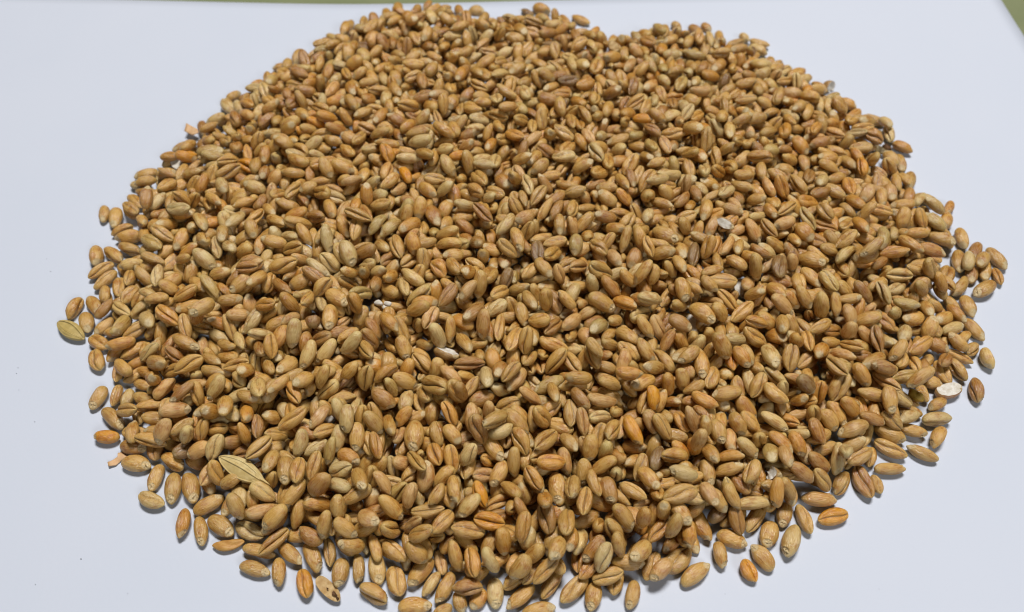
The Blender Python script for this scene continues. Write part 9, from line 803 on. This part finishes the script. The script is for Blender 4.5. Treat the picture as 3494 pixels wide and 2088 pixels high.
# ------------------------------------------------------------------ special pieces
def smooth_mesh(name, v, f, mat):
    me = mesh(name, v, f); me.materials.append(mat); return me
def place(o, key):
    p, q = SPECIAL_POSE[key]
    o.location = [x / 1000 for x in p]; o.rotation_mode = 'QUATERNION'; o.rotation_quaternion = q
def cut_grain(key, name, label, dims, co, no, tint, seed, cat='grain', cavity=None, rough=.06, cap_name='endosperm', cap_mat=None, dish=0.0):
    """a grain broken along a plane; the broken face is a part of its own"""
    pts, mask, gp, F, T = grain_arrays(seed, 1)
    me = raw_mesh(name, pts * np.array(dims) / 2000, F, T)
    put_attr(me, 'mask', mask); put_attr(me, 'gpos', gp)
    bm = bmesh.new(); bm.from_mesh(me)
    sc3 = Vector([d / 2000 for d in dims])
    pc = Vector((co[0] * sc3.x, co[1] * sc3.y, co[2] * sc3.z)); pn = Vector(no).normalized()
    bmesh.ops.bisect_plane(bm, geom=bm.verts[:] + bm.edges[:] + bm.faces[:], plane_co=pc, plane_no=pn, clear_outer=True)
    rim = [v for v in bm.verts if v.is_boundary]
    r = random.Random(seed + 77)
    c = sum((v.co for v in rim), Vector()) / len(rim)
    ax = Vector((1, 0, 0)) if abs(pn.x) < .8 else Vector((0, 1, 0))
    ax = (ax - pn * ax.dot(pn)).normalized(); ay = pn.cross(ax)
    rim.sort(key=lambda v: math.atan2((v.co - c).dot(ay), (v.co - c).dot(ax)))
    w = sc3.y
    for k, v in enumerate(rim):
        ang = 2 * math.pi * k / len(rim)
        v.co += pn * w * rough * (math.sin(3 * ang + seed) + .7 * math.sin(7 * ang + 2 * seed) + r.uniform(-.25, .25))
    bm.normal_update(); bm.to_mesh(me); 
    loop = [v.co.copy() for v in rim]; bm.free()
    me.materials.append(M_GRAIN)
    o = link(name, me, None, label=label, cat=cat); o['tint'] = list(tint); o['seed'] = seed * 2.3
    place(o, key)
    n = len(loop); vv = [p + pn * w * .004 for p in loop]; ff = []
    rings = (.86, .66, .44, .2)
    for q, s in enumerate(rings):
        for k, p in enumerate(loop):
            h = float(vnoise(np.array([((p - c) * s / w) * 5.0]), seed + 40)[0]) * 1.8 + r.uniform(-.12, .12)
            flat = p - c; up = flat.dot(pn); flat -= pn * up
            vv.append(c + flat * s + pn * (up * s ** 6 + w * (rough * 1.1 * h - dish * (1 - s * s))))
    vv.append(c - pn * w * dish)
    for q in range(len(rings)):
        for k in range(n):
            a, b = q * n + k, q * n + (k + 1) % n
            ff.append((a, b, b + n, a + n))
    ff += [(len(rings) * n + k, len(rings) * n + (k + 1) % n, len(vv) - 1) for k in range(n)]
    link(cap_name, smooth_mesh(cap_name, vv, ff, cap_mat or M_WHITE), None, parent=o)
    if cavity:
        for (x, y, rx, ry) in cavity:
            vv = []; ff = []
            for q, s in enumerate((1.0, .6, .25)):
                for k in range(10):
                    a = 2 * math.pi * k / 10; rr = 1 + .25 * math.sin(3 * a + x * 9)
                    vv.append(c + ax * (x + rx * s * rr * math.cos(a)) * .001 + ay * (y + ry * s * rr * math.sin(a)) * .001 + pn * (.00028 - .00022 * (1 - s)))
            for q in range(2):
                ff += [(q * 10 + k, q * 10 + (k + 1) % 10, q * 10 + 10 + (k + 1) % 10, q * 10 + 10 + k) for k in range(10)]
            ff.append(tuple(20 + k for k in range(10)))
            link('cavity', smooth_mesh('cavity', vv, ff, M_CHAR), None, parent=o)
    return o
def strip(name, path, wid, thick, mat, parent):
    """thin tapering blade following a path of (point, normal)"""
    vv = []; ff = []; n = len(path)
    for i, (p, nrm) in enumerate(path):
        t = (path[min(i + 1, n - 1)][0] - path[max(i - 1, 0)][0]).normalized()
        side = t.cross(nrm).normalized(); w = wid[i] / 2
        for a, b in ((-w, 0), (-w * .4, thick), (w * .4, thick), (w, 0), (0, -thick * .6)):
            vv.append(p + side * a + nrm * b)
    for i in range(n - 1):
        for k in range(5):
            ff.append((i * 5 + k, i * 5 + (k + 1) % 5, (i + 1) * 5 + (k + 1) % 5, (i + 1) * 5 + k))
    ff += [tuple(range(4, -1, -1)), tuple((n - 1) * 5 + k for k in range(5))]
    return link(name, smooth_mesh(name, vv, ff, mat), None, parent=parent)
def barley(key, label, L, W, H, mat, crease_up, blades):
    m, n = 40, 34; vv = []; ff = []
    def pt(s, th):
        f = max(0.0, 1 - abs(s) ** 1.9) ** .72 + .05 * (1 - abs(s))
        d = (math.degrees(th) - 90 + 180) % 360 - 180
        r = 1 + .035 * math.cos(5 * th + .6)
        y, z = f * r * math.cos(th), f * r * math.sin(th)
        if crease_up:
            z -= f * (.34 * math.exp(-(d / 26) ** 2)) - f * .05 * math.exp(-((abs(d) - 50) / 14) ** 2)
            z += f * .13 * math.exp(-(d / 5) ** 2)
        else:
            z -= .12 * f * math.exp(-(d / 40) ** 2) + .03 * f * math.sin(9 * s + 2 * y)
        return Vector((s * L / 2, y * W / 2, z * H / 2)) * .001
    for i in range(n):
        s = -math.cos(math.pi * (i + .35) / (n - .3))
        for k in range(m): vv.append(pt(s, 2 * math.pi * k / m))
    for i in range(n - 1):
        ff += [(i * m + k, i * m + (k + 1) % m, (i + 1) * m + (k + 1) % m, (i + 1) * m + k)[::-1] for k in range(m)]
    ff += [tuple(range(m)), tuple((n - 1) * m + k for k in range(m - 1, -1, -1))]
    o = link('barley_grain', smooth_mesh('barley_grain', vv, ff, mat), None, label=label, cat='barley grain')
    place(o, key)
    for a in ((58, 122, 20, 160) if crease_up else (40, 76, 140)):
        path = []
        for i in range(16):
            s = -.93 + 1.86 * i / 15; th = math.radians(90 + (a - 90) * (.75 + .25 * (1 - s * s)))
            p = pt(s, th); path.append((p, Vector((0, math.cos(th), math.sin(th)))))
        strip('husk_rib', path, [.00046 * (1 - (abs(i - 7.5) / 8.5) ** 4) + .00008 for i in range(16)], .00013, mat, o)
    for q in range(blades):
        path = []
        for i in range(9):
            t = i / 8; s = .62 + .38 * t; base = pt(min(s, .97), math.radians(60 + 70 * q))
            e = max(0, t - .5) * 2
            path.append((base + Vector((e * .0016, (.00016 - .00032 * q) * e, .0001 + .00012 * e)), Vector((.1, .1 - .2 * q, 1)).normalized()))
        strip('husk_blade', path, [.00095 * (1 - (i / 8) ** 1.6) + .0001 for i in range(9)], .00005, mat, o)
    return o
def flake(key, name, label, outline, mat, bend, cat):
    """thin curved bran flake with thickness"""
    n = len(outline); vv = []; ff = []
    c = Vector((sum(p[0] for p in outline) / n, sum(p[1] for p in outline) / n))
    fine = []
    for i in range(n):
        a, b = Vector(outline[i]), Vector(outline[(i + 1) % n])
        for k in range(4): fine.append(a.lerp(b, k / 4))
    m = len(fine); r = random.Random(len(label))
    def hz(p): return bend * (p.x * p.x * .25 - p.y * p.y * .10) + .12 * math.sin(p.x * 2.1 + p.y)
    for off in (0.0, -.16):
        for s in (1.0, .66, .33):
            for p in fine:
                q = c + (p - c) * s
                if s == 1.0: q += Vector((r.uniform(-.05, .05), r.uniform(-.05, .05)))
                vv.append(Vector((q.x, q.y, hz(q) + off)) * .001)
        vv.append(Vector((c.x, c.y, hz(c) + off)) * .001)
    B = 3 * m + 1
    for side in (0, 1):
        b = side * B
        for q in range(2):
            for k in range(m):
                f = (b + q * m + k, b + q * m + (k + 1) % m, b + (q + 1) * m + (k + 1) % m, b + (q + 1) * m + k)
                ff.append(f if side == 0 else f[::-1])
        for k in range(m):
            f = (b + 2 * m + k, b + 2 * m + (k + 1) % m, b + 3 * m)
            ff.append(f if side == 0 else f[::-1])
    ff += [(k, B + k, B + (k + 1) % m, (k + 1) % m) for k in range(m)]
    o = link(name, smooth_mesh(name, vv, ff, mat), None, label=label, cat=cat); place(o, key); return o
def lump(key, name, label, dims, mat, seed, cat, fold=0.0):
    """irregular solid piece: noisy lengthened ball with an optional fold along it"""
    m, n = 22, 16; v = []; f = []
    S = np.repeat(-np.cos(np.pi * (np.arange(n) + .5) / n), m); TH = np.tile(2 * np.pi * np.arange(m) / m, n)
    fr = (1 - np.abs(S) ** 2.2) ** .6
    p = np.stack([S, fr * np.cos(TH), fr * np.sin(TH)], 1)
    k = 1 + .22 * vnoise(p * 2.3, seed) + .12 * vnoise(p * 6, seed + 1)
    p[:, 1:] *= k[:, None]
    d = (np.degrees(TH) - 90 + 180) % 360 - 180
    p[:, 2] -= fold * fr * np.exp(-((d - 30 * np.sin(S * 3)) / 16) ** 2)
    p[:, 1] += .18 * np.sin(S * 2.6 + seed)
    p *= np.array(dims) / 2000
    f = [(i * m + k_, i * m + (k_ + 1) % m, (i + 1) * m + (k_ + 1) % m, (i + 1) * m + k_)[::-1] for i in range(n - 1) for k_ in range(m)]
    f += [tuple(range(m)), tuple((n - 1) * m + q for q in range(m - 1, -1, -1))]
    o = link(name, smooth_mesh(name, [Vector(q) for q in p], f, mat), None, label=label, cat=cat); place(o, key); return o

SPECIAL_POSE = {
 'barley_left': ((-107.34, -8.42, 1.4), (0.958, 0.0, 0.0, -0.288)),
 'barley_front': ((-56.93, -48.0, 6.98), (0.95, 0.184, -0.048, -0.248)),
 'flake_front': ((-87.02, -42.21, 0.5), (0.952, 0.0, 0.0, 0.306)),
 'chip_back': ((-93.4, 61.9, 2.35), (0.958, 0.126, -0.034, -0.256)),
 'shrivelled': ((-58.54, -61.93, 0.95), (0.998, 0.0, 0.0, 0.061)),
 'hollow_front': ((-36.61, -71.26, 1.45), (0.933, 0.0, 0.0, -0.361)),
 'holed_mid': ((-46.19, -11.71, 10.56), (0.674, -0.011, -0.012, 0.738)),
 'split_left': ((-94.21, 48.21, 1.45), (0.948, 0.0, 0.0, -0.319)),
 'split_back_right': ((97.93, 82.45, 1.65), (0.941, 0.0, 0.0, -0.339)),
 'split_right': ((100.97, -25.56, 1.65), (0.965, 0.214, 0.033, 0.149)),
 'split_ridge': ((53.55, 17.29, 11.53), (0.904, 0.291, -0.096, -0.299)),
 'split_slit': ((42.62, -11.7, 7.59), (0.718, 0.004, -0.004, -0.696)),
 'split_wedge': ((55.75, 0.66, 6.82), (0.649, 0.129, -0.146, -0.736)),
 'split_curl': ((-14.88, -20.1, 9.1), (0.983, -0.017, 0.003, -0.185)),
 'split_front': ((54.12, -49.14, 7.42), (0.979, 0.161, -0.02, -0.124)),
 'broken_upright': ((0.23, 2.33, 9.32), (0.718, 0.004, -0.004, -0.696)),
 'split_far': ((31.12, 91.54, 9.52), (0.848, 0.234, -0.126, -0.458)),
 'dark_husk': ((105.6, 54.93, 1.65), (0.876, 0.235, -0.109, -0.407)),
 'dark_bit': ((108.29, 56.14, 1.05), (0.935, 0.0, 0.0, -0.356)),
 'mustard': ((92.18, -27.82, 3.25), (0.855, 0.0, 0.0, -0.518)),
 'crumb_a': ((-31.84, -5.65, 8.75), (0.984, 0.166, -0.009, -0.055)),
 'crumb_b': ((-29.04, -8.17, 12.0), (0.98, 0.163, 0.019, 0.112)),
 'crumb_c': ((-30.43, -6.28, 8.04), (0.97, 0.154, -0.03, -0.187)),
 'crumb_d': ((-39.77, -36.51, 7.94), (0.985, 0.166, -0.009, -0.055)),
}
def build_specials():
    tan_skin, brown_skin, russet_skin, ochre_skin = (.44, .25, .08), (.34, .17, .05), (.46, .23, .09), (.48, .30, .07)
    barley('barley_left', 'long greenish-yellow barley grain lying alone on the paper at the left edge', 9.6, 3.9, 2.9, M_HUSK, True, 0)
    barley('barley_front', 'pale straw-coloured barley grain in a papery pointed husk, front left of the heap', 12.4, 4.2, 2.8, M_PALEHUSK, False, 3)
    flake('flake_front', 'bran_flake', 'flat peach-coloured bran flake on the paper at the lower left', [(-2.2, -.9), (-.9, -1.3), (.3, -.9), (1.9, -1.0), (2.0, .6), (.6, 1.3), (.2, .45), (-1.0, .35), (-2.1, .2)], M_FLAKE, .22, 'bran flake')
    flake('chip_back', 'bran_chip', 'pale triangular bran chip sticking out at the upper left edge of the heap', [(-2.9, 1.3), (-1.9, -1.1), (1.4, -1.2), (2.4, .2), (1.2, 1.2)], M_FLAKE, .16, 'bran chip')
    lump('shrivelled', 'shrivelled_grain', 'shrivelled folded orange-brown grain on the paper at the front left edge', (6.6, 2.6, 1.9), M_SHRIV, 5, 'grain', .55)
    cut_grain('hollow_front', 'hollowed_grain', 'slim hollowed-out grain with brown cavities on the paper at the lower left', (6.9, 2.6, 2.8), (0, 0, .1), (0, .1, 1), (.50, .30, .12), 3, cavity=[(1.5, .1, .75, .36), (2.6, -.05, .4, .22), (-.3, -.15, .3, .15)], rough=.06, cap_name='hollow_face', cap_mat=M_HOLLOW, dish=.22)
    cut_grain('holed_mid', 'holed_grain', 'dark round broken grain with a black hole, upper left middle of the heap', (4.6, 3.4, 3.2), (.1, 0, 0), (1, 0, .15), brown_skin, 4, rough=.05, cap_name='hole', cap_mat=M_CHAR, dish=.55)
    cut_grain('split_left', 'split_grain', 'split grain with a white floury face at the upper left edge', (6.0, 3.1, 3.0), (0, 0, .5), (0, -.25, 1), russet_skin, 6, rough=.045)
    cut_grain('split_back_right', 'split_grain', 'half grain showing a cream broken face, standing out at the upper right edge', (5.2, 3.6, 3.4), (.05, 0, 0), (1, -.2, .35), tan_skin, 7, dish=.15)
    cut_grain('split_right', 'split_grain', 'reddish split grain with a long white face on the paper at the right edge', (7.0, 3.7, 3.4), (0, .1, .40), (.05, .6, 1), russet_skin, 8, rough=.045)
    cut_grain('split_ridge', 'split_grain', 'broken grain with a bright white top in the upper right of the heap', (5.4, 2.8, 2.8), (0, 0, .62), (.1, -.15, 1), tan_skin, 9, rough=.045)
    cut_grain('split_slit', 'split_grain', 'upright split grain with a narrow white strip, right of the heap centre', (6.8, 3.2, 3.2), (0, -.1, .55), (0, -.8, 1), tan_skin, 10, rough=.045)
    cut_grain('split_wedge', 'split_grain', 'short broken grain with a dull white wedge-shaped face, right of centre', (4.8, 3.0, 3.0), (0, 0, .45), (.35, .3, 1), ochre_skin, 11, rough=.045)
    cut_grain('split_curl', 'split_grain', 'split grain with a curling white rim near the middle of the heap', (6.3, 3.5, 3.3), (0, .1, .45), (.1, .8, 1), tan_skin, 12, rough=.045)
    cut_grain('split_front', 'split_grain', 'stubby broken grain with a white end among the front right grains', (4.9, 3.3, 3.2), (0, 0, 0), (-1, .1, .5), tan_skin, 13, rough=.10, dish=.1)
    cut_grain('broken_upright', 'split_grain', 'upright broken grain with a small white end above the heap centre', (5.4, 2.9, 2.9), (-.35, 0, 0), (-1, 0, .45), ochre_skin, 2, rough=.10)
    cut_grain('split_far', 'split_grain', 'small broken grain with a pale face at the far back of the heap', (4.6, 2.9, 2.9), (0, 0, .5), (.3, .1, 1), brown_skin, 1, rough=.10, cap_mat=M_HOLLOW)
    flake('dark_husk', 'dark_husk', 'dark olive curled husk shell at the right rear edge of the heap', [(-3.0, .5), (-1.6, -.9), (.6, -1.2), (3.0, -.6), (2.4, .6), (.2, 1.0)], M_DARKHUSK, .30, 'husk')
    lump('dark_bit', 'dark_seed', 'small dark brown seed beside the olive husk at the right rear edge', (2.8, 2.2, 1.8), M_CHAR, 9, 'seed')
    lump('mustard', 'yellow_seed', 'small mustard-yellow shrivelled seed at the right edge of the heap', (3.9, 2.5, 2.3), M_MUSTARD, 12, 'seed', .45)
    lump('crumb_a', 'starch_crumb', 'left white crumb of the three lying together left of the heap centre', (2.2, 1.4, 1.2), M_WHITE, 21, 'crumb')
    lump('crumb_b', 'starch_crumb', 'right white crumb of the three lying together left of the heap centre', (1.9, 1.3, 1.1), M_WHITE, 22, 'crumb')
    lump('crumb_c', 'starch_crumb', 'lowest and smallest white crumb of the three lying left of the heap centre', (1.3, 1.0, .9), M_WHITE, 23, 'crumb')
    lump('crumb_d', 'starch_crumb', 'single pearly white crumb in the lower left of the heap', (2.0, 1.7, 1.5), M_WHITE, 24, 'crumb')


build_setting()
build_grains()
build_specials()
